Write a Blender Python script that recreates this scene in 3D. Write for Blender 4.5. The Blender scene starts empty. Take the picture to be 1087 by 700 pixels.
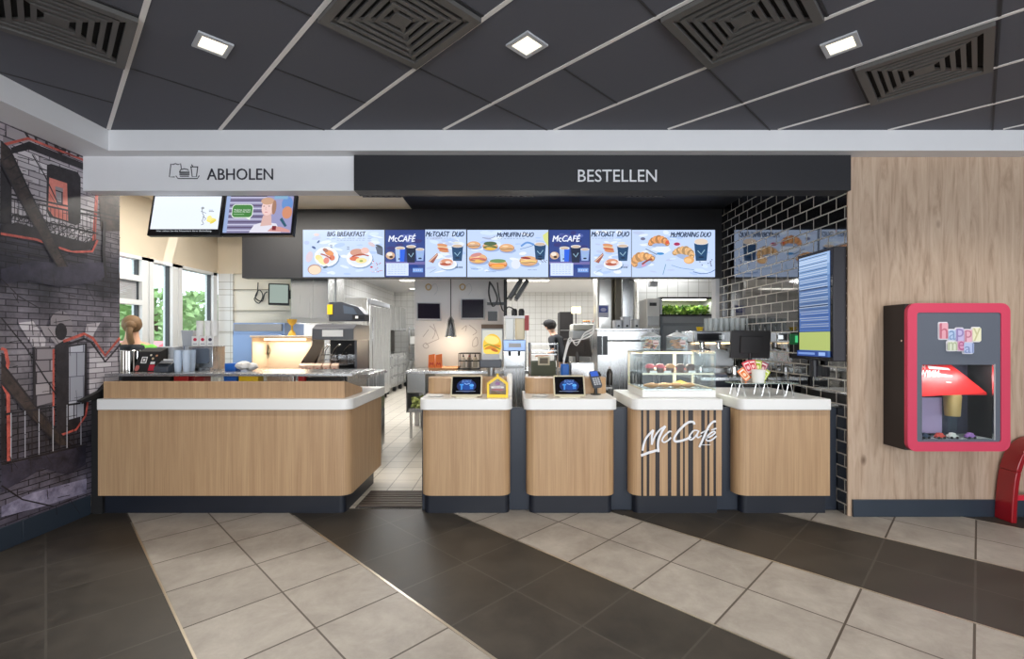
import bpy, bmesh, math, random
from mathutils import Vector, Matrix
random.seed(7)
PI = math.pi
sc = bpy.context.scene
COL = sc.collection
F, CX, HY, H = 495.5, 543.5, 359.5, 1.517      # focal length in photo pixels, principal column, horizon row, eye height

def at(px, py, Y):
    return Vector(((px - CX) / F * Y, Y, H + (HY - py) / F * Y))
def X(px, Y): return (px - CX) / F * Y
def Z(py, Y): return H + (HY - py) / F * Y

# ------------------------------------------------------------------ materials
def lin(c):
    r = []
    for v in c:
        v = v / 255.0
        r.append(v / 12.92 if v <= .04045 else ((v + .055) / 1.055) ** 2.4)
    return (r[0], r[1], r[2], 1.0)
_M = {}
def mat(name, c, rough=.5, metal=0., spec=.5, coat=0., noise=0., nscale=8., bump=0., bscale=60.):
    if name in _M: return _M[name]
    m = bpy.data.materials.new(name); m.use_nodes = True
    nt = m.node_tree; b = nt.nodes['Principled BSDF']
    b.inputs['Base Color'].default_value = lin(c)
    b.inputs['Roughness'].default_value = rough
    b.inputs['Metallic'].default_value = metal
    b.inputs['Specular IOR Level'].default_value = spec
    b.inputs['Coat Weight'].default_value = coat
    if noise or bump:
        tc = nt.nodes.new('ShaderNodeTexCoord')
    if noise:
        n = nt.nodes.new('ShaderNodeTexNoise'); n.inputs['Scale'].default_value = nscale; n.inputs['Detail'].default_value = 5
        nt.links.new(tc.outputs['Object'], n.inputs['Vector'])
        hs = nt.nodes.new('ShaderNodeHueSaturation'); hs.inputs['Color'].default_value = lin(c)
        mr = nt.nodes.new('ShaderNodeMapRange'); mr.inputs['To Min'].default_value = 1 - noise; mr.inputs['To Max'].default_value = 1 + noise
        nt.links.new(n.outputs['Fac'], mr.inputs['Value']); nt.links.new(mr.outputs['Result'], hs.inputs['Value'])
        nt.links.new(hs.outputs['Color'], b.inputs['Base Color'])
    if bump:
        n2 = nt.nodes.new('ShaderNodeTexNoise'); n2.inputs['Scale'].default_value = bscale; n2.inputs['Detail'].default_value = 4
        nt.links.new(tc.outputs['Object'], n2.inputs['Vector'])
        bp = nt.nodes.new('ShaderNodeBump'); bp.inputs['Strength'].default_value = bump; bp.inputs['Distance'].default_value = .01
        nt.links.new(n2.outputs['Fac'], bp.inputs['Height']); nt.links.new(bp.outputs['Normal'], b.inputs['Normal'])
    _M[name] = m
    return m
def em(c, s=1.0):
    name = 'glow_%02x%02x%02x_%g' % (c[0], c[1], c[2], s)
    if name in _M: return _M[name]
    m = bpy.data.materials.new(name); m.use_nodes = True
    nt = m.node_tree; b = nt.nodes['Principled BSDF']
    b.inputs['Base Color'].default_value = (.01, .01, .01, 1)
    b.inputs['Roughness'].default_value = .35
    b.inputs['Specular IOR Level'].default_value = .2
    b.inputs['Emission Color'].default_value = lin(c)
    b.inputs['Emission Strength'].default_value = s
    _M[name] = m
    return m
def flatc(c, rough=.6):
    return mat('print_%02x%02x%02x' % c, c, rough)
def glass(name='clear_glass', tint=(245, 250, 250), refl=.10):
    if name in _M: return _M[name]
    m = bpy.data.materials.new(name); m.use_nodes = True
    nt = m.node_tree; nt.nodes.remove(nt.nodes['Principled BSDF'])
    t = nt.nodes.new('ShaderNodeBsdfTransparent'); t.inputs['Color'].default_value = lin(tint)
    g = nt.nodes.new('ShaderNodeBsdfGlossy'); g.inputs['Roughness'].default_value = .02
    lw = nt.nodes.new('ShaderNodeLayerWeight'); lw.inputs['Blend'].default_value = .5
    pw = nt.nodes.new('ShaderNodeMath'); pw.operation = 'POWER'; pw.inputs[1].default_value = 4
    ml = nt.nodes.new('ShaderNodeMath'); ml.operation = 'MULTIPLY_ADD'; ml.inputs[1].default_value = .7; ml.inputs[2].default_value = refl * .16
    nt.links.new(lw.outputs['Facing'], pw.inputs[0]); nt.links.new(pw.outputs[0], ml.inputs[0])
    mx = nt.nodes.new('ShaderNodeMixShader')
    nt.links.new(ml.outputs[0], mx.inputs['Fac'])
    nt.links.new(t.outputs['BSDF'], mx.inputs[1]); nt.links.new(g.outputs['BSDF'], mx.inputs[2])
    nt.links.new(mx.outputs['Shader'], nt.nodes['Material Output'].inputs['Surface'])
    _M[name] = m
    return m

def nodes(name):
    m = bpy.data.materials.new(name); m.use_nodes = True
    _M[name] = m
    return m, m.node_tree, m.node_tree.nodes['Principled BSDF']
def N(nt, t, **kw):
    n = nt.nodes.new(t)
    for k, v in kw.items():
        if k in n.inputs: n.inputs[k].default_value = v
        else: setattr(n, k, v)
    return n
def math_node(nt, op, a, b=None):
    n = nt.nodes.new('ShaderNodeMath'); n.operation = op
    for i, v in enumerate((a, b)):
        if v is None: continue
        if isinstance(v, (int, float)): n.inputs[i].default_value = v
        else: nt.links.new(v, n.inputs[i])
    return n.outputs[0]
def geo_xyz(nt):
    g = nt.nodes.new('ShaderNodeNewGeometry'); s = nt.nodes.new('ShaderNodeSeparateXYZ')
    nt.links.new(g.outputs['Position'], s.inputs[0])
    return g.outputs['Position'], s.outputs[0], s.outputs[1], s.outputs[2]
def mixc(nt, fac, a, b, blend='MIX'):
    n = nt.nodes.new('ShaderNodeMix'); n.data_type = 'RGBA'; n.blend_type = blend
    for sock, v in ((n.inputs[0], fac), (n.inputs[6], a), (n.inputs[7], b)):
        if isinstance(v, (int, float)): sock.default_value = v
        elif isinstance(v, tuple): sock.default_value = v
        else: nt.links.new(v, sock)
    return n.outputs[2]

def make_oak(name, base, dark, stretch=28., zs=1.0, fine=.5):
    m, nt, b = nodes(name)
    pos, x, y, z = geo_xyz(nt)
    mp = N(nt, 'ShaderNodeMapping'); mp.inputs['Scale'].default_value = (stretch, stretch, zs)
    nt.links.new(pos, mp.inputs['Vector'])
    n1 = N(nt, 'ShaderNodeTexNoise', Scale=1.0, Detail=6.0, Roughness=.65, Distortion=.3); nt.links.new(mp.outputs[0], n1.inputs['Vector'])
    mp2 = N(nt, 'ShaderNodeMapping'); mp2.inputs['Scale'].default_value = (stretch * 7, stretch * 7, zs * 1.6)
    nt.links.new(pos, mp2.inputs['Vector'])
    n2 = N(nt, 'ShaderNodeTexNoise', Scale=1.0, Detail=3.0); nt.links.new(mp2.outputs[0], n2.inputs['Vector'])
    f = math_node(nt, 'ADD', math_node(nt, 'MULTIPLY', n1.outputs['Fac'], 1 - fine), math_node(nt, 'MULTIPLY', n2.outputs['Fac'], fine))
    r = N(nt, 'ShaderNodeValToRGB'); nt.links.new(f, r.inputs[0])
    r.color_ramp.elements[0].position = .36; r.color_ramp.elements[0].color = lin(dark)
    r.color_ramp.elements[1].position = .62; r.color_ramp.elements[1].color = lin(base)
    nt.links.new(r.outputs[0], b.inputs['Base Color'])
    b.inputs['Roughness'].default_value = .48
    return m
OAK = make_oak('oak_laminate', (190, 157, 119), (164, 129, 95))

def make_plank():
    m, nt, b = nodes('knotty_oak_panel')
    pos, x, y, z = geo_xyz(nt)
    mp = N(nt, 'ShaderNodeMapping'); mp.inputs['Scale'].default_value = (13, 13, 1.3); nt.links.new(pos, mp.inputs['Vector'])
    n1 = N(nt, 'ShaderNodeTexNoise', Scale=1.0, Detail=8.0, Roughness=.62, Distortion=1.6); nt.links.new(mp.outputs[0], n1.inputs['Vector'])
    r = N(nt, 'ShaderNodeValToRGB'); nt.links.new(n1.outputs['Fac'], r.inputs[0])
    e = r.color_ramp.elements
    e[0].position = .28; e[0].color = lin((148, 123, 101)); e[1].position = .70; e[1].color = lin((198, 175, 153))
    q = e.new(.46); q.color = lin((180, 155, 132))
    # knots
    mp2 = N(nt, 'ShaderNodeMapping'); mp2.inputs['Scale'].default_value = (3.4, 0, 1.9); nt.links.new(pos, mp2.inputs['Vector'])
    v = N(nt, 'ShaderNodeTexVoronoi', Scale=1.0, Randomness=1.0); nt.links.new(mp2.outputs[0], v.inputs['Vector'])
    kr = N(nt, 'ShaderNodeValToRGB'); nt.links.new(v.outputs['Distance'], kr.inputs[0])
    kr.color_ramp.elements[0].position = .03; kr.color_ramp.elements[0].color = (.34, .28, .24, 1)
    kr.color_ramp.elements[1].position = .11; kr.color_ramp.elements[1].color = (1, 1, 1, 1)
    # board joints every 0.42 m with a tone per board
    cell = math_node(nt, 'FLOOR', math_node(nt, 'DIVIDE', math_node(nt, 'ADD', x, .22), .42))
    wn = N(nt, 'ShaderNodeTexWhiteNoise', noise_dimensions='1D'); nt.links.new(cell, wn.inputs['W'])
    tone = math_node(nt, 'ADD', math_node(nt, 'MULTIPLY', wn.outputs['Value'], .16), .90)
    fr = math_node(nt, 'FRACT', math_node(nt, 'DIVIDE', math_node(nt, 'ADD', x, .22), .42))
    line = math_node(nt, 'GREATER_THAN', fr, .008)
    tone2 = math_node(nt, 'MULTIPLY', tone, math_node(nt, 'ADD', math_node(nt, 'MULTIPLY', line, .15), .85))
    c1 = mixc(nt, 1.0, r.outputs[0], kr.outputs[0], 'MULTIPLY')
    cmb = N(nt, 'ShaderNodeCombineColor'); 
    for i in range(3): nt.links.new(tone2, cmb.inputs[i])
    c2 = mixc(nt, 1.0, c1, cmb.outputs[0], 'MULTIPLY')
    nt.links.new(c2, b.inputs['Base Color']); b.inputs['Roughness'].default_value = .55
    return m
PLANK = make_plank()

def brick_mat(name, c1, c2, mortar, w, h, ms, axis, rough=.1, bump=.5, off=(0, 0), squash=.5, spec=1.45):
    m, nt, b = nodes(name)
    pos, x, y, z = geo_xyz(nt)
    cb = N(nt, 'ShaderNodeCombineXYZ')
    nt.links.new(math_node(nt, 'ADD', {'x': x, 'y': y}[axis], off[0]), cb.inputs[0]); nt.links.new(math_node(nt, 'ADD', z, off[1]), cb.inputs[1])
    br = N(nt, 'ShaderNodeTexBrick', Scale=1.0)
    br.offset = squash
    br.inputs['Brick Width'].default_value = w; br.inputs['Row Height'].default_value = h
    br.inputs['Mortar Size'].default_value = ms; br.inputs['Mortar Smooth'].default_value = .1; br.inputs['Bias'].default_value = 0
    br.inputs['Color1'].default_value = lin(c1); br.inputs['Color2'].default_value = lin(c2); br.inputs['Mortar'].default_value = lin(mortar)
    nt.links.new(cb.outputs[0], br.inputs['Vector'])
    nt.links.new(br.outputs['Color'], b.inputs['Base Color'])
    rr = math_node(nt, 'ADD', math_node(nt, 'MULTIPLY', br.outputs['Fac'], .6), rough); nt.links.new(rr, b.inputs['Roughness'])
    bp = N(nt, 'ShaderNodeBump', Strength=bump, Distance=.006); bp.invert = True
    nt.links.new(br.outputs['Fac'], bp.inputs['Height']); nt.links.new(bp.outputs['Normal'], b.inputs['Normal'])
    b.inputs['IOR'].default_value = spec
    return m
METRO = brick_mat('black_metro_tile', (10, 9, 10), (20, 16, 16), (176, 168, 156), .208, .107, .0062, 'y', .04, .3, (.03, .02), .5, 3.0)
WHITETILE_F = brick_mat('white_wall_tile_front', (230, 230, 228), (225, 225, 223), (160, 157, 150), .2, .2, .004, 'x', .2, .2, (0, 0), 0.)
WHITETILE_S = brick_mat('white_wall_tile_side', (230, 230, 228), (225, 225, 223), (160, 157, 150), .2, .2, .004, 'y', .2, .2, (0, 0), 0.)

def make_floor():
    m, nt, b = nodes('diagonal_stone_tiles')
    pos, x, y, z = geo_xyz(nt)
    u = math_node(nt, 'DIVIDE', math_node(nt, 'SUBTRACT', math_node(nt, 'ADD', x, y), .710), .7071)
    v = math_node(nt, 'DIVIDE', math_node(nt, 'SUBTRACT', math_node(nt, 'SUBTRACT', y, x), .712), .690)
    uc = math_node(nt, 'FLOOR', u); vc = math_node(nt, 'FLOOR', v)
    fu = math_node(nt, 'FRACT', u); fv = math_node(nt, 'FRACT', v)
    def near(f, w):
        return math_node(nt, 'MAXIMUM', math_node(nt, 'LESS_THAN', f, w), math_node(nt, 'GREATER_THAN', f, 1 - w))
    grout = math_node(nt, 'MAXIMUM', near(fu, .0100), near(fv, .0115))
    stripe = math_node(nt, 'LESS_THAN', math_node(nt, 'FLOORED_MODULO', math_node(nt, 'ADD', u, .0), 4.0), 2.0)   # 1 = light
    cb = N(nt, 'ShaderNodeCombineXYZ'); nt.links.new(uc, cb.inputs[0]); nt.links.new(vc, cb.inputs[1])
    wn = N(nt, 'ShaderNodeTexWhiteNoise', noise_dimensions='2D'); nt.links.new(cb.outputs[0], wn.inputs['Vector'])
    shift = N(nt, 'ShaderNodeVectorMath', operation='ADD'); sc2 = N(nt, 'ShaderNodeVectorMath', operation='SCALE')
    nt.links.new(wn.outputs['Color'], sc2.inputs[0]); sc2.inputs['Scale'].default_value = 20
    nt.links.new(pos, shift.inputs[0]); nt.links.new(sc2.outputs[0], shift.inputs[1])
    n1 = N(nt, 'ShaderNodeTexNoise', Scale=4.2, Detail=10.0, Roughness=.72, Distortion=.3); nt.links.new(shift.outputs[0], n1.inputs['Vector'])
    lr = N(nt, 'ShaderNodeValToRGB'); nt.links.new(n1.outputs['Fac'], lr.inputs[0])
    lr.color_ramp.elements[0].position = .3; lr.color_ramp.elements[0].color = lin((138, 131, 123))
    lr.color_ramp.elements[1].position = .72; lr.color_ramp.elements[1].color = lin((176, 169, 160))
    dr = N(nt, 'ShaderNodeValToRGB'); nt.links.new(n1.outputs['Fac'], dr.inputs[0])
    dr.color_ramp.elements[0].position = .3; dr.color_ramp.elements[0].color = lin((38, 35, 31))
    dr.color_ramp.elements[1].position = .75; dr.color_ramp.elements[1].color = lin((68, 62, 55))
    tile = mixc(nt, stripe, dr.outputs[0], lr.outputs[0])
    tv = math_node(nt, 'ADD', math_node(nt, 'MULTIPLY', wn.outputs['Value'], .14), .92)
    cm = N(nt, 'ShaderNodeCombineColor')
    for i in range(3): nt.links.new(tv, cm.inputs[i])
    tile = mixc(nt, 1.0, tile, cm.outputs[0], 'MULTIPLY')
    gcol = mixc(nt, stripe, lin((70, 66, 60)), lin((78, 69, 60)))
    fin = mixc(nt, grout, tile, gcol)
    nt.links.new(fin, b.inputs['Base Color'])
    ro = math_node(nt, 'ADD', math_node(nt, 'MULTIPLY', n1.outputs['Fac'], .30), .33)
    nt.links.new(ro, b.inputs['Roughness'])
    bp = N(nt, 'ShaderNodeBump', Strength=.12, Distance=.004); nt.links.new(n1.outputs['Fac'], bp.inputs['Height'])
    nt.links.new(bp.outputs['Normal'], b.inputs['Normal'])
    return m
FLOOR = make_floor()

def grid_floor(name, c, g, s):
    m, nt, b = nodes(name)
    pos, x, y, z = geo_xyz(nt)
    br = N(nt, 'ShaderNodeTexBrick', Scale=1.0); br.offset = 0
    br.inputs['Brick Width'].default_value = s; br.inputs['Row Height'].default_value = s
    br.inputs['Mortar Size'].default_value = .006; br.inputs['Color1'].default_value = lin(c); br.inputs['Color2'].default_value = lin([v - 8 for v in c]); br.inputs['Mortar'].default_value = lin(g)
    nt.links.new(pos, br.inputs['Vector']); nt.links.new(br.outputs['Color'], b.inputs['Base Color']); b.inputs['Roughness'].default_value = .35
    return m
KFLOOR = grid_floor('beige_quarry_tile', (206, 198, 184), (140, 132, 118), .25)

def make_steel(name, c=(188, 189, 189), rough=.27, horizontal=False):
    m, nt, b = nodes(name)
    tc = N(nt, 'ShaderNodeTexCoord'); mp = N(nt, 'ShaderNodeMapping')
    mp.inputs['Scale'].default_value = (2, 2, 40) if horizontal else (14, 14, .5)
    nt.links.new(tc.outputs['Object'], mp.inputs['Vector'])
    n1 = N(nt, 'ShaderNodeTexNoise', Scale=1.0, Detail=3.0); nt.links.new(mp.outputs[0], n1.inputs['Vector'])
    nt.links.new(math_node(nt, 'ADD', math_node(nt, 'MULTIPLY', n1.outputs['Fac'], .04), rough - .02), b.inputs['Roughness'])
    b.inputs['Base Color'].default_value = lin(c); b.inputs['Metallic'].default_value = 1.0
    return m
STEEL = make_steel('brushed_steel'); STEELD = make_steel('dull_steel', (160, 161, 160), .4); STEELB = make_steel('blue_sheen_steel', (140, 160, 196), .4)
WHITE = mat('white_paint', (226, 226, 228), .55, noise=.02)
WHITETOP = mat('white_solid_surface', (232, 231, 228), .3, coat=.2)
CREAM = mat('cream_plaster', (226, 212, 190), .7, noise=.02)
ANTH = mat('anthracite_board', (27, 27, 32), .5, noise=.04)
NAVY = mat('dark_blue_grey_laminate', (35, 42, 54), .42, noise=.08, nscale=4)
NAVYT = mat('slate_blue_skirting_tile', (44, 54, 66), .4, noise=.12, nscale=6)
BLACK = mat('black_plastic', (18, 18, 20), .35)
BLACKM = mat('black_matte', (24, 23, 24), .6)
CEIL = mat('charcoal_ceiling_panel', (90, 91, 99), .85, noise=.03, nscale=40)
TBAR = mat('pale_t_bar', (236, 232, 228), .45)
DSEAM = mat('dark_seam', (52, 51, 54), .8)
VENTM = mat('grey_vent_metal', (88, 86, 84), .5)
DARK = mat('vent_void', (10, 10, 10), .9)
RED = mat('red_plastic', (176, 18, 30), .3, coat=.4)
YEL = mat('yellow_plastic', (240, 200, 30), .4)
BLUE = mat('blue_plastic', (30, 100, 190), .4)
PAPER = mat('white_paper', (238, 236, 232), .6)
CHAMP = mat('champagne_metal', (206, 196, 170), .35, .4)
RUB = mat('dark_rubber', (30, 30, 30), .7)
CHROME = mat('chrome', (215, 215, 215), .12, 1.0)
GREY = mat('grey_plastic', (128, 130, 134), .45)
LGREY = mat('light_grey_plastic', (188, 190, 194), .45)
CLEARP = mat('milky_clear_plastic', (214, 222, 230), .25)
GLASS = glass()
frost = mat('frosty_glass', (226, 232, 232), .15); frost.node_tree.nodes['Principled BSDF'].inputs['Alpha'].default_value = .42

# ------------------------------------------------------------------ mesh builder
def wl(o):
    v = Vector((0, 0, 0))
    while o is not None:
        v += o.location; o = o.parent
    return v
_TX = {}
def text_geo(s):
    if s in _TX: return _TX[s]
    cu = bpy.data.curves.new('t', 'FONT'); cu.body = s; cu.size = 1; cu.resolution_u = 3
    o = bpy.data.objects.new('t', cu); COL.objects.link(o)
    dg = bpy.context.evaluated_depsgraph_get(); dg.update()
    me = o.evaluated_get(dg).to_mesh()
    vs = [v.co.copy() for v in me.vertices]; fs = [tuple(p.vertices) for p in me.polygons]
    o.evaluated_get(dg).to_mesh_clear()
    bpy.data.objects.remove(o); bpy.data.curves.remove(cu)
    x0 = min(v.x for v in vs); x1 = max(v.x for v in vs); y0 = min(v.y for v in vs); y1 = max(v.y for v in vs)
    vs = [((v.x - x0) / (x1 - x0), (v.y - y0) / (y1 - y0)) for v in vs]
    _TX[s] = (vs, fs)
    return _TX[s]
def rrect(x0, x1, y0, y1, r, corners=(1, 1, 1, 1), n=6):
    """rounded rectangle outline, corners in order x0y0, x1y0, x1y1, x0y1"""
    out = []
    for (cx, cy, a0), on in zip(((x0 + r, y0 + r, PI), (x1 - r, y0 + r, 1.5 * PI), (x1 - r, y1 - r, 0), (x0 + r, y1 - r, .5 * PI)), corners):
        if on:
            for i in range(n + 1):
                a = a0 + .5 * PI * i / n
                out.append((cx + r * math.cos(a), cy + r * math.sin(a)))
        else:
            out.append((x0 if cx == x0 + r else x1, y0 if cy == y0 + r else y1))
    return out
def spline(pts, k=6):
    if len(pts) < 3: return [Vector(p) for p in pts]
    P = [Vector(p) for p in pts]; out = []
    for i in range(len(P) - 1):
        a = P[max(i - 1, 0)]; b = P[i]; c = P[i + 1]; d = P[min(i + 2, len(P) - 1)]
        for j in range(k):
            t = j / k
            out.append(.5 * ((2 * b) + (c - a) * t + (2 * a - 5 * b + 4 * c - d) * t * t + (3 * b - a - 3 * c + d) * t ** 3))
    out.append(P[-1])
    return out
class MB:
    def __init__(s): s.bm = bmesh.new(); s.mats = []; s.lay = 0
    def mi(s, m):
        if m not in s.mats: s.mats.append(m)
        return s.mats.index(m)
    def face(s, vs, m, rec=None):
        try: f = s.bm.faces.new(vs)
        except ValueError: return None
        f.material_index = s.mi(m); return f
    def quad(s, pts, m): return s.face([s.bm.verts.new(p) for p in pts], m)
    def ext(s, ring0, ring1, m, caps=True):
        a = [s.bm.verts.new(p) for p in ring0]; b = [s.bm.verts.new(p) for p in ring1]; n = len(a); fs = []
        for i in range(n): fs.append(s.face([a[i], a[(i + 1) % n], b[(i + 1) % n], b[i]], m))
        if caps: fs.append(s.face(a[::-1], m)); fs.append(s.face(b, m))
        bmesh.ops.recalc_face_normals(s.bm, faces=[f for f in fs if f])
        return s
    def box(s, x0, x1, y0, y1, z0, z1, m):
        return s.ext([(x0, y0, z0), (x1, y0, z0), (x1, y1, z0), (x0, y1, z0)], [(x0, y0, z1), (x1, y0, z1), (x1, y1, z1), (x0, y1, z1)], m)
    def prism(s, poly, z0, z1, m): return s.ext([(p[0], p[1], z0) for p in poly], [(p[0], p[1], z1) for p in poly], m)
    def prismY(s, poly, y0, y1, m): return s.ext([(p[0], y0, p[1]) for p in poly], [(p[0], y1, p[1]) for p in poly], m)
    def prismX(s, poly, x0, x1, m): return s.ext([(x0, p[0], p[1]) for p in poly], [(x1, p[0], p[1]) for p in poly], m)
    def frameY(s, x0, x1, z0, z1, t, y0, y1, m):
        s.box(x0, x1, y0, y1, z1 - t, z1, m); s.box(x0, x1, y0, y1, z0, z0 + t, m)
        s.box(x0, x0 + t, y0, y1, z0 + t, z1 - t, m); s.box(x1 - t, x1, y0, y1, z0 + t, z1 - t, m); return s
    def cyl(s, p, q, r, m, r2=None, n=16):
        p = Vector(p); q = Vector(q); d = (q - p).normalized(); r2 = r if r2 is None else r2
        u = d.orthogonal().normalized(); w = d.cross(u)
        ring = lambda c, rr: [c + (u * math.cos(2 * PI * i / n) + w * math.sin(2 * PI * i / n)) * rr for i in range(n)]
        return s.ext(ring(p, r), ring(q, max(r2, 1e-4)), m)
    def tube(s, pts, r, m, n=8):
        P = [Vector(p) for p in pts]; rings = []; u = None
        for i, p in enumerate(P):
            d = (P[min(i + 1, len(P) - 1)] - P[max(i - 1, 0)]).normalized()
            u = d.orthogonal().normalized() if u is None else (u - d * u.dot(d)).normalized()
            w = d.cross(u)
            rings.append([s.bm.verts.new(p + (u * math.cos(2 * PI * k / n) + w * math.sin(2 * PI * k / n)) * r) for k in range(n)])
        fs = []
        for a, b in zip(rings, rings[1:]):
            for k in range(n): fs.append(s.face([a[k], a[(k + 1) % n], b[(k + 1) % n], b[k]], m))
        fs.append(s.face(rings[0][::-1], m)); fs.append(s.face(rings[-1], m))
        bmesh.ops.recalc_face_normals(s.bm, faces=[f for f in fs if f]); return s
    def lathe(s, cx, cy, prof, m, n=24, sx=1., sy=1.):
        rings = [[s.bm.verts.new((cx + r * sx * math.cos(2 * PI * k / n), cy + r * sy * math.sin(2 * PI * k / n), z)) for k in range(n)] for r, z in prof]
        fs = []
        for a, b in zip(rings, rings[1:]):
            for k in range(n): fs.append(s.face([a[k], a[(k + 1) % n], b[(k + 1) % n], b[k]], m))
        fs.append(s.face(rings[0][::-1], m)); fs.append(s.face(rings[-1], m))
        bmesh.ops.recalc_face_normals(s.bm, faces=[f for f in fs if f]); return s
    def ball(s, c, r, m, u=14, v=9, rot=None, jit=0):
        if isinstance(r, (int, float)): r = (r, r, r)
        g = bmesh.ops.create_uvsphere(s.bm, u_segments=u, v_segments=v, radius=1)
        k = s.mi(m)
        for vv in g['verts']:
            co = Vector((vv.co.x * r[0], vv.co.y * r[1], vv.co.z * r[2]))
            if jit: co *= 1 + random.uniform(-jit, jit)
            if rot is not None: co = rot @ co
            vv.co = co + Vector(c)
            for f in vv.link_faces: f.material_index = k
        return s
    def xform(s, mtx, start=0):
        for v in list(s.bm.verts)[start:]: v.co = mtx @ v.co
        return s
    def build(s, name, parent=None, label=None, cat=None, group=None, kind=None, bev=0, origin=None, smooth=True):
        me = bpy.data.meshes.new(name)
        if parent is not None: o0 = wl(parent)
        elif origin is not None: o0 = Vector(origin)
        else:
            vs = [v.co for v in s.bm.verts]
            o0 = Vector(((min(v.x for v in vs) + max(v.x for v in vs)) / 2, (min(v.y for v in vs) + max(v.y for v in vs)) / 2, min(v.z for v in vs)))
        for v in s.bm.verts: v.co -= o0
        if smooth:
            for f in s.bm.faces: f.smooth = True
        s.bm.to_mesh(me); s.bm.free()
        for m in s.mats: me.materials.append(m)
        if smooth: me.set_sharp_from_angle(angle=math.radians(38))
        o = bpy.data.objects.new(name, me); COL.objects.link(o)
        if parent is not None: o.parent = parent
        else: o.location = o0
        tag(o, label, cat, group, kind)
        if bev:
            b = o.modifiers.new('edge', 'BEVEL'); b.width = bev; b.segments = 2; b.limit_method = 'ANGLE'; b.angle_limit = math.radians(40)
        return o
def tag(o, label=None, cat=None, group=None, kind=None):
    if label: o['label'] = label
    if cat: o['category'] = cat
    if group: o['group'] = group
    if kind: o['kind'] = kind
    return o
def thing(name, label, cat, loc, group=None):
    o = bpy.data.objects.new(name, None); COL.objects.link(o); o.location = Vector(loc); o.empty_display_size = .1
    return tag(o, label, cat, group)
def dup(root, off, label=None):
    r = root.copy(); COL.objects.link(r); r.location = root.location + Vector(off)
    if label: r['label'] = label
    for ch in list(root.children):
        c = ch.copy(); COL.objects.link(c); c.parent = r
        for g in ch.children:
            d = g.copy(); COL.objects.link(d); d.parent = c
    return r
class Flat:
    """flat printed or lit picture on a plane: org + a*ux + b*uz, layers stacked along n"""
    def __init__(s, mb, org, ux, uz, n, step=.0006):
        s.mb = mb; s.o = Vector(org); s.ux = Vector(ux); s.uz = Vector(uz); s.n = Vector(n); s.k = 0; s.step = step
    def pt(s, p): return s.o + s.ux * p[0] + s.uz * p[1] + s.n * (s.k * s.step)
    def poly(s, pts, m):
        s.k += 1; vs = [s.mb.bm.verts.new(s.pt(p)) for p in pts]; f = s.mb.face(vs, m)
        if f is not None:
            f.normal_update()
            if f.normal.dot(s.n) < 0: f.normal_flip()
        return s
    def rect(s, x0, y0, x1, y1, m): return s.poly([(x0, y0), (x1, y0), (x1, y1), (x0, y1)], m)
    def ell(s, cx, cy, rx, ry, m, rot=0, n=18, a0=0, a1=2 * PI):
        c, q = math.cos(rot), math.sin(rot); P = []
        for i in range(n if a1 - a0 > 6.2 else n + 1):
            a = a0 + (a1 - a0) * i / n; x = rx * math.cos(a); y = ry * math.sin(a)
            P.append((cx + x * c - y * q, cy + x * q + y * c))
        return s.poly(P, m)
    def line(s, pts, w, m, smooth=False):
        s.k += 1
        P = spline([(p[0], p[1], 0) for p in pts]) if smooth else [Vector((p[0], p[1], 0)) for p in pts]
        prev = None
        for i, p in enumerate(P):
            d = (P[min(i + 1, len(P) - 1)] - P[max(i - 1, 0)]).normalized(); nn = Vector((-d.y, d.x, 0)) * w / 2
            a, b = s.mb.bm.verts.new(s.pt(p + nn)), s.mb.bm.verts.new(s.pt(p - nn))
            if prev: s.mb.face([prev[0], a, b, prev[1]], m)
            prev = (a, b)
        return s
    def text(s, t, x0, y0, x1, y1, m, slant=0, wob=0):
        s.k += 1; vs, fs = text_geo(t)
        q = []
        for a, b in vs:
            a2 = a + slant * (b - .5)
            q.append(s.mb.bm.verts.new(s.pt((x0 + (x1 - x0) * a2, y0 + (y1 - y0) * b + wob * math.sin(a * 23)))))
        for f in fs: 
            ff = s.mb.face([q[i] for i in f], m)
        return s
def pxflat(mb, Y, step=.0006):
    """picture plane square to the street of the counter at depth Y; coordinates are photo pixels measured on it"""
    k = Y / F
    return Flat(mb, (-CX * k, Y, H + HY * k), (k, 0, 0), (0, 0, -k), (0, -1, 0), step)
# ================================================================== THE SETTING
CZ = 3.238                                     # dining ceiling height
FZ = H + 1.55                                  # underside of the white cove
S = 'structure'
MB().box(-3.75, 7.0, -4, 4.16, -.1, 0, FLOOR).build('floor', kind=S)
MB().box(-5.2, 5.0, 4.16, 16.2, -.1, -.002, KFLOOR).build('floor_kitchen', kind=S)
MB().box(-3.5, 7.0, -4, 3.9, CZ, CZ + .1, CEIL).build('ceiling', kind=S)

# ceiling grid: pale T bars along one diagonal, dark seams along the other
SU, S0, DV, D0 = .918, .52, .918, 1.723
def sd(s, d, z): return Vector(((s - d) / 2, (s + d) / 2, z))
def clip_line(fixed_s, val, lo, hi):
    """part of a diagonal line that lies under the ceiling"""
    pts = []
    for i in range(401):
        t = lo + (hi - lo) * i / 400
        p = sd(val, t, 0) if fixed_s else sd(t, val, 0)
        if -3.33 < p.x < 6.9 and -3.9 < p.y < 3.85: pts.append(t)
    return (min(pts), max(pts)) if pts else None
def strip(mb, a, b, w, z0, z1, m):
    d = (b - a).normalized(); n = Vector((-d.y, d.x, 0)) * w / 2
    P = [a + n, b + n, b - n, a - n]
    mb.prism([(p.x, p.y) for p in P], z0, z1, m)
VENTS = [(-1, 3), (1, 1), (3, -1), (5, -2)]
tb = MB()
for k in range(-7, 14):
    s = S0 + SU * k
    c = clip_line(True, s, -10, 10)
    if c: strip(tb, sd(s, c[0], 0), sd(s, c[1], 0), .026, CZ - .004, CZ - .0005, TBAR)
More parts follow.
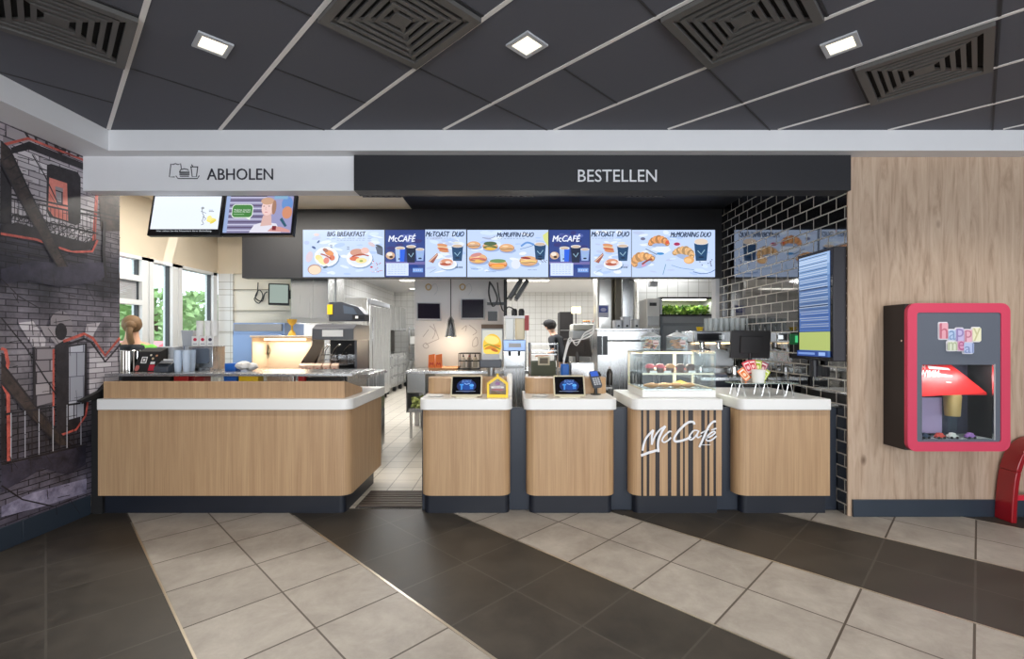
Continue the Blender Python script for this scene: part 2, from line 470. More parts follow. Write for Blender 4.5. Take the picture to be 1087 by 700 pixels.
tb.build('trim_1', kind=S)
ds = MB()
for k in range(-7, 13):
    for j in range(-10, 8):
        if k % 2 == 0 and j % 2: continue
        d = D0 + DV * j
        a, b = sd(S0 + SU * k + .02, d, 0), sd(S0 + SU * (k + 1) - .02, d, 0)
        if all(-3.30 < p.x < 6.8 and -3.8 < p.y < 3.83 for p in (a, b)): strip(ds, a, b, .012, CZ - .004, CZ - .0005, DSEAM)
        else:
            c = clip_line(False, d, S0 + SU * k + .02, S0 + SU * (k + 1) - .02)
            if c and c[1] - c[0] > .05: strip(ds, sd(c[0], d, 0), sd(c[1], d, 0), .012, CZ - .004, CZ - .0005, DSEAM)
ds.build('trim_2', kind=S)

# white cove along the front and the left, with its lower lip
MB().box(-3.33, 7.0, 3.85, 3.99, FZ, CZ + .1, WHITE).box(-3.65, -3.33, -4, 3.99, FZ, CZ + .1, WHITE).build('trim_3', kind=S)
# sign bands over the counter
MB().box(-3.65, -1.335, 3.965, 4.10, 2.772, FZ - .001, WHITE).build('trim_4', kind=S)
MB().box(-1.335, 2.862, 3.94, 4.10, 2.768, FZ - .001, ANTH).build('trim_5', kind=S)
# walls
MB().box(-3.80, -3.652, -4, 4.338, 0, CZ + .1, mat('grey_render', (150, 145, 145), .8)).build('wall_left', kind=S)
MB().box(2.868, 7.0, 3.985, 4.0, 0, FZ - .001, PLANK).build('wall_right', kind=S)
MB().box(2.87, 3.05, 4.0005, 6.46, 0, 3.30, METRO).build('wall_tiled', kind=S)
MB().box(7.0, 7.15, -4, 4.0, 0, CZ + .1, WHITE).build('wall_side', kind=S)
MB().box(2.90, 7.0, 3.965, 3.985, 0, .143, NAVYT).build('baseboard_right', kind=S, bev=.002)
bl = MB()
for k in range(14):
    y0 = 4.025 - .56 * k
    bl.box(-3.652, -3.632, y0 - .556, y0, 0, .165, NAVYT)
bl.build('baseboard_left', kind=S, bev=.002)
# soffits and the bulkhead that carries the menu
SZ = 3.286
MB().box(-4.75, -1.37, 4.10, 6.40, SZ, SZ + .08, CREAM).build('ceiling_pickup', kind=S)
MB().box(-1.37, 2.87, 4.10, 6.40, SZ, SZ + .08, ANTH).build('ceiling_order', kind=S)
MB().box(-3.69, 2.87, 6.38, 6.52, 2.345, 3.36, ANTH).build('trim_6', kind=S)
MB().box(X(760, 6.46), X(765.5, 6.46), 6.47, 6.60, 0, 2.345, WHITE).build('trim_7', kind=S)
# kitchen shell
KZ = 3.10
MB().box(-5.2, 5.0, 6.53, 16.2, KZ, KZ + .1, WHITE).build('ceiling_kitchen', kind=S)
MB().box(-5.2, 5.0, 16.0, 16.15, 0, KZ, WHITETILE_F).build('wall_back', kind=S)
MB().box(4.8, 4.95, 6.6, 16.0, 0, KZ, WHITETILE_S).build('wall_kitchen_right', kind=S)
MB().box(3.051, 4.8, 6.47, 6.6, 0, KZ, WHITE).build('wall_kitchen_front', kind=S)
# the drive-through side: plaster above, tile below and between the windows
WX = -4.6
MB().box(WX - .15, WX, 4.34, 7.30, 2.53, 3.36, CREAM).build('wall_drive', kind=S)
MB().box(WX - .15, WX, 4.34, 7.30, 0, .95, WHITETILE_S).build('wall_drive_lower', kind=S)
MB().box(WX - .15, -3.652, 4.20, 4.338, 0, 3.36, WHITE).build('wall_drive_front', kind=S)
t = MB(); t.box(WX, X(247, 7.3), 7.30, 7.42, 0, 2.53, WHITETILE_F); t.box(X(247, 7.3), -3.40, 7.34, 7.42, 0, 2.53, mat('cream_tile_wall', (236, 230, 216), .3))
t.build('wall_fry', kind=S)
tg = MB()
for zz in [.3 + .33 * i for i in range(7)]:
    tg.box(WX + .02, -3.40, 7.290 if zz < 0 else 7.296, 7.345, zz, zz + .006, mat('tile_joint', (150, 140, 120), .8))
tg.build('trim_8', kind=S)
MB().box(WX, -3.40, 7.30, 7.42, 2.53, 3.36, CREAM).build('wall_fry_upper', kind=S)
MB().box(-4.2, -4.05, 7.43, 16.0, 0, KZ, WHITETILE_S).build('wall_kitchen_left', kind=S)
# windows on the drive-through wall
WF = mat('white_window_frame', (232, 234, 236), .4); WS = mat('dark_window_seal', (60, 62, 66), .5)
for n, (y0, y1) in enumerate(((4.36, 5.88), (5.90, 6.40), (6.42, 7.26))):
    f = MB(); f.box(WX - .11, WX + .02, y0, y0 + .07, .95, 2.53, WF); f.box(WX - .11, WX + .02, y1 - .10, y1, .95, 2.53, WF)
    f.box(WX - .11, WX + .02, y0, y1, .95, 1.02, WF); f.box(WX - .11, WX + .02, y0, y1, 2.49, 2.53, WF)
    f.box(WX - .07, WX - .02, y1 - .115, y1 - .10, 1.0, 2.5, WS)
    if n == 0:
        f.box(WX - .09, WX + .02, y0, y1 - .1, 2.22, 2.29, WF); f.box(WX - .09, WX + .02, y0, y1 - .1, 1.93, 1.99, WF)
    w = f.build('window_%d' % (n + 1), kind=S)
    if n == 0:
        b = MB()
        for i in range(12): b.box(WX - .05, WX - .02, y0 + .07, y1 - .14, 1.99 + i * .0195, 2.005 + i * .0195, mat('grey_blind', (176, 176, 180), .6))
        b.build('roller_blind', w)
    MB().box(WX - .06, WX - .055, y0 + .07, y1 - .1, 1.02, 2.49, GLASS).build('pane', w)

# metal edge strips between pale and dark floor stripes
TR = mat('brass_edge_strip', (196, 186, 168), .3, .8)
fl = MB()
for k in (0, 2, 4, 6, 8, 10):
    s = .710 + .7071 * k
    pts = [tt for tt in [(-9 + .01 * i) for i in range(1600)] if (lambda p: -3.63 < p.x < 6.9 and -3.9 < p.y < 4.0)(sd(s, tt, 0))]
    a, b = sd(s, min(pts), 0), sd(s, max(pts), 0)
    strip(fl, a, b, .012 if k != 2 else .016, 0.0002, .0022, TR)
fl.build('trim_9', kind=S)

# ------------------------------------------------------------------ ceiling vents and lights
def vent_at(ks, kd, label):
    c = sd(S0 + SU * (ks + .5), D0 + DV * (kd + .5), 0)
    r = thing('ceiling_vent', label, 'vent', (c.x, c.y, CZ - .03), 'square slatted ceiling vents')
    hw = SU / math.sqrt(2) / 2 - .015
    R = Matrix.Translation((c.x, c.y, 0)) @ Matrix.Rotation(PI / 4, 4, 'Z')
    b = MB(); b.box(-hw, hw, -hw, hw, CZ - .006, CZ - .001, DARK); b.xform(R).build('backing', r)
    f = MB()
    def ring(h, w, z0, z1):
        f.box(-h, h, -h, -h + w, z0, z1, VENTM); f.box(-h, h, h - w, h, z0, z1, VENTM)
        f.box(-h, -h + w, -h + w, h - w, z0, z1, VENTM); f.box(h - w, h, -h + w, h - w, z0, z1, VENTM)
    ring(hw, .045, CZ - .03, CZ - .006)
    f.xform(R).build('frame', r)
    f = MB()
    n = 5; pitch = (hw - .045 - .03) / n
    for i in range(n - 1): ring(hw - .045 - .026 - i * pitch, pitch * .5, CZ - .024, CZ - .008)
    f.box(-.048, .048, -.048, .048, CZ - .024, CZ - .008, VENTM)
    for sx in (-1, 1):                                   # the diagonal ribs that hold the rings
        P = [(sx * -hw + sx * .05, -hw + .03), (sx * -hw + sx * .03, -hw + .05), (sx * hw - sx * .05, hw - .03), (sx * hw - sx * .03, hw - .05)]
        f.prism(P, CZ - .018, CZ - .008, VENTM)
    f.xform(R).build('slat_panel', r)
    return r
for (ks, kd), lab in zip(VENTS, ('square grey ceiling vent in the corner above the graffiti mural', 'square grey ceiling vent between the first and second downlights over the pickup sign',
        'square grey ceiling vent between the middle downlight and the downlight nearest the wood wall', 'square grey ceiling vent over the oak wall, rightmost of the four')):
    vent_at(ks, kd, lab)
WARM = em((255, 240, 205), 2.6)
dl = None
for i, (s, d) in enumerate(((.5, 3), (2.5, 1), (4.5, -1), (-1.5, 1), (.5, -1), (2.5, -3), (6.5, -3))):
    c = sd(S0 + SU * s, D0 + DV * d, CZ)
    if dl is None:
        R = Matrix.Translation((c.x, c.y, 0)) @ Matrix.Rotation(PI / 4, 4, 'Z')
        dl = thing('ceiling_downlight', 'square recessed downlight near the mural corner, left of three', 'ceiling light', (c.x, c.y, CZ - .02), 'square warm downlights in the dining ceiling')
        f = MB(); h, w = .088, .024
        f.box(-h, h, -h, -h + w, CZ - .012, CZ - .001, LGREY); f.box(-h, h, h - w, h, CZ - .012, CZ - .001, LGREY)
        f.box(-h, -h + w, -h + w, h - w, CZ - .012, CZ - .001, LGREY); f.box(h - w, h, -h + w, h - w, CZ - .012, CZ - .001, LGREY)
        f.xform(R).build('frame', dl)
        f = MB(); f.box(-.064, .064, -.064, .064, CZ - .006, CZ - .001, WARM); f.xform(R).build('diffuser', dl)
        dl0 = c
    elif i < 3:
        dup(dl, c - dl0, ['', 'square recessed downlight above the dark ordering sign, middle of three', 'square recessed downlight toward the oak wall, right of three'][i])
    L = bpy.data.lights.new('downlight_lamp', 'SPOT'); L.energy = 70; L.spot_size = math.radians(125); L.spot_blend = .7; L.color = (1, .94, .85); L.shadow_soft_size = .06
    o = bpy.data.objects.new('downlight_lamp', L); COL.objects.link(o); o.location = (c.x, c.y, CZ - .05)

# ------------------------------------------------------------------ the printed mural on the left wall
MX = -3.645
def mw(px, py):
    Y = MX * F / (px - CX); return (Y, Z(py, Y))
def mural_base():
    m, nt, b = nodes('printed_sooty_brick')
    pos, x, y, z = geo_xyz(nt)
    cb = N(nt, 'ShaderNodeCombineXYZ'); nt.links.new(y, cb.inputs[0]); nt.links.new(z, cb.inputs[1])
    br = N(nt, 'ShaderNodeTexBrick', Scale=1.0)
    br.inputs['Brick Width'].default_value = .16; br.inputs['Row Height'].default_value = .045; br.inputs['Mortar Size'].default_value = .004
    br.inputs['Color1'].default_value = lin((240, 238, 240)); br.inputs['Color2'].default_value = lin((196, 193, 197)); br.inputs['Mortar'].default_value = lin((92, 86, 96))
    nt.links.new(cb.outputs[0], br.inputs['Vector'])
    n1 = N(nt, 'ShaderNodeTexNoise', Scale=1.6, Detail=8.0, Roughness=.65); nt.links.new(pos, n1.inputs['Vector'])
    # soot printed in a broad band across the balcony underside and along the bottom
    wob = math_node(nt, 'ADD', z, math_node(nt, 'MULTIPLY', math_node(nt, 'SUBTRACT', n1.outputs['Fac'], .5), .7))
    r = N(nt, 'ShaderNodeValToRGB'); nt.links.new(math_node(nt, 'DIVIDE', wob, 3.1), r.inputs[0])
    e = r.color_ramp.elements
    e[0].position = .0; e[0].color = lin((70, 66, 80)); e[1].position = 1.0; e[1].color = lin((215, 205, 210))
    for p, c in ((.10, (132, 128, 142)), (.22, (66, 64, 72)), (.30, (112, 109, 114)), (.45, (178, 174, 178)), (.56, (138, 134, 142)), (.64, (58, 57, 68)), (.73, (78, 76, 88)), (.80, (150, 145, 149)), (.92, (205, 199, 202))):
        q = e.new(p); q.color = lin(c)
    c = mixc(nt, 1.0, br.outputs['Color'], r.outputs[0], 'MULTIPLY')
    nr = N(nt, 'ShaderNodeValToRGB'); n2 = N(nt, 'ShaderNodeTexNoise', Scale=4.5, Detail=7.0, Roughness=.7); nt.links.new(pos, n2.inputs['Vector']); nt.links.new(n2.outputs['Fac'], nr.inputs[0])
    nr.color_ramp.elements[0].position = .36; nr.color_ramp.elements[0].color = (.35, .33, .36, 1); nr.color_ramp.elements[1].position = .62; nr.color_ramp.elements[1].color = (1.25, 1.22, 1.25, 1)
    c = mixc(nt, .8, c, nr.outputs[0], 'MULTIPLY')
    nt.links.new(c, b.inputs['Base Color']); b.inputs['Roughness'].default_value = .5
    return m
def inked(name, c1, c2, sc_=9):
    m, nt, b = nodes(name)
    pos, x, y, z = geo_xyz(nt)
    n2 = N(nt, 'ShaderNodeTexNoise', Scale=float(sc_), Detail=7.0, Roughness=.72); nt.links.new(pos, n2.inputs['Vector'])
    r = N(nt, 'ShaderNodeValToRGB'); nt.links.new(n2.outputs['Fac'], r.inputs[0])
    r.color_ramp.elements[0].position = .35; r.color_ramp.elements[0].color = lin(c1); r.color_ramp.elements[1].position = .65; r.color_ramp.elements[1].color = lin(c2)
    nt.links.new(r.outputs[0], b.inputs['Base Color']); b.inputs['Roughness'].default_value = .5
    return m
mb = MB()
mb.box(-3.6515, MX, 1.2, 4.337, .166, FZ - .001, mural_base())
mf = Flat(mb, (MX + .0004, 0, 0), (0, 1, 0), (0, 0, 1), (1, 0, 0), .00008)
INK = inked('mural_ink', (24, 22, 26), (52, 46, 52)); MRED = inked('mural_red', (150, 60, 52), (228, 112, 98), 16); PALE = brick_mat('mural_pale_brick', (226, 220, 224), (176, 168, 174), (110, 102, 110), .16, .045, .004, 'y', .5, 0)
RUST = inked('mural_rust', (34, 30, 30), (80, 66, 62), 12); PINK = inked('mural_pink_glass', (214, 110, 96), (240, 150, 136)); STONE = brick_mat('mural_grey_block', (176, 168, 172), (130, 122, 128), (66, 60, 66), .21, .09, .005, 'y', .5, 0)
DOORW = brick_mat('mural_door_block', (196, 198, 208), (150, 152, 164), (110, 110, 122), .12, .2, .004, 'y', .5, 0)
def A(*pts): return [mw(x / 3.184, y / 3.184 + 120) for x, y in pts]
def B(*pts): return [mw(x / 2.692, y / 2.692 + 330) for x, y in pts]
def W(p): return p / F * 3.9 / .9
# upper facade
mf.poly(A((40, 120), (100, 125), (285, 200), (322, 285), (322, 420), (285, 440), (40, 380)), PALE)
mf.poly(A((10, 70), (60, 25), (285, 118), (285, 160), (100, 95), (10, 118)), STONE)
for a in ((70, 40, 100, 90), (110, 50, 125, 100), (150, 70, 160, 115), (235, 100, 232, 145), (270, 115, 262, 150)):
    mf.line(A((a[0], a[1]), (a[2], a[3])), .02, INK)
mf.ell(*A((203, 108))[0], .055, .075, INK); mf.ell(*A((203, 104))[0], .03, .04, STONE)
mf.line(A((8, 108), (95, 86), (290, 162)), .018, MRED)
mf.poly(A((36, 118), (98, 96), (282, 170), (280, 192), (100, 124), (40, 138)), INK)
mf.poly(A((158, 176), (172, 172), (262, 200), (272, 218), (272, 372), (256, 380), (166, 350), (156, 330)), INK)
mf.poly(A((166, 218), (226, 238), (230, 366), (180, 350), (162, 325)), PINK)
mf.poly(A((186, 248), (212, 255), (212, 312), (190, 305)), STONE)
mf.poly(A((322, 268), (332, 268), (322, 440), (310, 440)), MRED)
mf.poly(A((332, 262), (404, 262), (404, 400), (340, 400)), RUST)
mf.poly(A((0, 150), (38, 190), (38, 380), (0, 370)), INK)
mf.line(A((108, 140), (150, 210), (195, 305)), .010, INK)
# balcony: rails, scrolls, dark deck with red edge
for (a, b) in (((0, 268), (404, 352)), ((0, 282), (404, 366)), ((40, 345), (330, 408))): mf.line(A(a, b), .014, INK)
for i in range(24):
    x = 8 + i * 13.5; mf.line(A((x, 285 + x * .2), (x, 392 + x * .18)), .005, INK)
for i in range(9):
    x = 55 + i * 31; y = 368 + i * 6.4
    for sgn in (1, -1):
        sp = []
        for k in range(17):
            a = k / 16 * 2.4 * PI; r = 17 * (1 - k / 20)
            sp.append((x + sgn * (r * math.cos(a)) + 0, y + sgn * 12 + r * math.sin(a) * sgn))
        mf.line(A(*sp), .008, INK)
mf.poly(A((0, 378), (60, 372), (290, 440), (325, 428), (300, 462), (240, 470), (0, 400)), INK)
mf.line(A((0, 408), (120, 428), (240, 470), (310, 468), (328, 430)), .018, MRED)
for (a, b) in (((0, 430), (340, 490)), ((0, 465), (340, 520))): mf.line(A(a, b), .008, INK)
SMOKE = inked('mural_smoke', (34, 32, 44), (70, 66, 84), 4)
mf.poly(A((0, 528), (120, 500), (215, 510), (350, 505), (362, 545), (330, 570), (200, 590), (90, 565), (0, 580)), SMOKE)
mf.line(A((352, 368), (348, 470), (356, 560)), .03, INK)
mf.poly(A((0, 92), (30, 120), (100, 270), (228, 520), (190, 520), (62, 290), (0, 170)), RUST)
mf.line(A((0, 96), (30, 122), (100, 272), (226, 520)), .014, INK); mf.line(A((0, 168), (62, 292), (192, 520)), .014, INK)
for i in range(11):
    x = 8 + i * 19; mf.line(A((x, 160 + i * 33), (x + 30, 140 + i * 34)), .008, INK)
mf.line(A((0, 560), (60, 620), (130, 660)), .008, INK)
# lower facade
mf.poly(B((48, 35), (92, 30), (128, 82), (126, 102), (92, 102)), PALE); mf.poly(B((246, 38), (284, 34), (262, 74), (238, 78)), PALE); mf.poly(B((110, 40), (150, 48), (158, 80), (130, 80)), STONE)
mf.ell(*B((172, 50))[0], .10, .14, STONE); mf.ell(*B((172, 60))[0], .05, .07, INK)
mf.poly(B((92, 104), (152, 100), (152, 260), (96, 275)), STONE)
mf.line(B((94, 104), (96, 272)), .022, INK)
mf.poly(B((154, 100), (192, 78), (192, 345), (160, 352)), INK)
mf.poly(B((190, 100), (246, 92), (246, 300), (232, 308), (232, 330), (190, 345)), INK)
mf.poly(B((194, 104), (240, 97), (236, 300), (194, 312)), DOORW)
mf.poly(B((252, 110), (270, 106), (300, 134), (332, 106), (340, 240), (252, 260)), PALE)
mf.line(B((150, 110), (150, 330)), .017, MRED); mf.line(B((178, 88), (238, 66), (262, 78), (298, 128), (340, 78)), .024, MRED); mf.line(B((186, 98), (238, 80), (258, 90), (298, 146), (342, 96)), .02, INK)
mf.line(B((165, 358), (215, 340), (242, 300), (248, 262)), .018, MRED)
mf.line(B((0, 108), (12, 112), (20, 150), (4, 210), (20, 240), (22, 430)), .024, MRED); mf.poly(B((0, 120), (10, 124), (14, 160), (0, 200), (10, 250), (14, 425), (0, 430)), INK)
mf.poly(B((0, 145), (30, 185), (110, 285), (200, 385), (165, 385), (90, 310), (10, 215), (0, 205)), RUST)
mf.line(B((0, 148), (110, 287), (200, 386)), .014, INK); mf.line(B((0, 205), (90, 311), (166, 386)), .014, INK)
mf.line(B((0, 20), (70, 105), (160, 245)), .010, INK)
for (a, b) in (((0, 298), (242, 262)), ((0, 440), (242, 384))): mf.line(B(a, b), .016, INK)
for i in range(12):
    x = 8 + i * 20; mf.line(B((x, 297 - x * .15), (x, 436 - x * .23)), .007, DOORW if i % 2 else INK)
mf.poly(B((0, 445), (242, 385), (242, 440), (190, 470), (120, 450), (0, 520)), SMOKE)
mf.poly(B((0, 560), (90, 520), (244, 480), (244, 520), (120, 560), (0, 590)), inked('mural_lilac_haze', (92, 88, 112), (176, 170, 196), 6))
mf.line(B((0, 500), (60, 540), (150, 560), (200, 540)), .010, INK)
for i in range(60):                                      # scratchy pen work all over the print
    x, y = random.uniform(4, 380), random.uniform(60, 640); a = random.choice([(1, .25), (1, .2), (.1, 1), (.6, 1)]); L_ = random.uniform(12, 60)
    mf.line(A((x, y), (min(x + a[0] * L_, 402), y + a[1] * L_)), random.uniform(.003, .006), INK)
for i in range(60):
    x, y = random.uniform(4, 300), random.uniform(20, 560); a = random.choice([(1, -.15), (1, -.2), (.1, 1), (.7, 1)]); L_ = random.uniform(12, 50)
    if x + a[0] * L_ < 240: mf.line(B((x, y), (x + a[0] * L_, y + a[1] * L_)), random.uniform(.003, .006), INK)
mb.build('mural', label='printed graffiti mural of sooty brick facades with fire escapes', cat='mural', smooth=False)

# ------------------------------------------------------------------ fascia lettering
def sign_text(name, label, t, x0, y0, x1, y1, Y, m, icon=False):
    mb = MB(); k = Y / F
    a, b = at(x0, y1, Y), at(x1, y0, Y)
    vs, fs = text_geo(t)
    v0 = [mb.bm.verts.new((a.x + (b.x - a.x) * p, Y, a.z + (b.z - a.z) * q)) for p, q in vs]
    fl_ = [mb.face([v0[i] for i in f], m) for f in fs]
    fl_ = [f for f in fl_ if f]
    r = bmesh.ops.extrude_face_region(mb.bm, geom=fl_)
    for v in r['geom']:
        if isinstance(v, bmesh.types.BMVert): v.co.y -= .006
    bmesh.ops.recalc_face_normals(mb.bm, faces=mb.bm.faces[:])
    return mb.build(name, label=label, cat='sign', smooth=False)
SG = mat('sign_grey', (44, 44, 52), .5); SW = mat('sign_white', (232, 232, 236), .5)
sign_text('pickup_sign', 'dark raised ABHOLEN lettering on the white band', 'ABHOLEN', 220, 179.2, 290, 191.2, 3.9645, SG)
sign_text('order_sign', 'white raised BESTELLEN lettering on the dark band', 'BESTELLEN', 613.5, 180.3, 697, 193.3, 3.9395, SW)
mb = MB(); f = pxflat(mb, 3.9649, .0003)
def IC(*p): return [(170 + x / 8.36, 165 + y / 8.36) for x, y in p]
for pts in (((130, 192), (82, 192), (96, 75), (110, 82), (135, 74), (160, 82), (182, 74), (188, 120)), ((140, 182), (158, 206), (330, 206), (348, 180)), ((275, 105), (285, 190), (322, 190), (334, 105)),
            ((268, 103), (338, 103)), ((292, 100), (278, 82)), ((172, 160), (262, 160)), ((172, 172), (262, 172)), ((176, 186), (258, 186)), ((172, 150), (185, 128), (216, 120), (248, 128), (262, 150), (172, 150))):
    f.line(IC(*pts), 1.05, SG)
mb.build('pickup_icon', label='line icon of bag, burger, cup and tray before ABHOLEN', cat='sign', smooth=False)

# ------------------------------------------------------------------ vents and small lamps in the order soffit
for i, (px, lab) in enumerate(((404, 'slatted vent at the edge of the pale pickup soffit'), (546, 'dark slatted vent in the middle of the black order soffit'), (687, 'dark slatted vent in the black order soffit near the tiled wall'))):
    c = at(px, 204, 5.7); r = thing('soffit_vent', lab, 'vent', (c.x, 5.54, SZ - .02), 'slatted vents in the soffit behind the sign bands')
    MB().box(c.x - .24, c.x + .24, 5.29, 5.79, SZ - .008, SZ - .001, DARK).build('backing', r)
    sl = MB()
    for k in range(7): sl.box(c.x - .22 + k * .065, c.x - .19 + k * .065, 5.30, 5.78, SZ - .02, SZ - .008, VENTM)
    sl.box(c.x - .24, c.x + .24, 5.29, 5.32, SZ - .02, SZ - .008, VENTM); sl.box(c.x - .24, c.x + .24, 5.76, 5.79, SZ - .02, SZ - .008, VENTM)
    sl.build('slat_panel', r)
sp = None
for i, (px, lab) in enumerate(((472, 'round soffit spotlight nearest the pale soffit'), (614, 'round soffit spotlight below the start of BESTELLEN'), (745, 'round soffit spotlight nearest the black tiles'))):
    c = Vector((X(px, 5.68), 5.68, SZ))
    if sp is None:
        sp = thing('soffit_spotlight', lab, 'ceiling light', (c.x, c.y, SZ - .02), 'round spotlights in the black soffit'); sp0 = c
        MB().lathe(c.x, c.y, [(.05, SZ - .001), (.06, SZ - .001), (.06, SZ - .012), (.045, SZ - .012)], LGREY).build('frame', sp)
        MB().lathe(c.x, c.y, [(.001, SZ - .004), (.046, SZ - .004), (.046, SZ - .002), (.001, SZ - .002)], em((255, 240, 215), 4)).build('diffuser', sp)
    else: dup(sp, c - sp0, lab)
    L = bpy.data.lights.new('soffit_lamp', 'SPOT'); L.energy = 40; L.spot_size = math.radians(110); L.spot_blend = .8; L.color = (1, .92, .80); L.shadow_soft_size = .05
    o = bpy.data.objects.new('soffit_lamp', L); COL.objects.link(o); o.location = (c.x, c.y, SZ - .03)

# ------------------------------------------------------------------ the counters
def counter(name, label, x0, x1, tx0, tx1, depth, rl, rr, toe0, toe1, yb=4.12, top_r=.07, stripes=None, ft=3.955):
    """oak front with rounded corners, white worktop, dark plinth"""
    r = thing(name, label, 'counter', ((x0 + x1) / 2, 4.0, 0), 'oak fronted service counters')
    yf = 3.985
    body = MB(); body.prism(rrect(x0, x1, yf, yb, .09, (rl, rr, 0, 0)), .173, .908, OAK)
    b = body.build('front_panel', r)
    if stripes:
        st = MB()
        for a, c in stripes: st.box(X(670 + a / 10.87, yf), X(670 + c / 10.87, yf), yf - .002, yf + .004, .173, .908, mat('dark_brown_strip', (38, 30, 30), .5))
        tag(st.build('stripe_inlay', b), 'dark brown vertical stripes')
    MB().prism(rrect(tx0, tx1, ft, ft + depth, top_r, (rl, rr, 0, 0)), .9085, 1.003, WHITETOP).build('worktop', r, bev=.006)
    MB().prism(rrect(toe0, toe1, 4.055, yb, .05, (rl, rr, 0, 0)), 0, .173, mat('black_blue_plinth', (26, 30, 40), .4, noise=.1)).build('plinth', r)
    return r
c1 = counter('service_counter', 'narrow oak counter with payment tablet and yellow house box', X(447, 3.985), X(541.5, 3.985), X(444.5, 3.955), X(543.5, 3.955), .62, 1, 1, X(450, 4.055), X(540.5, 4.055))
c2 = counter('service_counter', 'narrow oak counter with tablet, just left of the glass pastry case', X(559, 3.985), X(653.5, 3.985), X(556, 3.955), X(656, 3.955), .62, 1, 1, X(562, 4.055), X(650, 4.055))
ST = [(115, 140), (178, 210), (278, 328), (422, 462), (525, 565), (598, 618), (658, 715), (808, 848), (878, 902), (950, 978)]
c3 = counter('service_counter', 'striped oak counter with white script lettering under the pastry case', X(670, 3.985), X(766, 3.985), X(671.5, 3.955), X(767.5, 3.955), .75, 1, 0, X(673, 4.055), X(761, 4.055), stripes=ST)
c4 = counter('service_counter', 'wide oak counter carrying the tea rack beside the black tiled wall', X(783, 3.985), X(881, 3.985), X(785, 3.955), X(882.5, 3.955), .95, 1, 0, X(787, 4.055), X(876, 4.055))
# the white script on the striped counter
mb = MB(); f = pxflat(mb, 3.9725, .0002)
def MC(*p): return [(670 + x / 10.87, 430 + y / 10.87) for x, y in p]
for pts, w in ((((115, 588), (200, 555), (300, 525)), 3.0), (((133, 530), (145, 460), (180, 375), (258, 290)), 2.6), (((258, 290), (240, 360), (238, 462)), 2.4), (((238, 462), (275, 365), (330, 290), (396, 245)), 2.0),
               (((396, 245), (350, 320), (318, 400), (310, 470), (316, 545)), 2.9), (((470, 312), (440, 310), (380, 365), (358, 415), (385, 432), (425, 412), (462, 378)), 1.9),
               (((730, 228), (716, 198), (650, 208), (560, 290), (500, 375), (505, 420), (560, 420), (640, 395), (690, 368)), 2.8), (((770, 300), (725, 298), (680, 350), (666, 392), (700, 402), (750, 352), (782, 298)), 1.8),
               (((782, 298), (760, 350), (770, 380), (815, 355)), 1.6), (((978, 192), (940, 200), (890, 260), (840, 370), (786, 490)), 2.6), (((800, 332), (850, 305), (895, 285)), 1.5),
               (((858, 385), (920, 362), (968, 325), (955, 308), (905, 335), (866, 388), (880, 415), (925, 408), (985, 360)), 1.8), (((925, 292), (985, 272)), 1.6), (((815, 462), (915, 462)), .6)):
    f.line(MC(*pts), w * .8, SW, True)
bm = mb.bm; r = bmesh.ops.extrude_face_region(bm, geom=bm.faces[:])
for v in r['geom']:
    if isinstance(v, bmesh.types.BMVert): v.co.y += .008
bmesh.ops.recalc_face_normals(bm, faces=bm.faces[:])
mb.build('script_sign', label='white raised script lettering on the dark striped counter front', cat='sign', smooth=False)

MB().box(X(448, 4.125), 2.868, 4.125, 4.17, 0, .905, NAVY).build('counter_partition', label='low dark blue partition joining the four oak counters', cat='partition', bev=.004)

# pickup counter
pc = thing('pickup_counter', 'long oak pickup counter with white band beside the mural', 'counter', (-2.5, 4.0, 0))
lx0, lx1 = X(104, 3.985), X(371, 3.985)
MB().prism(rrect(lx0, lx1, 3.985, 4.95, .09, (0, 1, 0, 0)), .173, .908, OAK).build('front_panel', pc)
MB().prism(rrect(X(102.5, 3.955), X(372.5, 3.955), 3.955, 5.0, .09, (0, 1, 0, 0)), .9085, 1.003, WHITETOP).build('worktop', pc, bev=.006)
MB().prism(rrect(lx0 + .0, X(366, 4.055), 4.055, 4.90, .05, (0, 1, 0, 0)), 0, .173, mat('black_blue_plinth', (26, 30, 40), .4)).build('plinth', pc)
ru = MB(); rx0, rx1 = X(111, 4.03), X(366, 4.03)
ru.prism([(rx0, 4.02), (rx1, 4.02), (rx1, 4.045), (rx0, 4.045)], 1.003, 1.146, OAK)
ru.prismX([(4.045, 1.003), (4.50, 1.003), (4.50, 1.045), (4.045, 1.146)], rx1 - .03, rx1, OAK)
ru.build('upstand', pc)
MB().box(-3.632, lx0 - .003, 4.03, 4.16, 0, .985, BLACKM).build('filler_panel', pc, bev=.003)
fl_ = MB(); fl_.prismX([(3.90, .985), (4.16, .985), (4.16, 1.13), (4.08, 1.06), (3.90, 1.0)], -3.632, lx0 - .06, BLACKM); fl_.build('cover_flap', pc)
# steel shelf over the pickup counter
ps = thing('steel_shelf', 'thin steel shelf on brackets along the back of the pickup counter', 'shelf', (-2.6, 4.5, 1.003))
sh = MB(); sh.box(-3.628, X(374, 4.16), 4.16, 4.86, 1.186, 1.200, STEEL); sh.box(-3.628, X(374, 4.16), 4.155, 4.165, 1.180, 1.203, STEEL); sh.build('shelf_board', ps, bev=.002)
for px in (116, 200, 290, 368):
    b = MB(); x = X(px, 4.5); b.box(x - .012, x + .012, 4.48, 4.50, 1.0035, 1.186, STEEL); b.box(x - .012, x + .012, 4.30, 4.80, 1.176, 1.186, STEEL); b.build('bracket', ps)

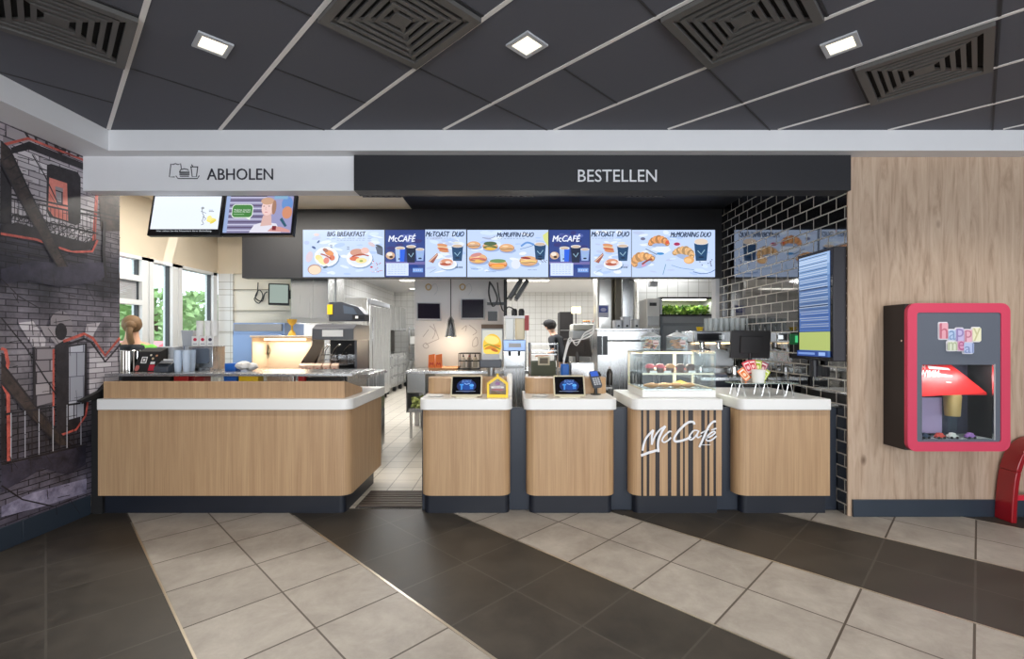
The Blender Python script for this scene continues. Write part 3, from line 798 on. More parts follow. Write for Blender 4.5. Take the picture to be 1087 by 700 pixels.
# ------------------------------------------------------------------ floor grate between the counters
g = thing('entrance_grate', 'dark slatted floor grate in the gap between the counters', 'mat', (-1.1, 4.3, 0))
gx0, gx1 = -1.40, -.79
MB().box(gx0, gx1, 4.17, 4.62, .0, .006, BLACKM).build('backing', g)
sl = MB()
for k in range(7): sl.box(gx0 + .01, gx1 - .01, 4.18 + k * .063, 4.222 + k * .063, .006, .018, mat('brown_grate_rib', (74, 62, 54), .6))
sl.build('rib_panel', g)
# ================================================================== SCREENS, SIGNS AND THINGS ON THE COUNTERS
# ------------------------------------------------------------------ five menu screens on the bulkhead
MY = 6.30
SKYB = em((194, 213, 246), 1.12)
def E(*c): return em(c, 1.12)
INKB = E(34, 52, 84)
def title(f, t, x0, y0, x1, y1, m, sl=0, wb=0):
    for d in (-.22, 0, .22): f.text(t, x0 + d, y0 + d * .6, x1 + d, y1 + d * .6, m, sl, wb)
def bun(f, x, y, w, fill=(204, 120, 90)):
    w *= 1.08; f.ell(x + 1.2, y + w * .34, w * 1.08, w * .36, E(150, 172, 212)); f.ell(x, y, w, w * .55, E(186, 128, 88)); f.ell(x, y - w * .12, w * .92, w * .42, E(226, 176, 130)); f.ell(x, y + w * .10, w * .9, w * .20, E(*fill)); f.ell(x, y + w * .26, w * .84, w * .2, E(222, 172, 124)); f.ell(x - w * .2, y - w * .22, w * .4, w * .12, E(244, 210, 172)); f.line([(x - w * .8, y + w * .16), (x - w * .3, y + w * .22), (x + w * .3, y + w * .14), (x + w * .8, y + w * .18)], .7, E(*[int(v * .62) for v in fill]), True)
def plate(f, x, y, rx, ry):
    f.ell(x + 1, y + 1.2, rx, ry, E(128, 156, 192)); f.ell(x, y, rx, ry, E(236, 240, 250)); f.ell(x, y, rx * .78, ry * .76, E(222, 230, 244))
def cup(f, x0, y0, x1, y1, c=(40, 74, 112)):
    w = x1 - x0; q = w * .12
    f.poly([(x0, y0), (x1, y0), (x1 - q, y1), (x0 + q, y1)], E(*c)); f.ell((x0 + x1) / 2, y0, w / 2, w * .16, E(226, 226, 232))
    f.ell((x0 + x1) / 2, y0 + .2, w * .42, w * .12, E(206, 184, 164))
    f.line([(x0 + w * .25, y0 + (y1 - y0) * .45), (x0 + w * .5, y0 + (y1 - y0) * .65), (x0 + w * .75, y0 + (y1 - y0) * .4)], .8, E(150, 190, 216)); f.ell(x0 + w * .5, y0 + (y1 - y0) * .8, w * .2, .8, E(20, 40, 70))
def croissant(f, x, y, r, rot=0, c=(222, 160, 100)):
    f.ell(x + 1, y - r * .12, r * 1.2, r * .5, E(160, 180, 218), rot)
    for i in range(9):
        a = PI * (1.05 + .9 * i / 8) + rot; t = 1 - abs(i - 4) / 5.5
        f.ell(x + r * math.cos(a), y + r * .62 * math.sin(a), r * .40 * (.5 + t * .6), r * .42 * (.5 + t * .7), E(*[int(v * (.80 + .20 * (i % 2))) for v in c]), a + PI / 2)
        f.ell(x + r * 1.06 * math.cos(a), y + r * .7 * math.sin(a), r * .13, r * .2 * (.4 + t * .7), E(*[min(255, int(v * 1.12)) for v in c]), a + PI / 2)
def squig(f, x0, x1, y, w=.35, c=(110, 130, 160), n=9):
    for i in range(n):
        a = x0 + (x1 - x0) * i / n; f.rect(a, y - w / 2, a + (x1 - x0) / n * random.uniform(.5, .85), y + w / 2, E(*c))
def bg_marble(f, x0, x1):
    f.rect(x0, 244.2, x1, 294.3, SKYB)
    for i in range(34):
        a = random.uniform(x0 + 2, x1 - 8); y = random.uniform(246, 292); f.ell(min(a + 4, x1 - 7), min(max(y, 247), 291), random.uniform(3, 6.5), random.uniform(.6, 2.2), E(*random.choice([(208, 226, 252), (176, 200, 240), (222, 234, 252), (186, 200, 232), (232, 238, 250)])), random.uniform(-.2, .3))
def m_breakfast(f, x0, x1):
    bg_marble(f, x0, x1); title(f, 'BIG BREAKFAST', 348, 251.2, 388, 246.2, INKB, .02, .3); squig(f, 347, 396, 253.4); squig(f, 358, 388, 255.4)
    f.ell(336.5, 249.6, 3, 1.6, E(226, 206, 206)); f.ell(333.6, 263.2, 2.4, 1.2, E(60, 90, 140), .5); f.ell(338.5, 257, 2, .9, E(60, 90, 140), -.8); f.ell(326, 258, 3, 2, E(180, 196, 236)); f.ell(329, 273, 3.6, 6, E(216, 200, 214), .3)
    f.poly([(352, 262), (362, 273), (353, 284), (346, 284)], E(112, 150, 190)); plate(f, 347, 273, 13, 10.5)
    for p in ((339, 274, 4, 3, 236, 222, 150), (343, 278, 5, 3, 240, 230, 170), (350, 269, 5, 3, 226, 150, 96), (346, 266, 3, 2, 168, 110, 90), (353, 274, 3, 3, 216, 120, 90), (347, 277, 3, 3.4, 224, 140, 130)): f.ell(*p[:4], E(*p[4:]), .4)
    f.line([(341, 270), (346, 271.5), (352, 275)], 1.4, E(168, 74, 60), True)
    f.ell(334.5, 286.5, 7.4, 5.6, E(186, 150, 140)); f.ell(334.8, 287, 6.6, 4.8, E(240, 216, 190)); f.rect(327, 292.6, 343, 294.3, SKYB)
    f.ell(346, 284, 2.6, 1.2, E(80, 100, 120), -.3); plate(f, 382, 274.5, 14, 10)
    f.ell(380, 268.5, 8, 4, E(206, 150, 130)); f.ell(388, 266.5, 4.4, 3.4, E(232, 190, 180)); f.ell(377, 275, 5.4, 2.4, E(216, 116, 84)); f.line([(374, 273), (383, 270.5), (392, 272)], 1.3, E(168, 66, 50), True); f.ell(384, 277, 6, 3, E(240, 222, 160)); f.ell(384, 277.5, 2, 1, E(150, 170, 80))
    f.rect(351, 260.4, 353.4, 261, INKB); f.rect(351, 262, 353.4, 262.6, INKB); f.rect(369, 262.6, 371.4, 263.2, INKB); f.rect(369, 264.6, 371.4, 265.2, INKB)
    f.poly([(399, 262), (407, 264), (407, 272), (401, 270)], E(96, 106, 126)); f.ell(403, 262, 4, 1.2, E(70, 80, 90), .4); f.ell(395, 260, 4, 2, E(214, 196, 204), .5)
    for i in range(22): f.ell(random.uniform(394, 406), random.uniform(277, 289), .6, .5, E(*random.choice([(196, 90, 90), (230, 200, 210), (150, 110, 130), (255, 255, 255)])))
    f.ell(395, 284, 1.4, 1, E(196, 70, 80))
def m_cafe(f, x0, x1):
    f.rect(x0, 244.2, x1, 294.3, E(52, 72, 138)); w = x1 - x0
    for i in range(12): f.ell(random.uniform(x0 + 6, x1 - 6), random.uniform(247, 270), random.uniform(3, 6), random.uniform(1, 2.4), E(*random.choice([(44, 52, 110), (76, 84, 150), (58, 60, 120), (88, 104, 172)])))
    f.rect(x0, 278, x1, 281, E(112, 106, 166)); title(f, 'McCAFÉ', x0 + w * .1, 256.8, x0 + w * .76, 248.6, E(232, 238, 255), .06, .3)
    f.ell(x0 + w * .13, 271.5, 4.8, 4, E(206, 170, 140)); f.ell(x0 + w * .11, 270, 3, 2, E(240, 226, 214)); f.ell(x0 + w * .15, 273, 2, 1.2, E(60, 40, 30))
    cup(f, x0 + w * .25, 263.6, x0 + w * .50, 278, (168, 196, 236)); f.poly([(x0 + w * .37, 265), (x0 + w * .5, 265), (x0 + w * .48, 278), (x0 + w * .37, 278)], E(44, 100, 226))
    cup(f, x0 + w * .53, 262, x0 + w * .78, 279, (30, 40, 66)); cup(f, x0 + w * .77, 265, x0 + w * .99, 277, (150, 176, 224))
    f.rect(x0 + w * .03, 279.6, x0 + w * .59, 293, E(210, 224, 252))
    for k in range(5): squig(f, x0 + w * .08, x0 + w * .55, 281.6 + k * 2.3, .4, (150, 172, 214), 6)
    f.ell(x0 + w * .72, 283.6, 5, 2.4, E(24, 60, 140)); f.rect(x0 + w * .70, 285, x0 + w * .96, 289.4, E(120, 160, 226)); squig(f, x0 + w * .72, x0 + w * .94, 287.2, .7, (226, 236, 255), 4)
def m_toast(f, x0, x1):
    bg_marble(f, x0, x1); w = x1 - x0
    title(f, 'McTOAST  DUO', x0 + w * .03, 251.8, x0 + w * .95, 246.4, INKB, .03, .25); squig(f, x0 + w * .04, x0 + w * .66, 253.6)
    for a, b, c, d, col in ((.42, 261, 5.6, 1.7, (214, 150, 110)), (.43, 263.4, 6, 1.4, (226, 190, 150)), (.44, 265, 6, 1.2, (196, 96, 66)), (.46, 267, 5.6, 1.5, (206, 140, 100))): f.ell(x0 + w * a, b, c, d, E(*col), .12)
    f.poly([(x0 + w * .08, 278), (x0 + w * .30, 269), (x0 + w * .32, 271.5), (x0 + w * .2, 280)], E(158, 96, 84)); f.line([(x0 + w * .1, 278.4), (x0 + w * .3, 270.6)], .9, E(232, 196, 170))
    plate(f, x0 + w * .55, 281, 10, 5.6); f.ell(x0 + w * .52, 279.4, 7.4, 4, E(226, 196, 190)); f.ell(x0 + w * .53, 278, 6, 2.6, E(216, 150, 120)); f.ell(x0 + w * .5, 281, 6, 1.4, E(176, 84, 60)); f.ell(x0 + w * .56, 279, 3, 1.4, E(240, 220, 210))
    cup(f, x0 + w * .65, 261.6, x0 + w * .93, 277.6); f.ell(x0 + w * .76, 258.4, 4, .9, E(220, 224, 214)); squig(f, x0 + w * .74, x0 + w * .92, 284.4, 1.6, (70, 90, 120), 5); f.line([(x0 + w * .12, 290), (x0 + w * .28, 286)], .5, E(140, 160, 180))
def m_muffin(f, x0, x1):
    bg_marble(f, x0, x1); title(f, 'McMUFFIN DUO', 528, 251.8, 566.5, 247, INKB, .03, .25); squig(f, 528, 558, 253.6)
    f.poly([(581.8, 246), (581.8, 262), (577, 255), (576, 250)], E(214, 220, 140)); f.line([(512, 252.6), (520, 253.6), (526, 251)], .9, E(150, 160, 190), True)
    bun(f, 503, 260.4, 6.6, (200, 170, 150)); bun(f, 520.5, 262, 7.6, (96, 120, 66)); f.ell(520.5, 259, 7, 2.2, E(84, 106, 74)); f.ell(520.5, 264.6, 5.6, 1.2, E(232, 190, 80)); bun(f, 538, 263.6, 7.4, (214, 170, 120)); bun(f, 507.5, 275, 9, (206, 110, 100)); f.ell(505.6, 271, 6, 2, E(206, 140, 136), -.2); f.ell(508, 277.6, 4, 1.2, E(236, 190, 100))
    bun(f, 528.5, 281, 9.4, (232, 130, 70)); f.ell(528.5, 277.5, 8.6, 2, E(116, 150, 96)); f.ell(528.5, 282.5, 7, 1.6, E(240, 170, 80)); bun(f, 561, 277.5, 9, (240, 206, 130)); f.ell(558, 274.4, 5.4, 1.2, E(150, 60, 54), .1)
    f.line([(553, 262), (560, 258), (570, 262)], 2, E(104, 150, 214), True); f.line([(552, 265), (560, 263), (566, 261)], .7, E(120, 150, 190), True); cup(f, 567, 259.6, 579.4, 276)
    f.ell(547.5, 281, 5, 5, E(222, 228, 244)); f.ell(573, 275.6, 3, 1, E(30, 40, 60))
    for i in range(7): f.ell(574 + i * 1, 277 + (i % 3) * .9, .5, .4, E(60, 50, 60))
    squig(f, 500, 511, 286, .5); squig(f, 516, 527, 289, .5); squig(f, 560, 570, 287, .5)
def m_morning(f, x0, x1):
    bg_marble(f, x0, x1); title(f, 'McMORNING DUO', 712, 252, 754.5, 246.6, INKB, .03, .25)
    croissant(f, 699, 260, 9, 0, (226, 160, 106)); f.ell(708, 257.6, 2, 2, E(216, 96, 70)); f.poly([(690, 265), (705, 270), (712, 266), (709, 262), (697, 262)], E(226, 234, 250)); f.ell(700.6, 269.6, 4, 1.3, E(60, 140, 206)); f.line([(685, 264.6), (697, 270.6)], .9, E(110, 124, 150))
    croissant(f, 683.5, 279, 10.5, -.5, (228, 172, 116)); f.line([(681, 281), (687, 277), (692, 275.4)], 1.8, E(150, 70, 60), True); f.ell(683, 282, 2.6, 1, E(214, 150, 190), -.4)
    f.ell(718, 260, 4.4, 2.6, E(210, 206, 236)); f.ell(718, 259.6, 3.2, 1.7, E(168, 50, 90)); f.ell(682, 254, 2.6, 1.6, E(110, 110, 140)); croissant(f, 724, 272, 9.6, .35, (222, 178, 128)); f.ell(730.6, 276.6, 5.6, 4, E(226, 170, 110)); f.ell(729.6, 277, 4, 2.4, E(240, 196, 142))
    cup(f, 736, 258, 751, 277.4); f.ell(743.4, 257, 7, 3, E(224, 206, 190)); f.line([(712, 282), (722, 285), (736, 287)], .5, E(104, 150, 190), True); f.line([(735, 289), (744, 291), (752, 290), (758, 287)], .7, E(70, 110, 170), True); f.line([(703, 292), (706, 281)], .6, E(80, 140, 170))
    for i in range(9): f.ell(random.uniform(741, 755), random.uniform(276, 283), .7, .5, E(80, 74, 110))
SEGS = [('menu screen with two breakfast plates under BIG BREAKFAST, leftmost', 321.2, 408.4, [(m_breakfast, 321.6, 408)]), ('menu screen left of centre, half blue coffee cups and half toast', 408.6, 495.4, [(m_cafe, 409, 451), (m_toast, 451.6, 495)]),
        ('menu screen with six muffin burgers under McMUFFIN DUO', 495.6, 582.4, [(m_muffin, 496, 582)]), ('menu screen right of the muffin screen, half blue coffee cups, half toast', 582.6, 670.0, [(m_cafe, 583, 626), (m_toast, 626.6, 669.6)]),
        ('menu screen with croissants and coffee under McMORNING DUO, rightmost', 670.2, 759.4, [(m_morning, 670.6, 759)])]
for lab, x0, x1, ps_ in SEGS:
    a, b = at(x0, 294.9, MY), at(x1, 243.6, MY)
    r = thing('menu_screen', lab, 'menu screen', ((a.x + b.x) / 2, MY, a.z), 'lit menu screens over the counter')
    MB().box(a.x, b.x, MY + .001, 6.38, a.z, b.z, BLACK).build('housing', r)
    mb = MB(); f = pxflat(mb, MY, .00025)
    for fn, p, q in ps_: fn(f, p, q)
    mb.build('display', r, smooth=False)

# ------------------------------------------------------------------ the two hanging order monitors
def hung_monitor(x0, x1, lab, draw):
    Y = 4.22; w = X(x1, Y) - X(x0, Y); h = .395; cx = (X(x0, Y) + X(x1, Y)) / 2
    r = thing('hanging_monitor', lab, 'monitor', (cx, Y, Z(253, Y)), 'order monitors hung under the pickup sign')
    zt = Z(206.3, Y)
    T = Matrix.Translation((cx, Y, zt)) @ Matrix.Rotation(math.radians(-11), 4, 'X')
    b = MB(); b.box(-w / 2, w / 2, .002, .045, -h, 0, BLACK); b.xform(T).build('housing', r, bev=.004)
    mb = MB(); f = Flat(mb, (0, .0015, 0), (1, 0, 0), (0, 0, 1), (0, -1, 0), .0005)
    f.rect(-w / 2 + .004, -h + .004, w / 2 - .004, -.004, flatc((14, 14, 16), .3)); draw(f, w, h); mb.xform(T); mb.build('display', r, smooth=False)
    return r, T, w, h
def scr_left(f, w, h):
    a, b = -w / 2 + .022, w / 2 - .022; t, u = -.020, -h + .058
    f.rect(a, u, b, t, E(232, 240, 252)); f.text('Hier sehen Sie die Nummern Ihrer Bestellung.', a + .06, u - .028, b - .05, u - .010, E(210, 215, 222))
    q = w / .645
    f.ell(.235 * q, u + .085, .045, .022, E(240, 226, 130)); f.ell(.215 * q, u + .105, .022, .026, E(242, 232, 150)); f.ell(.25 * q, u + .07, .03, .012, E(230, 212, 90), .6)
    g = E(90, 96, 100)
    f.line([(.14, u + .19), (.15, u + .15), (.165, u + .12), (.155, u + .08), (.17, u + .05), (.15, u + .04)], .005, g, True); f.line([(.13, u + .17), (.16, u + .16), (.18, u + .15)], .004, g, True); f.line([(.15, u + .12), (.185, u + .10), (.17, u + .08)], .004, g, True)
    f.ell(.145, u + .2, .014, .012, E(150, 156, 160)); f.rect(.205, u + .165, .25, u + .17, g); f.rect(.205, u + .178, .24, u + .182, g)
def scr_right(f, w, h):
    a, b = -w / 2 + .022, w / 2 - .022; t, u = -.022, -h + .022
    f.rect(a, u, b, t, E(130, 126, 160))
    for i in range(13):
        y = u + .02 + i * .026; f.rect(a + .03, y, b - .24, y + .011, E(86, 74, 104) if i % 2 else E(196, 196, 220))
    f.rect(a, u, a + .035, t, E(150, 170, 210)); f.rect(b - .24, u, b, t, E(150, 150, 190)); f.ell(b - .05, t - .075, .05, .07, E(100, 140, 200)); f.ell(b - .045, t - .16, .045, .06, E(206, 140, 110)); f.rect(b - .17, t - .03, b - .05, t, E(130, 170, 200))
    f.poly([(a + .235, u), (a + .275, u + .075), (a + .36, u + .10), (a + .47, u + .085), (a + .52, u)], E(222, 220, 232))
    f.poly([(a + .33, u + .06), (a + .345, u + .16), (a + .42, u + .16), (a + .43, u + .07)], E(214, 178, 172)); f.ell(a + .385, u + .235, .060, .084, E(214, 178, 172)); f.ell(a + .378, u + .238, .052, .076, E(232, 200, 196)); f.ell(a + .375, u + .30, .06, .035, E(196, 156, 130)); f.ell(a + .438, u + .24, .02, .07, E(160, 120, 100))
    for dx in (-.028, .018): f.ell(a + .375 + dx, u + .25, .009, .004, E(126, 96, 94))
    f.line([(a + .37, u + .245), (a + .362, u + .22), (a + .374, u + .215)], .004, E(196, 150, 146)); f.ell(a + .372, u + .192, .014, .004, E(204, 130, 132))
    f.poly([(a + .40, u + .01), (a + .45, u + .06), (a + .52, u + .05), (a + .60, u + .02), (a + .60, u)], E(206, 150, 146)); f.rect(a + .44, u + .02, a + .475, u + .06, E(120, 40, 50)); f.poly([(a + .50, u + .12), (a + .52, u + .14), (a + .57, u + .06), (a + .55, u + .05)], E(50, 90, 110))
    # speech bubble
    def rr(x0, x1, y0, y1, r): return rrect(x0, x1, y0, y1, r)
    f.poly(rr(a + .065, a + .255, u + .135, u + .268, .035), E(226, 236, 226)); f.poly([(a + .19, u + .14), (a + .235, u + .115), (a + .24, u + .15)], E(226, 236, 226)); f.poly(rr(a + .071, a + .249, u + .142, u + .261, .03), E(70, 128, 66))
    f.text('Welches Getränk', a + .085, u + .206, a + .235, u + .220, E(236, 244, 236)); f.text('möchten Sie dazu?', a + .085, u + .188, a + .235, u + .202, E(236, 244, 236)); f.rect(a + .085, u + .166, a + .18, u + .170, E(180, 214, 176))
h1 = hung_monitor(162.5, 238.4, 'white order monitor with small doodle, left of the hanging pair', scr_left)
h2 = hung_monitor(239.2, 315, 'order monitor showing a person and green speech bubble', scr_right)
mt = thing('monitor_mount', 'dark ceiling mount holding the two hanging order monitors', 'mount', (X(250, 4.36), 4.36, 2.86))
b = MB(); mx = X(250, 4.36); b.cyl((mx, 4.40, 2.83), (mx, 4.40, SZ - .012), .022, BLACK); b.build('pole', mt)
b = MB(); b.box(X(190, 4.36), X(300, 4.36), 4.375, 4.425, 2.80, 2.835, BLACK); b.build('cross_bar', mt)
b = MB(); b.lathe(mx, 4.40, [(.07, SZ - .012), (.07, SZ - .001), (.02, SZ - .001)], BLACK); b.build('ceiling_plate', mt)
for px in (200, 282):
    x = X(px, 4.36); MB().box(x - .04, x + .04, 4.305, 4.385, 2.70, 2.80, BLACK).build('bracket', mt)

# ------------------------------------------------------------------ portrait order screen on the tiled wall
r = thing('portrait_screen', 'tall portrait order screen mounted on the black tiled wall', 'screen', (2.80, 4.24, .9 + .4))
y0, y1, z0, z1 = 3.985 + .02, 4.50, Z(384, 4.0), Z(261.5, 4.0)
MB().box(2.755, 2.8699, y0, y1, z0, z1, mat('screen_housing', (40, 38, 44), .4)).build('housing', r, bev=.006)
mb = MB(); f = Flat(mb, (2.7545, 0, 0), (0, 1, 0), (0, 0, 1), (-1, 0, 0), .0005)
f.rect(y0 + .004, z0 + .004, y1 - .004, z1 - .004, flatc((14, 14, 20), .2))
ya, yb_, za, zb = y0 + .035, y1 - .028, z0 + .035, z1 - .03
f.rect(ya, za, yb_, zb, E(70, 104, 168)); hh = zb - za
f.rect(ya, za + .055, yb_, za + hh * .24, E(172, 186, 108)); f.rect(ya, za + hh * .24, yb_, za + hh * .245, E(30, 50, 90))
for i in range(5): f.rect(ya, za + hh * (.45 + .11 * i), yb_, za + hh * (.56 + .11 * i), E(*[(78, 108, 156), (88, 120, 170), (100, 134, 184), (126, 158, 202), (156, 184, 222)][i]))
for i in range(34):
    z = za + hh * .27 + i * hh * .0212; m = E(*[int(v * (.74 + .26 * i / 33)) for v in (206, 218, 236)]) if i % 3 else E(60, 80, 120)
    f.rect(ya + .012, z, yb_ - .012 - .03 * (i * 7 % 5) / 5, z + .0062, m)
for q in (.49, .66): f.rect(ya, za + hh * q, yb_, za + hh * q + .008, E(20, 34, 66))
f.rect(ya, za, yb_, za + .05, E(40, 70, 140)); f.rect(ya + .03, za + .01, ya + .12, za + .04, E(150, 180, 230)); f.rect(ya + .17, za + .015, yb_ - .02, za + .035, E(120, 150, 210))
mb.build('display', r, smooth=False)
MB().cyl((2.82, 4.36, z0 - .16), (2.82, 4.36, z0 + .02), .035, mat('screen_housing', (40, 38, 44), .4)).box(2.79, 2.869, 4.33, 4.39, z0 - .15, z0 - .06, BLACK).build('wall_bracket', r)

# ------------------------------------------------------------------ red framed toy display on the oak wall
bx0, bx1, byf, byb = 3.165, 3.988, 3.734, 3.9845
bz0, bz1 = Z(479.5, byf), Z(322, byf)
r = thing('toy_display', 'red framed dark wall cabinet with a lit toy window', 'display case', ((bx0 + bx1) / 2, 3.9, bz0))
wx0, wx1, wz0, wz1 = X(979.5, byf), X(1057, byf), Z(467, byf), Z(387.5, byf)
c = MB(); DK = mat('display_dark_side', (40, 34, 34), .5); GP = mat('display_grey_face', (92, 98, 110), .5)
c.box(bx0 + .004, bx0 + .02, byf + .03, byb, bz0 + .02, bz1 - .02, DK); c.box(bx1 - .02, bx1 - .004, byf + .03, byb, bz0 + .02, bz1 - .02, DK)
c.box(bx0 + .004, bx1 - .004, byf + .03, byb, bz1 - .02, bz1 - .004, DK); c.box(bx0 + .004, bx1 - .004, byf + .03, byb, bz0 + .004, bz0 + .02, DK); c.box(bx0 + .01, bx1 - .01, byb - .01, byb, bz0 + .01, bz1 - .01, DK)
c.build('cabinet', r)
c = MB(); ob = rrect(bx0, bx1, bz0, bz1, .07); ib = rrect(bx0 + .075, bx1 - .075, bz0 + .075, bz1 - .075, .02)
def ringY(mb, o_, i_, ya_, yb2, m):
    vs = [[mb.bm.verts.new((p[0], y, p[1])) for p in L_] for L_, y in ((o_, ya_), (i_, ya_), (i_, yb2), (o_, yb2))]
    n = len(o_); fs = []
    for k in range(4):
        A_, B_ = vs[k], vs[(k + 1) % 4]
        for i in range(n): fs.append(mb.face([A_[i], A_[(i + 1) % n], B_[(i + 1) % n], B_[i]], m))
    bmesh.ops.recalc_face_normals(mb.bm, faces=fs)
ringY(c, ob, ib, byf, byf + .032, mat('coral_red_frame', (210, 62, 92), .4)); c.build('frame', r)
c = MB(); gx0_, gx1_, gz0_, gz1_ = bx0 + .07, bx1 - .07, bz0 + .07, bz1 - .07
c.box(gx0_, gx1_, byf + .006, byf + .02, wz1, gz1_, GP); c.box(gx0_, gx1_, byf + .006, byf + .02, gz0_, wz0, GP); c.box(gx0_, wx0, byf + .006, byf + .02, wz0, wz1, GP); c.box(wx1, gx1_, byf + .006, byf + .02, wz0, wz1, GP)
fp = c.build('face_panel', r)
# inside: side walls, sloped red banner, shelf
c = MB(); IN = mat('display_inner', (120, 104, 130), .6)
c.box(wx0 - .02, wx0, byf + .02, byb - .012, wz0 - .01, wz1 + .01, IN); c.box(wx1, wx1 + .02, byf + .02, byb - .012, wz0 - .01, wz1 + .01, BLACKM); c.box(wx0, wx1, byf + .02, byb - .012, wz0 - .015, wz0, LGREY); c.box(wx0, wx1, byf + .02, byb - .012, wz1, wz1 + .015, IN)
c.box(wx0, wx1, byb - .02, byb - .012, wz0, wz1, mat('display_back', (60, 56, 72), .6)); c.build('inner_box', r)
def wp(a, b, d=0): return (wx0 + (wx1 - wx0) * (a - 30) / 570, byf + d, wz1 - (wz1 - wz0) * (b - 30) / 625)
c = MB(); rb = mat('banner_red', (226, 44, 44), .35)
V = [wp(30, 36, .19), wp(420, 36, .19), wp(590, 270, .06), wp(590, 290, .06), wp(330, 288, .06), wp(30, 305, .06)]
a_ = [c.bm.verts.new(v) for v in V]; b_ = [c.bm.verts.new((v[0], v[1] + .006, v[2])) for v in V]; n = len(V)
fs = [c.face(a_, rb), c.face(b_[::-1], rb)] + [c.face([a_[i], a_[(i + 1) % n], b_[(i + 1) % n], b_[i]], rb) for i in range(n)]
bmesh.ops.recalc_face_normals(c.bm, faces=[q for q in fs if q])
bo = Vector(wp(30, 305, .0585)); bu = (Vector(wp(30, 36, .1885)) - bo)
ff = Flat(c, bo, (1, 0, 0), bu.normalized(), Vector((0, -1, -.3)).normalized(), .0008); L_ = bu.length; ww = (wx1 - wx0)
ff.text('BALL IM', .02, L_ * .84, ww * .30, L_ * .97, PAPER, .1); ff.text('MY WIMM', .012, L_ * .60, ww * .46, L_ * .82, PAPER, .1)
ff.poly([(ww * .30, L_ * .78), (ww * .64, L_ * .64), (ww * .66, L_ * .60), (ww * .30, L_ * .64)], PAPER); ff.poly([(ww * .34, L_ * .96), (ww * .62, L_ * .88), (ww * .64, L_ * .82), (ww * .34, L_ * .86)], PAPER); ff.line([(ww * .5, L_ * .45), (ww * .74, L_ * .40), (ww * .72, L_ * .50)], .012, flatc((250, 170, 160)))
c.build('banner', r, smooth=False)
c = MB()
c.prism([(wx0 + .002, byf + .165), (wx0 + ww * .50, byf + .15), (wx0 + ww * .49, byf + .165), (wx0 + .002, byf + .18)], wz0 + .02, wz0 + (wz1 - wz0) * .53, mat('lilac_card', (176, 150, 184), .5)); c.build('backdrop_card', r)
MB().box(wx0 - .01, wx1 + .01, byf + .012, byf + .016, wz0 - .005, wz1 + .005, GLASS).build('glass_pane', r)
MB().box(wx1 - .012, wx1 + .002, byf + .003, byf + .018, wz0 - .004, wz1 + .004, CHROME).build('hinge_strip', r)
MB().cyl((bx0 + .008, byf + .05, Z(362, byf)), (bx0 - .008, byf + .05, Z(362, byf)), .008, CHROME).build('lock', r)
L = bpy.data.lights.new('display_lamp', 'AREA'); L.shape = 'RECTANGLE'; L.size = ww * .8; L.size_y = .05; L.energy = 2.4; L.color = (1, .93, .93)
o = bpy.data.objects.new('display_lamp', L); COL.objects.link(o); o.location = ((wx0 + wx1) / 2, byf + .045, wz1 - .008)
# toys on the display shelf
tc_ = wp(355, 0)[0]; rr_ = ww * .10
t = thing('toy_cup', 'tan cup shaped toy on a clear stand in the red framed display', 'toy', (tc_, byf + .102, wz0))
MB().lathe(tc_, byf + .102, [(.001, wz0 + .175), (rr_ * .85, wz0 + .175), (rr_, wz0 + .335), (rr_ * .92, wz0 + .35), (.001, wz0 + .352)], mat('tan_card', (196, 160, 100), .5)).build('body', t)
MB().lathe(tc_, byf + .102, [(rr_ * .5, wz0 + .0005), (rr_ * .55, wz0 + .174), (rr_ * .5, wz0 + .174), (rr_ * .45, wz0 + .0005)], GLASS).build('stand', t)
for i, (a, cc, lab) in enumerate(((80, (60, 70, 90), 'small dark blue toy car lowest left in the toy display'), (200, (226, 90, 80), 'small red and white toy car before the lilac card'), (300, (230, 226, 220), 'white toy car under the tan toy cup'), (440, (170, 120, 190), 'small purple toy car right of the tan cup'))):
    x = wp(a, 0)[0]; y = byf + .041
    t = thing('toy_car', lab, 'toy', (x, y, wz0), 'little toys on the display shelf')
    m = mat('toy_%d' % i, cc, .35)
    MB().prismY([(x - .035, wz0 + .01), (x + .035, wz0 + .01), (x + .036, wz0 + .026), (x + .02, wz0 + .03), (x + .012, wz0 + .046), (x - .014, wz0 + .046), (x - .024, wz0 + .03), (x - .036, wz0 + .026)], y - .016, y + .016, m).build('body', t, bev=.002)
    for sx in (-.022, .022):
        for sy in (-.017, .017): MB().cyl((x + sx, y + sy - .003, wz0 + .010), (x + sx, y + sy + .003, wz0 + .010), .0098, RUB, n=12).build('wheel', t)
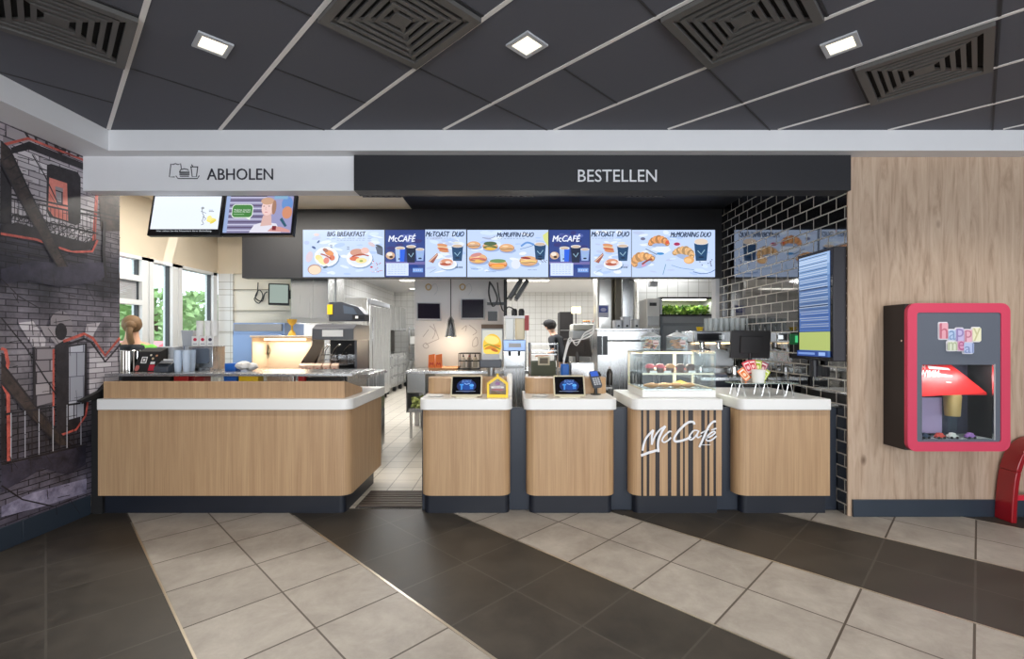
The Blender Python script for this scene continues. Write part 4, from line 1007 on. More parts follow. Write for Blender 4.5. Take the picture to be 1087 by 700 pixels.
# coloured bubble lettering on the display
mb = MB(); f = pxflat(mb, byf + .0055, .0008)
WL = flatc((236, 232, 238)); 
def HP(x, y): return (970 + x / 10, 330 + y / 10)
for (x0, y0, x1, y1) in ((255, 120, 360, 310), (350, 195, 440, 325), (430, 178, 525, 330), (520, 195, 610, 340), (600, 172, 702, 335), (335, 320, 450, 432), (440, 310, 525, 432), (500, 330, 622, 460)):
    a, b = HP(x0, y0), HP(x1, y1); f.poly(rrect(a[0], b[0], a[1], b[1], 1.6), WL)
for ch, (x0, y0, x1, y1), cc in (('h', (270, 135, 350, 295), (224, 120, 142)), ('a', (362, 210, 432, 310), (150, 180, 226)), ('p', (440, 192, 516, 322), (170, 150, 210)), ('p', (530, 208, 600, 328), (226, 140, 166)), ('y', (612, 186, 692, 322), (238, 232, 176)), ('m', (348, 334, 440, 420), (206, 214, 176)), ('e', (450, 325, 514, 420), (206, 110, 160)), ('al', (515, 345, 610, 448), (150, 168, 222))):
    a, b = HP(x0, y0), HP(x1, y1)
    f.poly(rrect(a[0] - .6, b[0] + .6, a[1] - .4, b[1] + .4, 1.4), flatc(tuple(int(v * .6 + 238 * .4) for v in cc))); f.text(ch, a[0], b[1], b[0], a[1], flatc(tuple(int(v * .86) for v in cc)))
mb.build('lettering', fp, smooth=False)

# ------------------------------------------------------------------ red moulded seat at the right edge
r = thing('play_seat', 'red moulded plastic seat with curved legs at the right edge', 'seat', (4.5, 3.9, 0))
sx0 = X(1058, 3.80)
ao = spline([(4.095, 0, 0), (4.105, 0, .19), (4.135, 0, .42), (4.20, 0, .585), (4.32, 0, .68), (4.50, 0, .70)], 6)
ai = spline([(4.50, 0, .66), (4.335, 0, .64), (4.235, 0, .555), (4.178, 0, .41), (4.148, 0, .19), (4.140, 0, 0)], 6)
def mir(P): return [Vector((9.0 - p.x, 0, p.z)) for p in P]
DR = mat('red_seat_plastic', (150, 14, 26), .3, coat=.5)
k = 12
def band(o_, i_, y0, y1): return MB().prismY([(p.x, p.z) for p in o_] + [(p.x, p.z) for p in i_], y0, y1, DR)
n_ = len(ao)
lo, li = ao[:k + 1], ai[n_ - 1 - k:]; to, ti = ao[k:], ai[:n_ - k]
band(lo, li, 3.825, 3.965).build('leg', r, bev=.006); band(mir(lo), mir(li), 3.825, 3.965).build('leg', r, bev=.006)
band(to + mir(to)[::-1][1:], sorted(mir(ti) + ti[1:], key=lambda p: -p.x), 3.825, 3.965).build('seat_shell', r, bev=.006)
MB().box(4.142, 4.858, 3.835, 3.86, .185, .225, mat('bright_red_rung', (206, 40, 60), .3)).build('rung', r)

# ------------------------------------------------------------------ payment tablets
def tablet(cx, lab):
    r = thing('payment_tablet', lab, 'tablet', (cx, 4.1, 1.003), 'payment tablets on the narrow counters')
    T = Matrix.Translation((cx, 4.06, 1.013)) @ Matrix.Rotation(math.radians(-24), 4, 'X')
    w, h = .139, .195
    b = MB(); b.prismY(rrect(-w, w, 0, h, .012), 0, .016, CHAMP); b.xform(T).build('bezel', r, bev=.003)
    mb = MB(); f = Flat(mb, (0, -.0004, 0), (1, 0, 0), (0, 0, 1), (0, -1, 0), .0004)
    f.rect(-w + .014, .018, w - .014, h - .014, flatc((10, 10, 14), .15)); f.ell(0, .095, .085, .06, E(14, 40, 96)); f.ell(.005, .10, .06, .042, E(24, 70, 150))
    f.rect(-.05, .06, -.035, .11, E(60, 140, 220)); f.rect(-.06, .10, -.025, .112, E(70, 150, 230)); f.rect(.03, .065, .06, .10, E(50, 120, 210)); f.ell(.045, .10, .02, .012, E(90, 170, 240))
    f.text('BONUS', -.04, .125, .04, .150, E(110, 150, 220), .1); f.line([(-.02, .118), (.0, .108), (.03, .118)], .006, E(150, 190, 240)); f.rect(-.09, .042, .08, .047, E(120, 130, 150))
    mb.xform(T); mb.build('display', r, smooth=False)
    MB().prismX([(4.078, 1.0035), (4.19, 1.0035), (4.19, 1.012), (4.135, 1.10), (4.12, 1.09)], cx - .05, cx + .05, CHAMP).build('stand', r)
    MB().prism(rrect(cx - .10, cx + .10, 4.05, 4.19, .02), 1.0032, 1.012, CHAMP).build('foot', r)
    return r
tablet(X(495, 4.08), 'champagne framed payment tablet beside the yellow house box')
tablet(X(604.5, 4.08), 'champagne framed payment tablet on the counter left of the pastry case')
# oak screens behind the tablets
for a, b, lab in ((453, 541, 'low curved oak screen behind the left tablet and house box'), (558, 645, 'low curved oak screen behind the right payment tablet')):
    x0, x1 = X(a, 4.33), X(b, 4.33)
    mb = MB(); mb.prism(rrect(x0, x1, 4.33, 4.55, .09, (1, 1, 0, 0)), 1.0035, 1.148, OAK); mb.build('counter_screen', label=lab, cat='screen panel', group='low oak screens on the narrow counters', bev=.002)
# white tray and cable beside tablet
for a, b, lab in ((450, 474, 'small white coin dish on the counter left of the left tablet'), (560, 586, 'small white coin dish on the counter left of the right tablet')):
    cx = X((a + b) / 2, 4.12); mb = MB(); mb.lathe(cx, 4.14, [(.001, 1.0035), (.06, 1.0035), (.085, 1.016), (.08, 1.017), (.055, 1.008), (.001, 1.008)], PAPER, sx=1.0, sy=.7); mb.build('coin_dish', label=lab, cat='dish', group='white coin dishes')
# yellow house-shaped collection box
hx = X(528.3, 4.08); hz = 1.0035
r = thing('collection_box', 'yellow house shaped clear collection box beside the left tablet', 'collection box', (hx, 4.08, hz))
f = MB(); ho = [(hx - .092, hz), (hx + .092, hz), (hx + .092, hz + .125), (hx + .008, hz + .185), (hx + .008, hz + .205), (hx - .008, hz + .205), (hx - .008, hz + .185), (hx - .092, hz + .125)]
hi = [(hx - .072, hz + .028), (hx + .072, hz + .028), (hx + .072, hz + .115), (hx + .004, hz + .163), (hx + .002, hz + .163), (hx - .002, hz + .163), (hx - .004, hz + .163), (hx - .072, hz + .115)]
ringY(f, ho, hi, 4.04, 4.12, YEL); f.build('frame', r)
f = MB(); f.prismY([(hx - .074, hz + .026), (hx + .074, hz + .026), (hx + .074, hz + .116), (hx, hz + .168), (hx - .074, hz + .116)], 4.046, 4.049, GLASS); f.build('front_window', r)
f = MB(); f.prismY([(hx - .074, hz + .026), (hx + .074, hz + .026), (hx + .074, hz + .116), (hx, hz + .168), (hx - .074, hz + .116)], 4.112, 4.115, mat('pink_card', (206, 176, 180), .6)); f.build('back_card', r)
f = MB()
for i in range(60): f.cyl((hx + random.uniform(-.06, .06), 4.055 + random.uniform(0, .045), hz + .03 + random.uniform(0, .022)), (hx + random.uniform(-.06, .06), 4.06 + random.uniform(0, .045), hz + .036 + random.uniform(0, .022)), .001, CHROME) if False else f.lathe(hx + random.uniform(-.058, .058), 4.062 + random.uniform(0, .036), (lambda z: [(.001, z), (.009, z), (.009, z + .002), (.001, z + .002)])(hz + .0285 + random.uniform(0, .024)), random.choice([mat('copper_coin', (170, 96, 50), .35, .8), mat('brass_coin', (206, 170, 90), .35, .8)]), n=10)
tag(f.build('coin_heap', r), kind='stuff')
f = MB(); q = Flat(f, (hx, 4.0455, hz), (1, 0, 0), (0, 0, 1), (0, -1, 0), .0003)
q.ell(0, .122, .022, .016, flatc((150, 110, 150))); q.rect(-.055, .082, .055, .098, PAPER); q.text('Haus', -.03, .084, .03, .096, flatc((120, 80, 120))); q.rect(-.05, .066, .05, .072, flatc((200, 60, 70)))
f.build('label_print', r, smooth=False)
# card reader on the right narrow counter
cx = X(634, 4.2); r = thing('card_reader', 'grey card reader with blue screen behind the right tablet counter', 'card reader', (cx, 4.25, 1.003))
T = Matrix.Translation((cx, 4.24, 1.13)) @ Matrix.Rotation(math.radians(-42), 4, 'X') @ Matrix.Rotation(math.radians(-8), 4, 'Y')
b = MB(); b.prismY(rrect(-.042, .042, -.06, .12, .015), 0, .03, mat('reader_grey', (70, 74, 84), .4)); b.xform(T).build('body', r, bev=.004)
b = MB(); b.box(-.034, .034, -.003, 0, .055, .11, E(60, 100, 200)); b.xform(T).build('screen', r)
b = MB()
for i in range(4):
    for j in range(3): b.box(-.030 + j * .022, -.014 + j * .022, -.004, 0, -.045 + i * .022, -.030 + i * .022, LGREY)
b.xform(T).build('keypad', r)
MB().cyl((cx, 4.275, 1.004), (cx, 4.275, 1.12), .015, BLACK).lathe(cx, 4.275, [(.001, 1.0035), (.05, 1.0035), (.045, 1.012), (.001, 1.014)], BLACK).build('stand', r)

# ------------------------------------------------------------------ glass pastry case
gx0, gx1, gy0, gy1, gz0, gz1 = X(682, 4.06), X(760, 4.06), 4.06, 4.58, 1.0035, Z(373.5, 4.06)
r = thing('pastry_case', 'glass pastry case on the striped counter with lit shelves', 'pastry case', ((gx0 + gx1) / 2, 4.3, gz0))
MB().box(gx0, gx1, gy0, gy1, gz0, gz0 + .062, WHITETOP).build('base', r, bev=.004)
f = MB(); t_ = .016
for x in (gx0, gx1 - t_): 
    f.box(x, x + t_, gy1 - .022, gy1, gz0 + .062, gz1 - .004, CHAMP); f.box(x, x + t_, gy0 + .01, gy1 - .022, gz1 - .016, gz1 - .004, CHAMP) 
    f.box(x, x + t_, gy0 + .01, gy1 - .022, gz0 + .062, gz0 + .075, CHAMP)
f.box(gx0 + t_, gx1 - t_, gy1 - .022, gy1, gz1 - .016, gz1 - .004, CHAMP); f.box((gx0 + gx1) / 2 + .12, (gx0 + gx1) / 2 + .15, gy1 - .02, gy1, gz0 + .062, gz1 - .016, CHAMP)
f.build('frame', r)
MB().box(gx0, gx1, gy0, gy0 + .005, gz0 + .0625, gz1, GLASS).build('front_glass', r)
MB().box(gx0 - .001, gx0 + .003, gy0 + .006, gy1 - .023, gz0 + .076, gz1 - .017, GLASS).build('side_glass', r); MB().box(gx1 - .003, gx1 + .001, gy0 + .006, gy1 - .023, gz0 + .076, gz1 - .017, GLASS).build('side_glass', r)
MB().box(gx0, gx1, gy0 + .006, gy1, gz1 - .0035, gz1 + .003, GLASS).build('top_glass', r)
shz = Z(396.5, 4.10)
MB().box(gx0 + .006, gx1 - .006, gy0 + .03, gy1 - .03, shz - .007, shz, GLASS).box(gx0 + .006, gx1 - .006, gy0 + .025, gy0 + .03, shz - .012, shz + .003, CHAMP).build('shelf', r)
MB().box(gx0 + .03, gx1 - .03, gy1 - .06, gy1 - .035, gz1 - .032, gz1 - .018, em((255, 226, 190), 5)).build('light_bar', r)
MB().box(gx0 + .02, gx1 - .02, gy0 + .03, gy1 - .04, gz0 + .063, gz0 + .069, STEEL).build('lower_tray', r)
L = bpy.data.lights.new('case_lamp', 'AREA'); L.shape = 'RECTANGLE'; L.size = .5; L.size_y = .1; L.energy = 7; L.color = (1, .86, .70)
o = bpy.data.objects.new('case_lamp', L); COL.objects.link(o); o.location = ((gx0 + gx1) / 2, gy0 + .3, gz1 - .035)
CHOC = mat('chocolate', (66, 36, 24), .5, noise=.2, nscale=60); GOLD = mat('baked_gold', (206, 146, 80), .55, noise=.18, nscale=50); PINKI = mat('pink_icing', (222, 80, 96), .45); CREAMI = mat('cream_icing', (240, 214, 170), .5)
def muffin(x, y, z, top, lab, s=1.0):
    r = thing('muffin', lab, 'muffin', (x, y, z), 'muffins on the upper shelf of the pastry case')
    m = MB(); n = 20
    prof = [(.001, z + .0005), (.026 * s, z + .0005), (.034 * s, z + .038 * s), (.001, z + .038 * s)]
    m.lathe(x, y, prof, mat('muffin_paper', (96, 60, 40), .7)); m.build('paper_case', r)
    m = MB(); m.lathe(x, y, [(.034 * s, z + .038 * s), (.041 * s, z + .046 * s), (.038 * s, z + .060 * s), (.024 * s, z + .072 * s), (.001, z + .076 * s)], top, n=18)
    m.build('crown', r); return r
for px, top, nm in ((690, PINKI, 'pink iced muffin at the left end of the case shelf'), (700.7, PINKI, 'second pink iced muffin from the left on the case shelf'), (711.4, GOLD, 'golden muffin in the middle of the case shelf'), (722.1, CHOC, 'dark chocolate muffin right of the golden one on the case shelf'), (732.8, CHOC, 'dark chocolate muffin at the right end of the case shelf')):
    muffin(X(px, 4.2), 4.2, shz, top, nm, 1.05)
def donut(px, Y, z, icing, lab):
    x = X(px, Y); r = thing('doughnut', lab, 'doughnut', (x, Y, z), 'iced doughnuts at the back of the upper shelf of the pastry case')
    def tor(R, q, z0, lo, hi, m):
        b = MB(); k = 20; l = 8; rings = []
        for i in range(k):
            a = 2 * PI * i / k
            rings.append([b.bm.verts.new((x + (R + q * math.cos(lo + (hi - lo) * j / l)) * math.cos(a), Y + (R + q * math.cos(lo + (hi - lo) * j / l)) * math.sin(a), z0 + q * math.sin(lo + (hi - lo) * j / l))) for j in range(l + (1 if hi - lo < 6 else 0))])
        L_ = len(rings[0]); cl = hi - lo > 6
        for i in range(k):
            A_, B_ = rings[i], rings[(i + 1) % k]
            for j in range(L_ if cl else L_ - 1): b.face([A_[j], B_[j], B_[(j + 1) % L_], A_[(j + 1) % L_]], m)
        bmesh.ops.recalc_face_normals(b.bm, faces=b.bm.faces[:]); return b
    tor(.0245, .0160, z + .0165, 0, 2 * PI, GOLD).build('ring', r); tor(.0245, .0168, z + .0168, .1, PI - .1, icing).build('icing', r)
for px, ic, lab in ((692, CREAMI, 'cream iced doughnut behind the leftmost pink muffin'), (702, PINKI, 'pink iced doughnut behind the second pink muffin'), (712, CREAMI, 'cream iced doughnut behind the golden muffin'), (722, PINKI, 'pink iced doughnut behind the left chocolate muffin'), (732, CHOC, 'chocolate doughnut behind the right chocolate muffin')):
    donut(px, 4.37, shz + .0005, ic, lab)
def croissant3(px, Y, z, lab, s=1.0):
    x = X(px, Y); b = MB(); P = []
    for i in range(13):
        a = PI * (1.15 + .7 * i / 12); P.append((x + .075 * s * math.cos(a), Y + .05 + .055 * s * math.sin(a)))
    rings = []
    for i, p in enumerate(P):
        t = 1 - abs(i - 6) / 6.5; q = .028 * s * (t ** .6) * (1.0 if i % 2 else .86) + .002
        d = Vector((P[min(i + 1, 12)][0] - P[max(i - 1, 0)][0], P[min(i + 1, 12)][1] - P[max(i - 1, 0)][1], 0)).normalized(); u = Vector((-d.y, d.x, 0))
        rings.append([b.bm.verts.new(Vector((p[0], p[1], z + .024 * s)) + u * q * math.cos(2 * PI * k / 10) + Vector((0, 0, 1)) * q * .85 * math.sin(2 * PI * k / 10)) for k in range(10)])
    for A_, B_ in zip(rings, rings[1:]):
        for k in range(10): b.face([A_[k], A_[(k + 1) % 10], B_[(k + 1) % 10], B_[k]], GOLD)
    b.face(rings[0], GOLD); b.face(rings[-1][::-1], GOLD); bmesh.ops.recalc_face_normals(b.bm, faces=b.bm.faces[:])
    return b.build('croissant', label=lab, cat='croissant', group='croissants on the lower tray of the pastry case')
for px, Y, lab in ((692, 4.18, 'croissant at the left end of the lower case tray'), (705, 4.20, 'croissant second from the left on the lower case tray'), (718, 4.22, 'croissant in the middle of the lower case tray'), (730, 4.2, 'croissant right of the middle on the lower case tray')):
    croissant3(px, Y, gz0 + .070, lab)
mb = MB(); x = X(722, 4.36); mb.lathe(x, 4.36, [(.001, gz0 + .0695), (.05, gz0 + .0695), (.055, gz0 + .10), (.001, gz0 + .125)], YEL, sx=1.2); mb.build('lemon_cake', label='yellow lemon cake at the back of the lower case tray', cat='cake')
for px, lab in ((694, 'white price card under the pink muffins'), (709, 'white price card below the golden muffin'), (735, 'white price card under the chocolate muffins')):
    x = X(px, 4.1); mb = MB(); mb.prismX([(4.10, shz + .0005), (4.125, shz + .0005), (4.113, shz + .022)], x - .03, x + .03, PAPER); mb.build('price_card', label=lab, cat='price card', group='price cards on the case shelf')
# biscuit jars on the case
def jar(px, fill, lab):
    x = X(px, 4.38); y = 4.38; z = gz1 + .0035
    r = thing('biscuit_jar', lab, 'jar', (x, y, z), 'square biscuit jars on the pastry case')
    w = .072
    b = MB()
    b.box(x - w, x + w, y - w, y + w, z, z + .004, GLASS)
    for x0, x1, y0, y1 in ((-w, w, -w, -w + .003), (-w, w, w - .003, w), (-w, -w + .003, -w + .003, w - .003), (w - .003, w, -w + .003, w - .003)): b.box(x + x0, x + x1, y + y0, y + y1, z + .004, z + .125, GLASS)
    b.build('glass_body', r)
    b = MB(); b.box(x - w - .004, x + w + .004, y - w - .004, y + w + .004, z + .125, z + .133, LGREY)
    hw = w + .002; b.ext([(x - hw, y - hw, z + .133), (x + hw, y - hw, z + .133), (x + hw, y + hw, z + .133), (x - hw, y + hw, z + .133)], [(x - .02, y - .02, z + .168), (x + .02, y - .02, z + .168), (x + .02, y + .02, z + .168), (x - .02, y + .02, z + .168)], mat('frosted_lid', (200, 204, 204), .3)); b.ball((x, y, z + .176), .012, LGREY)
    b.build('lid', r)
    b = MB()
    for k in range(34): b.ball((x + random.uniform(-.045, .045), y + random.uniform(-.045, .045), z + .022 + random.uniform(0, .075)), (.02, .02, .009), random.choice(fill), u=10, v=6, rot=Matrix.Rotation(random.uniform(-1.2, 1.2), 3, random.choice('XYZ')))
    tag(b.build('biscuit_fill', r), kind='stuff')
    b = MB(); b.box(x + .0, x + .055, y - w - .0015, y - w - .0003, z + .05, z + .095, flatc((206, 190, 186))); b.box(x + .006, x + .05, y - w - .0025, y - w - .0016, z + .062, z + .070, flatc((130, 60, 50))); b.build('paper_label', r)
jar(690.5, [GOLD, mat('biscuit_rose', (190, 110, 90), .6), CREAMI, CHOC], 'square glass jar with mixed rosy biscuits, left of two on the case')
jar(718.5, [GOLD, mat('biscuit_amber', (190, 130, 50), .5), CHOC], 'square glass jar with golden brown biscuits, right of two on the case')

# ------------------------------------------------------------------ tea rack on the right counter
tx, ty = X(808.5, 4.22), 4.22; tz = Z(407.5, 4.15)
r = thing('tea_rack', 'low glass topped wire stand on the wide right counter', 'stand', (tx, ty, 1.0035))
MB().prism(rrect(tx - .30, tx + .29, ty - .10, ty + .10, .04), tz, tz + .006, mat('greenish_glass', (120, 138, 128), .1, coat=.5)).build('glass_top', r)
for x0 in (-.22, 0, .21):
    b = MB(); b.tube([(tx + x0 - .035, ty - .07, 1.006), (tx + x0 - .01, ty - .07, tz - .004), (tx + x0 + .01, ty - .07, tz - .004), (tx + x0 + .035, ty - .07, 1.006)], .004, CHROME); b.tube([(tx + x0 - .035, ty + .07, 1.006), (tx + x0 - .01, ty + .07, tz - .004), (tx + x0 + .01, ty + .07, tz - .004), (tx + x0 + .035, ty + .07, 1.006)], .004, CHROME)
    b.tube([(tx + x0, ty - .07, tz - .004), (tx + x0, ty + .07, tz - .004)], .003, CHROME); b.build('leg', r)
px0 = X(805, 4.2)
mb = MB(); mb.lathe(px0, 4.2, [(.001, tz + .0065), (.048, tz + .0065), (.058, tz + .12), (.054, tz + .12), (.045, tz + .01), (.001, tz + .01)], PAPER, n=20)
q = Flat(mb, (px0, 4.138, tz + .02), (1, 0, 0), (0, 0, 1), (0, -1, 0), .0005)
mb.build('tea_cup', label='white paper cup at the centre of the fan of tea packets', cat='cup')
CARDS = [(-.095, .055, -38, (236, 120, 40), (250, 220, 190), 'orange tea packet leaning out lowest on the left of the fan'), (-.058, .125, -24, (214, 44, 60), (240, 200, 200), 'red tea packet upper left in the fan'), (-.012, .135, -8, (206, 60, 66), (246, 206, 196), 'coral red tea packet left of the fan centre'),
         (.036, .13, 8, (160, 180, 40), (236, 230, 170), 'olive green tea packet right of the fan centre'), (.085, .115, 26, (150, 50, 70), (226, 190, 190), 'dark red tea packet upper right in the fan'), (.10, .045, 36, (190, 206, 60), (240, 244, 200), 'lime green tea packet leaning out lowest on the right')]
for i, (dx, dz, ang, cc, c2, lab) in enumerate(CARDS):
    T = Matrix.Translation((px0 + dx, 4.262 + i * .006, tz + .0075 + (dz - .045) * .9 + .055)) @ Matrix.Rotation(math.radians(ang), 4, 'Y') @ Matrix.Rotation(math.radians(-8), 4, 'X')
    b = MB(); b.prismY(rrect(-.034, .034, -.058, .062, .004), -.003, .003, mat('packet_%d' % i, cc, .4)); q = Flat(b, (0, -.0032, 0), (1, 0, 0), (0, 0, 1), (0, -1, 0), .0004)
    q.rect(-.026, -.048, .026, .05, flatc(c2)); q.rect(-.02, -.03, .02, .036, flatc(cc)); q.ell(0, .0, .013, .018, flatc(c2)); q.rect(-.018, .038, .018, .044, flatc((250, 250, 250)))
    b.xform(T); b.build('tea_packet', label=lab, cat='tea packet', group='fan of tea packets on the right counter', smooth=False)
MB().box(px0 - .09, px0 + .09, 4.315, 4.335, tz + .0065, tz + .07, mat('rack_white', (226, 222, 220), .5)).build('packet_holder', label='white holder block behind the paper cup and tea packets', cat='holder')
# round green glow of the emergency sign on the tiled wall
r = thing('emergency_sign', 'small green lit emergency sign on the black tiles', 'sign', (2.85, 4.62, Z(365, 4.62)))
y0, y1 = 4.55, 4.80; z0, z1 = Z(366, 4.7), Z(354.5, 4.7)
MB().box(2.852, 2.8695, y0, y1, z0, z1, mat('sign_green', (20, 110, 60), .4)).build('plate', r)
mb = MB(); f = Flat(mb, (2.8515, 0, 0), (0, 1, 0), (0, 0, 1), (-1, 0, 0), .0005); f.rect(y0 + .02, z0 + .015, y1 - .02, z1 - .015, E(10, 70, 36)); f.rect(y0 + .10, z0 + .02, y1 - .10, z1 - .02, E(70, 190, 120)); mb.build('symbol', r, smooth=False)
# ================================================================== OUTSIDE THE DRIVE-THROUGH WINDOW
GRASS = mat('bank_grass', (150, 176, 120), .9, noise=.3, nscale=3); LEAF = mat('bush_leaf', (140, 170, 112), .8, noise=.35, nscale=8); ASPH = mat('asphalt', (120, 120, 122), .8, noise=.1)
MB().box(-16, -4.76, 2, 30, -.12, -.02, ASPH).build('ground', kind=S)
mb = MB(); P = [(-10.8, -.1), (-12.0, .8), (-13.5, 1.6), (-16, 2.3), (-20, 2.6), (-20, -.1)]
mb.ext([(p[0], 2, p[1]) for p in P], [(p[0], 36, p[1]) for p in P], GRASS); mb.build('hill', kind=S)
def bush(x, y, z, s, lab):
    r = thing('bush', lab, 'bush', (x, y, z), 'bushes on the grass bank outside')
    b = MB()
    for k in range(520):
        a = random.uniform(0, 2 * PI); h = random.uniform(.12, 1); q = s * math.sqrt(max(.05, 1 - (h - .45) ** 2 * 2.4)) * random.uniform(.7, 1)
        c = Vector((x + q * math.cos(a), y + q * math.sin(a), z + h * s * 1.7)); d = Vector((random.uniform(-1, 1), random.uniform(-1, 1), random.uniform(-.4, 1))).normalized() * s * .16; e = d.orthogonal().normalized() * s * .07
        b.quad([c - d, c + e, c + d, c - e], LEAF)
    b.build('foliage', r, smooth=False)
    MB().cyl((x, y, z - .05), (x, y, z + s * 1.2), .06 * s, mat('bark', (84, 66, 50), .9)).build('stem', r)
for i, (y, s, z, lab) in enumerate(((13.0, 1.1, .9, 'green bush outside, seen through the pane behind the worker'), (16.5, 1.3, 1.0, 'green bush outside, seen through the narrow middle pane'), (19.5, 1.4, 1.0, 'green bush outside, left in the pane beside the tiled pillar'), (23.5, 1.5, 1.1, 'green bush outside, close to the tiled pillar'))):
    bush(-12.6, y, z, s, lab)
cxx, cyy = -8.6, 11.4
r = thing('car', 'red car parked outside the drive-through window', 'car', (cxx, cyy, -.02))
prof = [(-2.0, .28), (2.0, .28), (2.05, .62), (1.9, .84), (1.1, .94), (.55, 1.42), (-.9, 1.46), (-1.7, .98), (-2.0, .90)]
CRED = mat('car_red', (190, 30, 44), .3, coat=.6)
MB().prismX([(cyy + p[0], p[1]) for p in prof], cxx - .85, cxx + .85, CRED).build('body', r, bev=.05)
MB().prismX([(cyy + 1.0, .96), (cyy + .52, 1.38), (cyy - .88, 1.42), (cyy - 1.5, 1.0)], cxx - .86, cxx + .86, mat('car_glass', (60, 66, 90), .08)).build('window_band', r)
for dy in (-1.3, 1.3):
    for dx in (-.80, .80): MB().cyl((cxx + dx - .09, cyy + dy, .29), (cxx + dx + .09, cyy + dy, .29), .31, RUB, n=20).build('wheel', r)

# ================================================================== PEOPLE
def skin_mesh(name, pts, edges, radii, m, parent, root=0, sub=2, label=None):
    me = bpy.data.meshes.new(name); me.from_pydata([tuple(p) for p in pts], edges, [])
    o = bpy.data.objects.new(name, me); COL.objects.link(o)
    md = o.modifiers.new('s', 'SKIN'); 
    for i, v in enumerate(me.skin_vertices[0].data):
        q = radii[i]; v.radius = (q, q) if isinstance(q, (int, float)) else q; v.use_root = (i == root)
    md.use_smooth_shade = True; md.branch_smoothing = .6
    o.modifiers.new('d', 'SUBSURF').levels = sub; o.modifiers['d'].render_levels = sub
    dg = bpy.context.evaluated_depsgraph_get(); dg.update()
    m2 = bpy.data.meshes.new_from_object(o.evaluated_get(dg)); bpy.data.objects.remove(o)
    m2.name = name; m2.materials.clear(); m2.materials.append(m)
    for p in m2.polygons: p.use_smooth = True; p.material_index = 0
    o = bpy.data.objects.new(name, m2); COL.objects.link(o); o.parent = parent
    if label: o['label'] = label
    return o
SKIN = mat('skin', (214, 166, 138), .5)
def person(loc, rz, label, hairc, shirtc, trousc, bun_=False, cap=None, bend=0., vest=None, arms=None, s=1.0):
    r = thing('person', label, 'person', loc); r.rotation_euler = (0, 0, rz)
    r0 = r.location.copy(); r.location = (0, 0, 0)          # parts are modelled about the origin, facing -Y
    def b_(z, y):                                           # lean the trunk forward from the hip
        a = bend; dz = z - .95
        return (y - math.sin(a) * dz, .95 + math.cos(a) * dz) if z > .95 else (y, z)
    def V(x, y, z): 
        yy, zz = b_(z, y); return Vector((x, yy, zz)) * s
    ar = arms or {'R': ((-.30, .02, 1.16), (-.27, -.22, 1.10), (-.25, -.30, 1.10)), 'L': ((.30, .02, 1.16), (.27, -.22, 1.10), (.25, -.30, 1.10))}
    pts = [V(0, 0, .95), V(0, .0, 1.12), V(0, .0, 1.30), V(0, .01, 1.43), V(0, .005, 1.51), V(0, -.005, 1.58), V(0, -.01, 1.66), V(0, -.005, 1.72)]
    rad = [(.155, .115), (.135, .10), (.165, .115), (.11, .085), (.060, .062), (.066, .075), (.078, .095), (.058, .075)]
    ed = [(i, i + 1) for i in range(7)]
    def chain(frm, items):
        k = frm
        for p, q in items:
            pts.append(p); rad.append(q); ed.append((k, len(pts) - 1)); k = len(pts) - 1
        return k
    hands = []
    for sg, key in ((-1, 'R'), (1, 'L')):
        el, wr, ha = ar[key]
        chain(3, [(V(sg * .17, .01, 1.41), .058), (V(*el), .042), (V(*wr), .028), (V(*ha), (.036, .020))]); hands.append((V(*wr), V(*ha), sg, len(pts) - 1))
        chain(0, [(V(sg * .095, 0, .86), .088), (V(sg * .105, -.01, .50), .058), (V(sg * .105, .02, .10), .042), (V(sg * .105, -.03, .045), .042), (V(sg * .11, -.14, .035), .034)])
    chain(6, [(V(0, -.092, 1.645), .017), (V(0, -.114, 1.630), .012)])
    for sg in (-1, 1): chain(6, [(V(sg * .078, .005, 1.65), .016), (V(sg * .088, .012, 1.658), .010)])
    for wv, hv, sg, idx in hands:                           # five fingers, bent, unequal, thumb off the side
        d = (hv - wv).normalized(); side = Vector((sg, 0, 0)); side = (side - d * side.dot(d)).normalized(); dn = Vector((0, 0, -1))
        for k, L in enumerate((.070, .080, .074, .058)):
            o_ = side * (.027 - .018 * k)
            chain(idx, [(hv + d * .030 + o_, .0095), (hv + d * (.030 + L * .55) + o_ + dn * .012, .0085), (hv + d * (.030 + L * .85) + o_ + dn * .038, .0075)])
        chain(idx, [(hv - d * .02 - side * .034, .012), (hv + d * .012 - side * .052 + dn * .01, .010), (hv + d * .040 - side * .052 + dn * .02, .008)])
    skin_mesh('body', pts, ed, rad, SKIN, r)
    # shirt over trunk and upper arms
    sp_ = [V(0, 0, .90), V(0, 0, 1.12), V(0, 0, 1.30), V(0, .012, 1.42), V(0, .008, 1.475)]; sr = [(.178, .138), (.160, .125), (.188, .138), (.130, .105), (.066, .066)]; se = [(i, i + 1) for i in range(4)]
    for sg, key in ((-1, 'R'), (1, 'L')):
        el = ar[key][0]; a = V(sg * .18, .01, 1.41); b = V(*el); i = len(sp_)
        sp_ += [a, a.lerp(b, .5), a.lerp(b, .85)]; sr += [.074, .066, .062]; se += [(3, i), (i, i + 1), (i + 1, i + 2)]
    skin_mesh('shirt', sp_, se, sr, mat('shirt_%02x%02x%02x' % shirtc, shirtc, .8), r)
    if vest:
        skin_mesh('vest', [V(0, 0, .94), V(0, 0, 1.12), V(0, 0, 1.30), V(0, .012, 1.425), V(0, .02, 1.47)], [(0, 1), (1, 2), (2, 3), (3, 4)], [(.186, .146), (.168, .133), (.202, .152), (.165, .130), (.125, .10)], mat('vest_cloth', vest, .8), r)
    tp = [V(0, 0, .99), V(0, 0, .90)]; tr = [(.172, .132), (.165, .13)]; te = [(0, 1)]
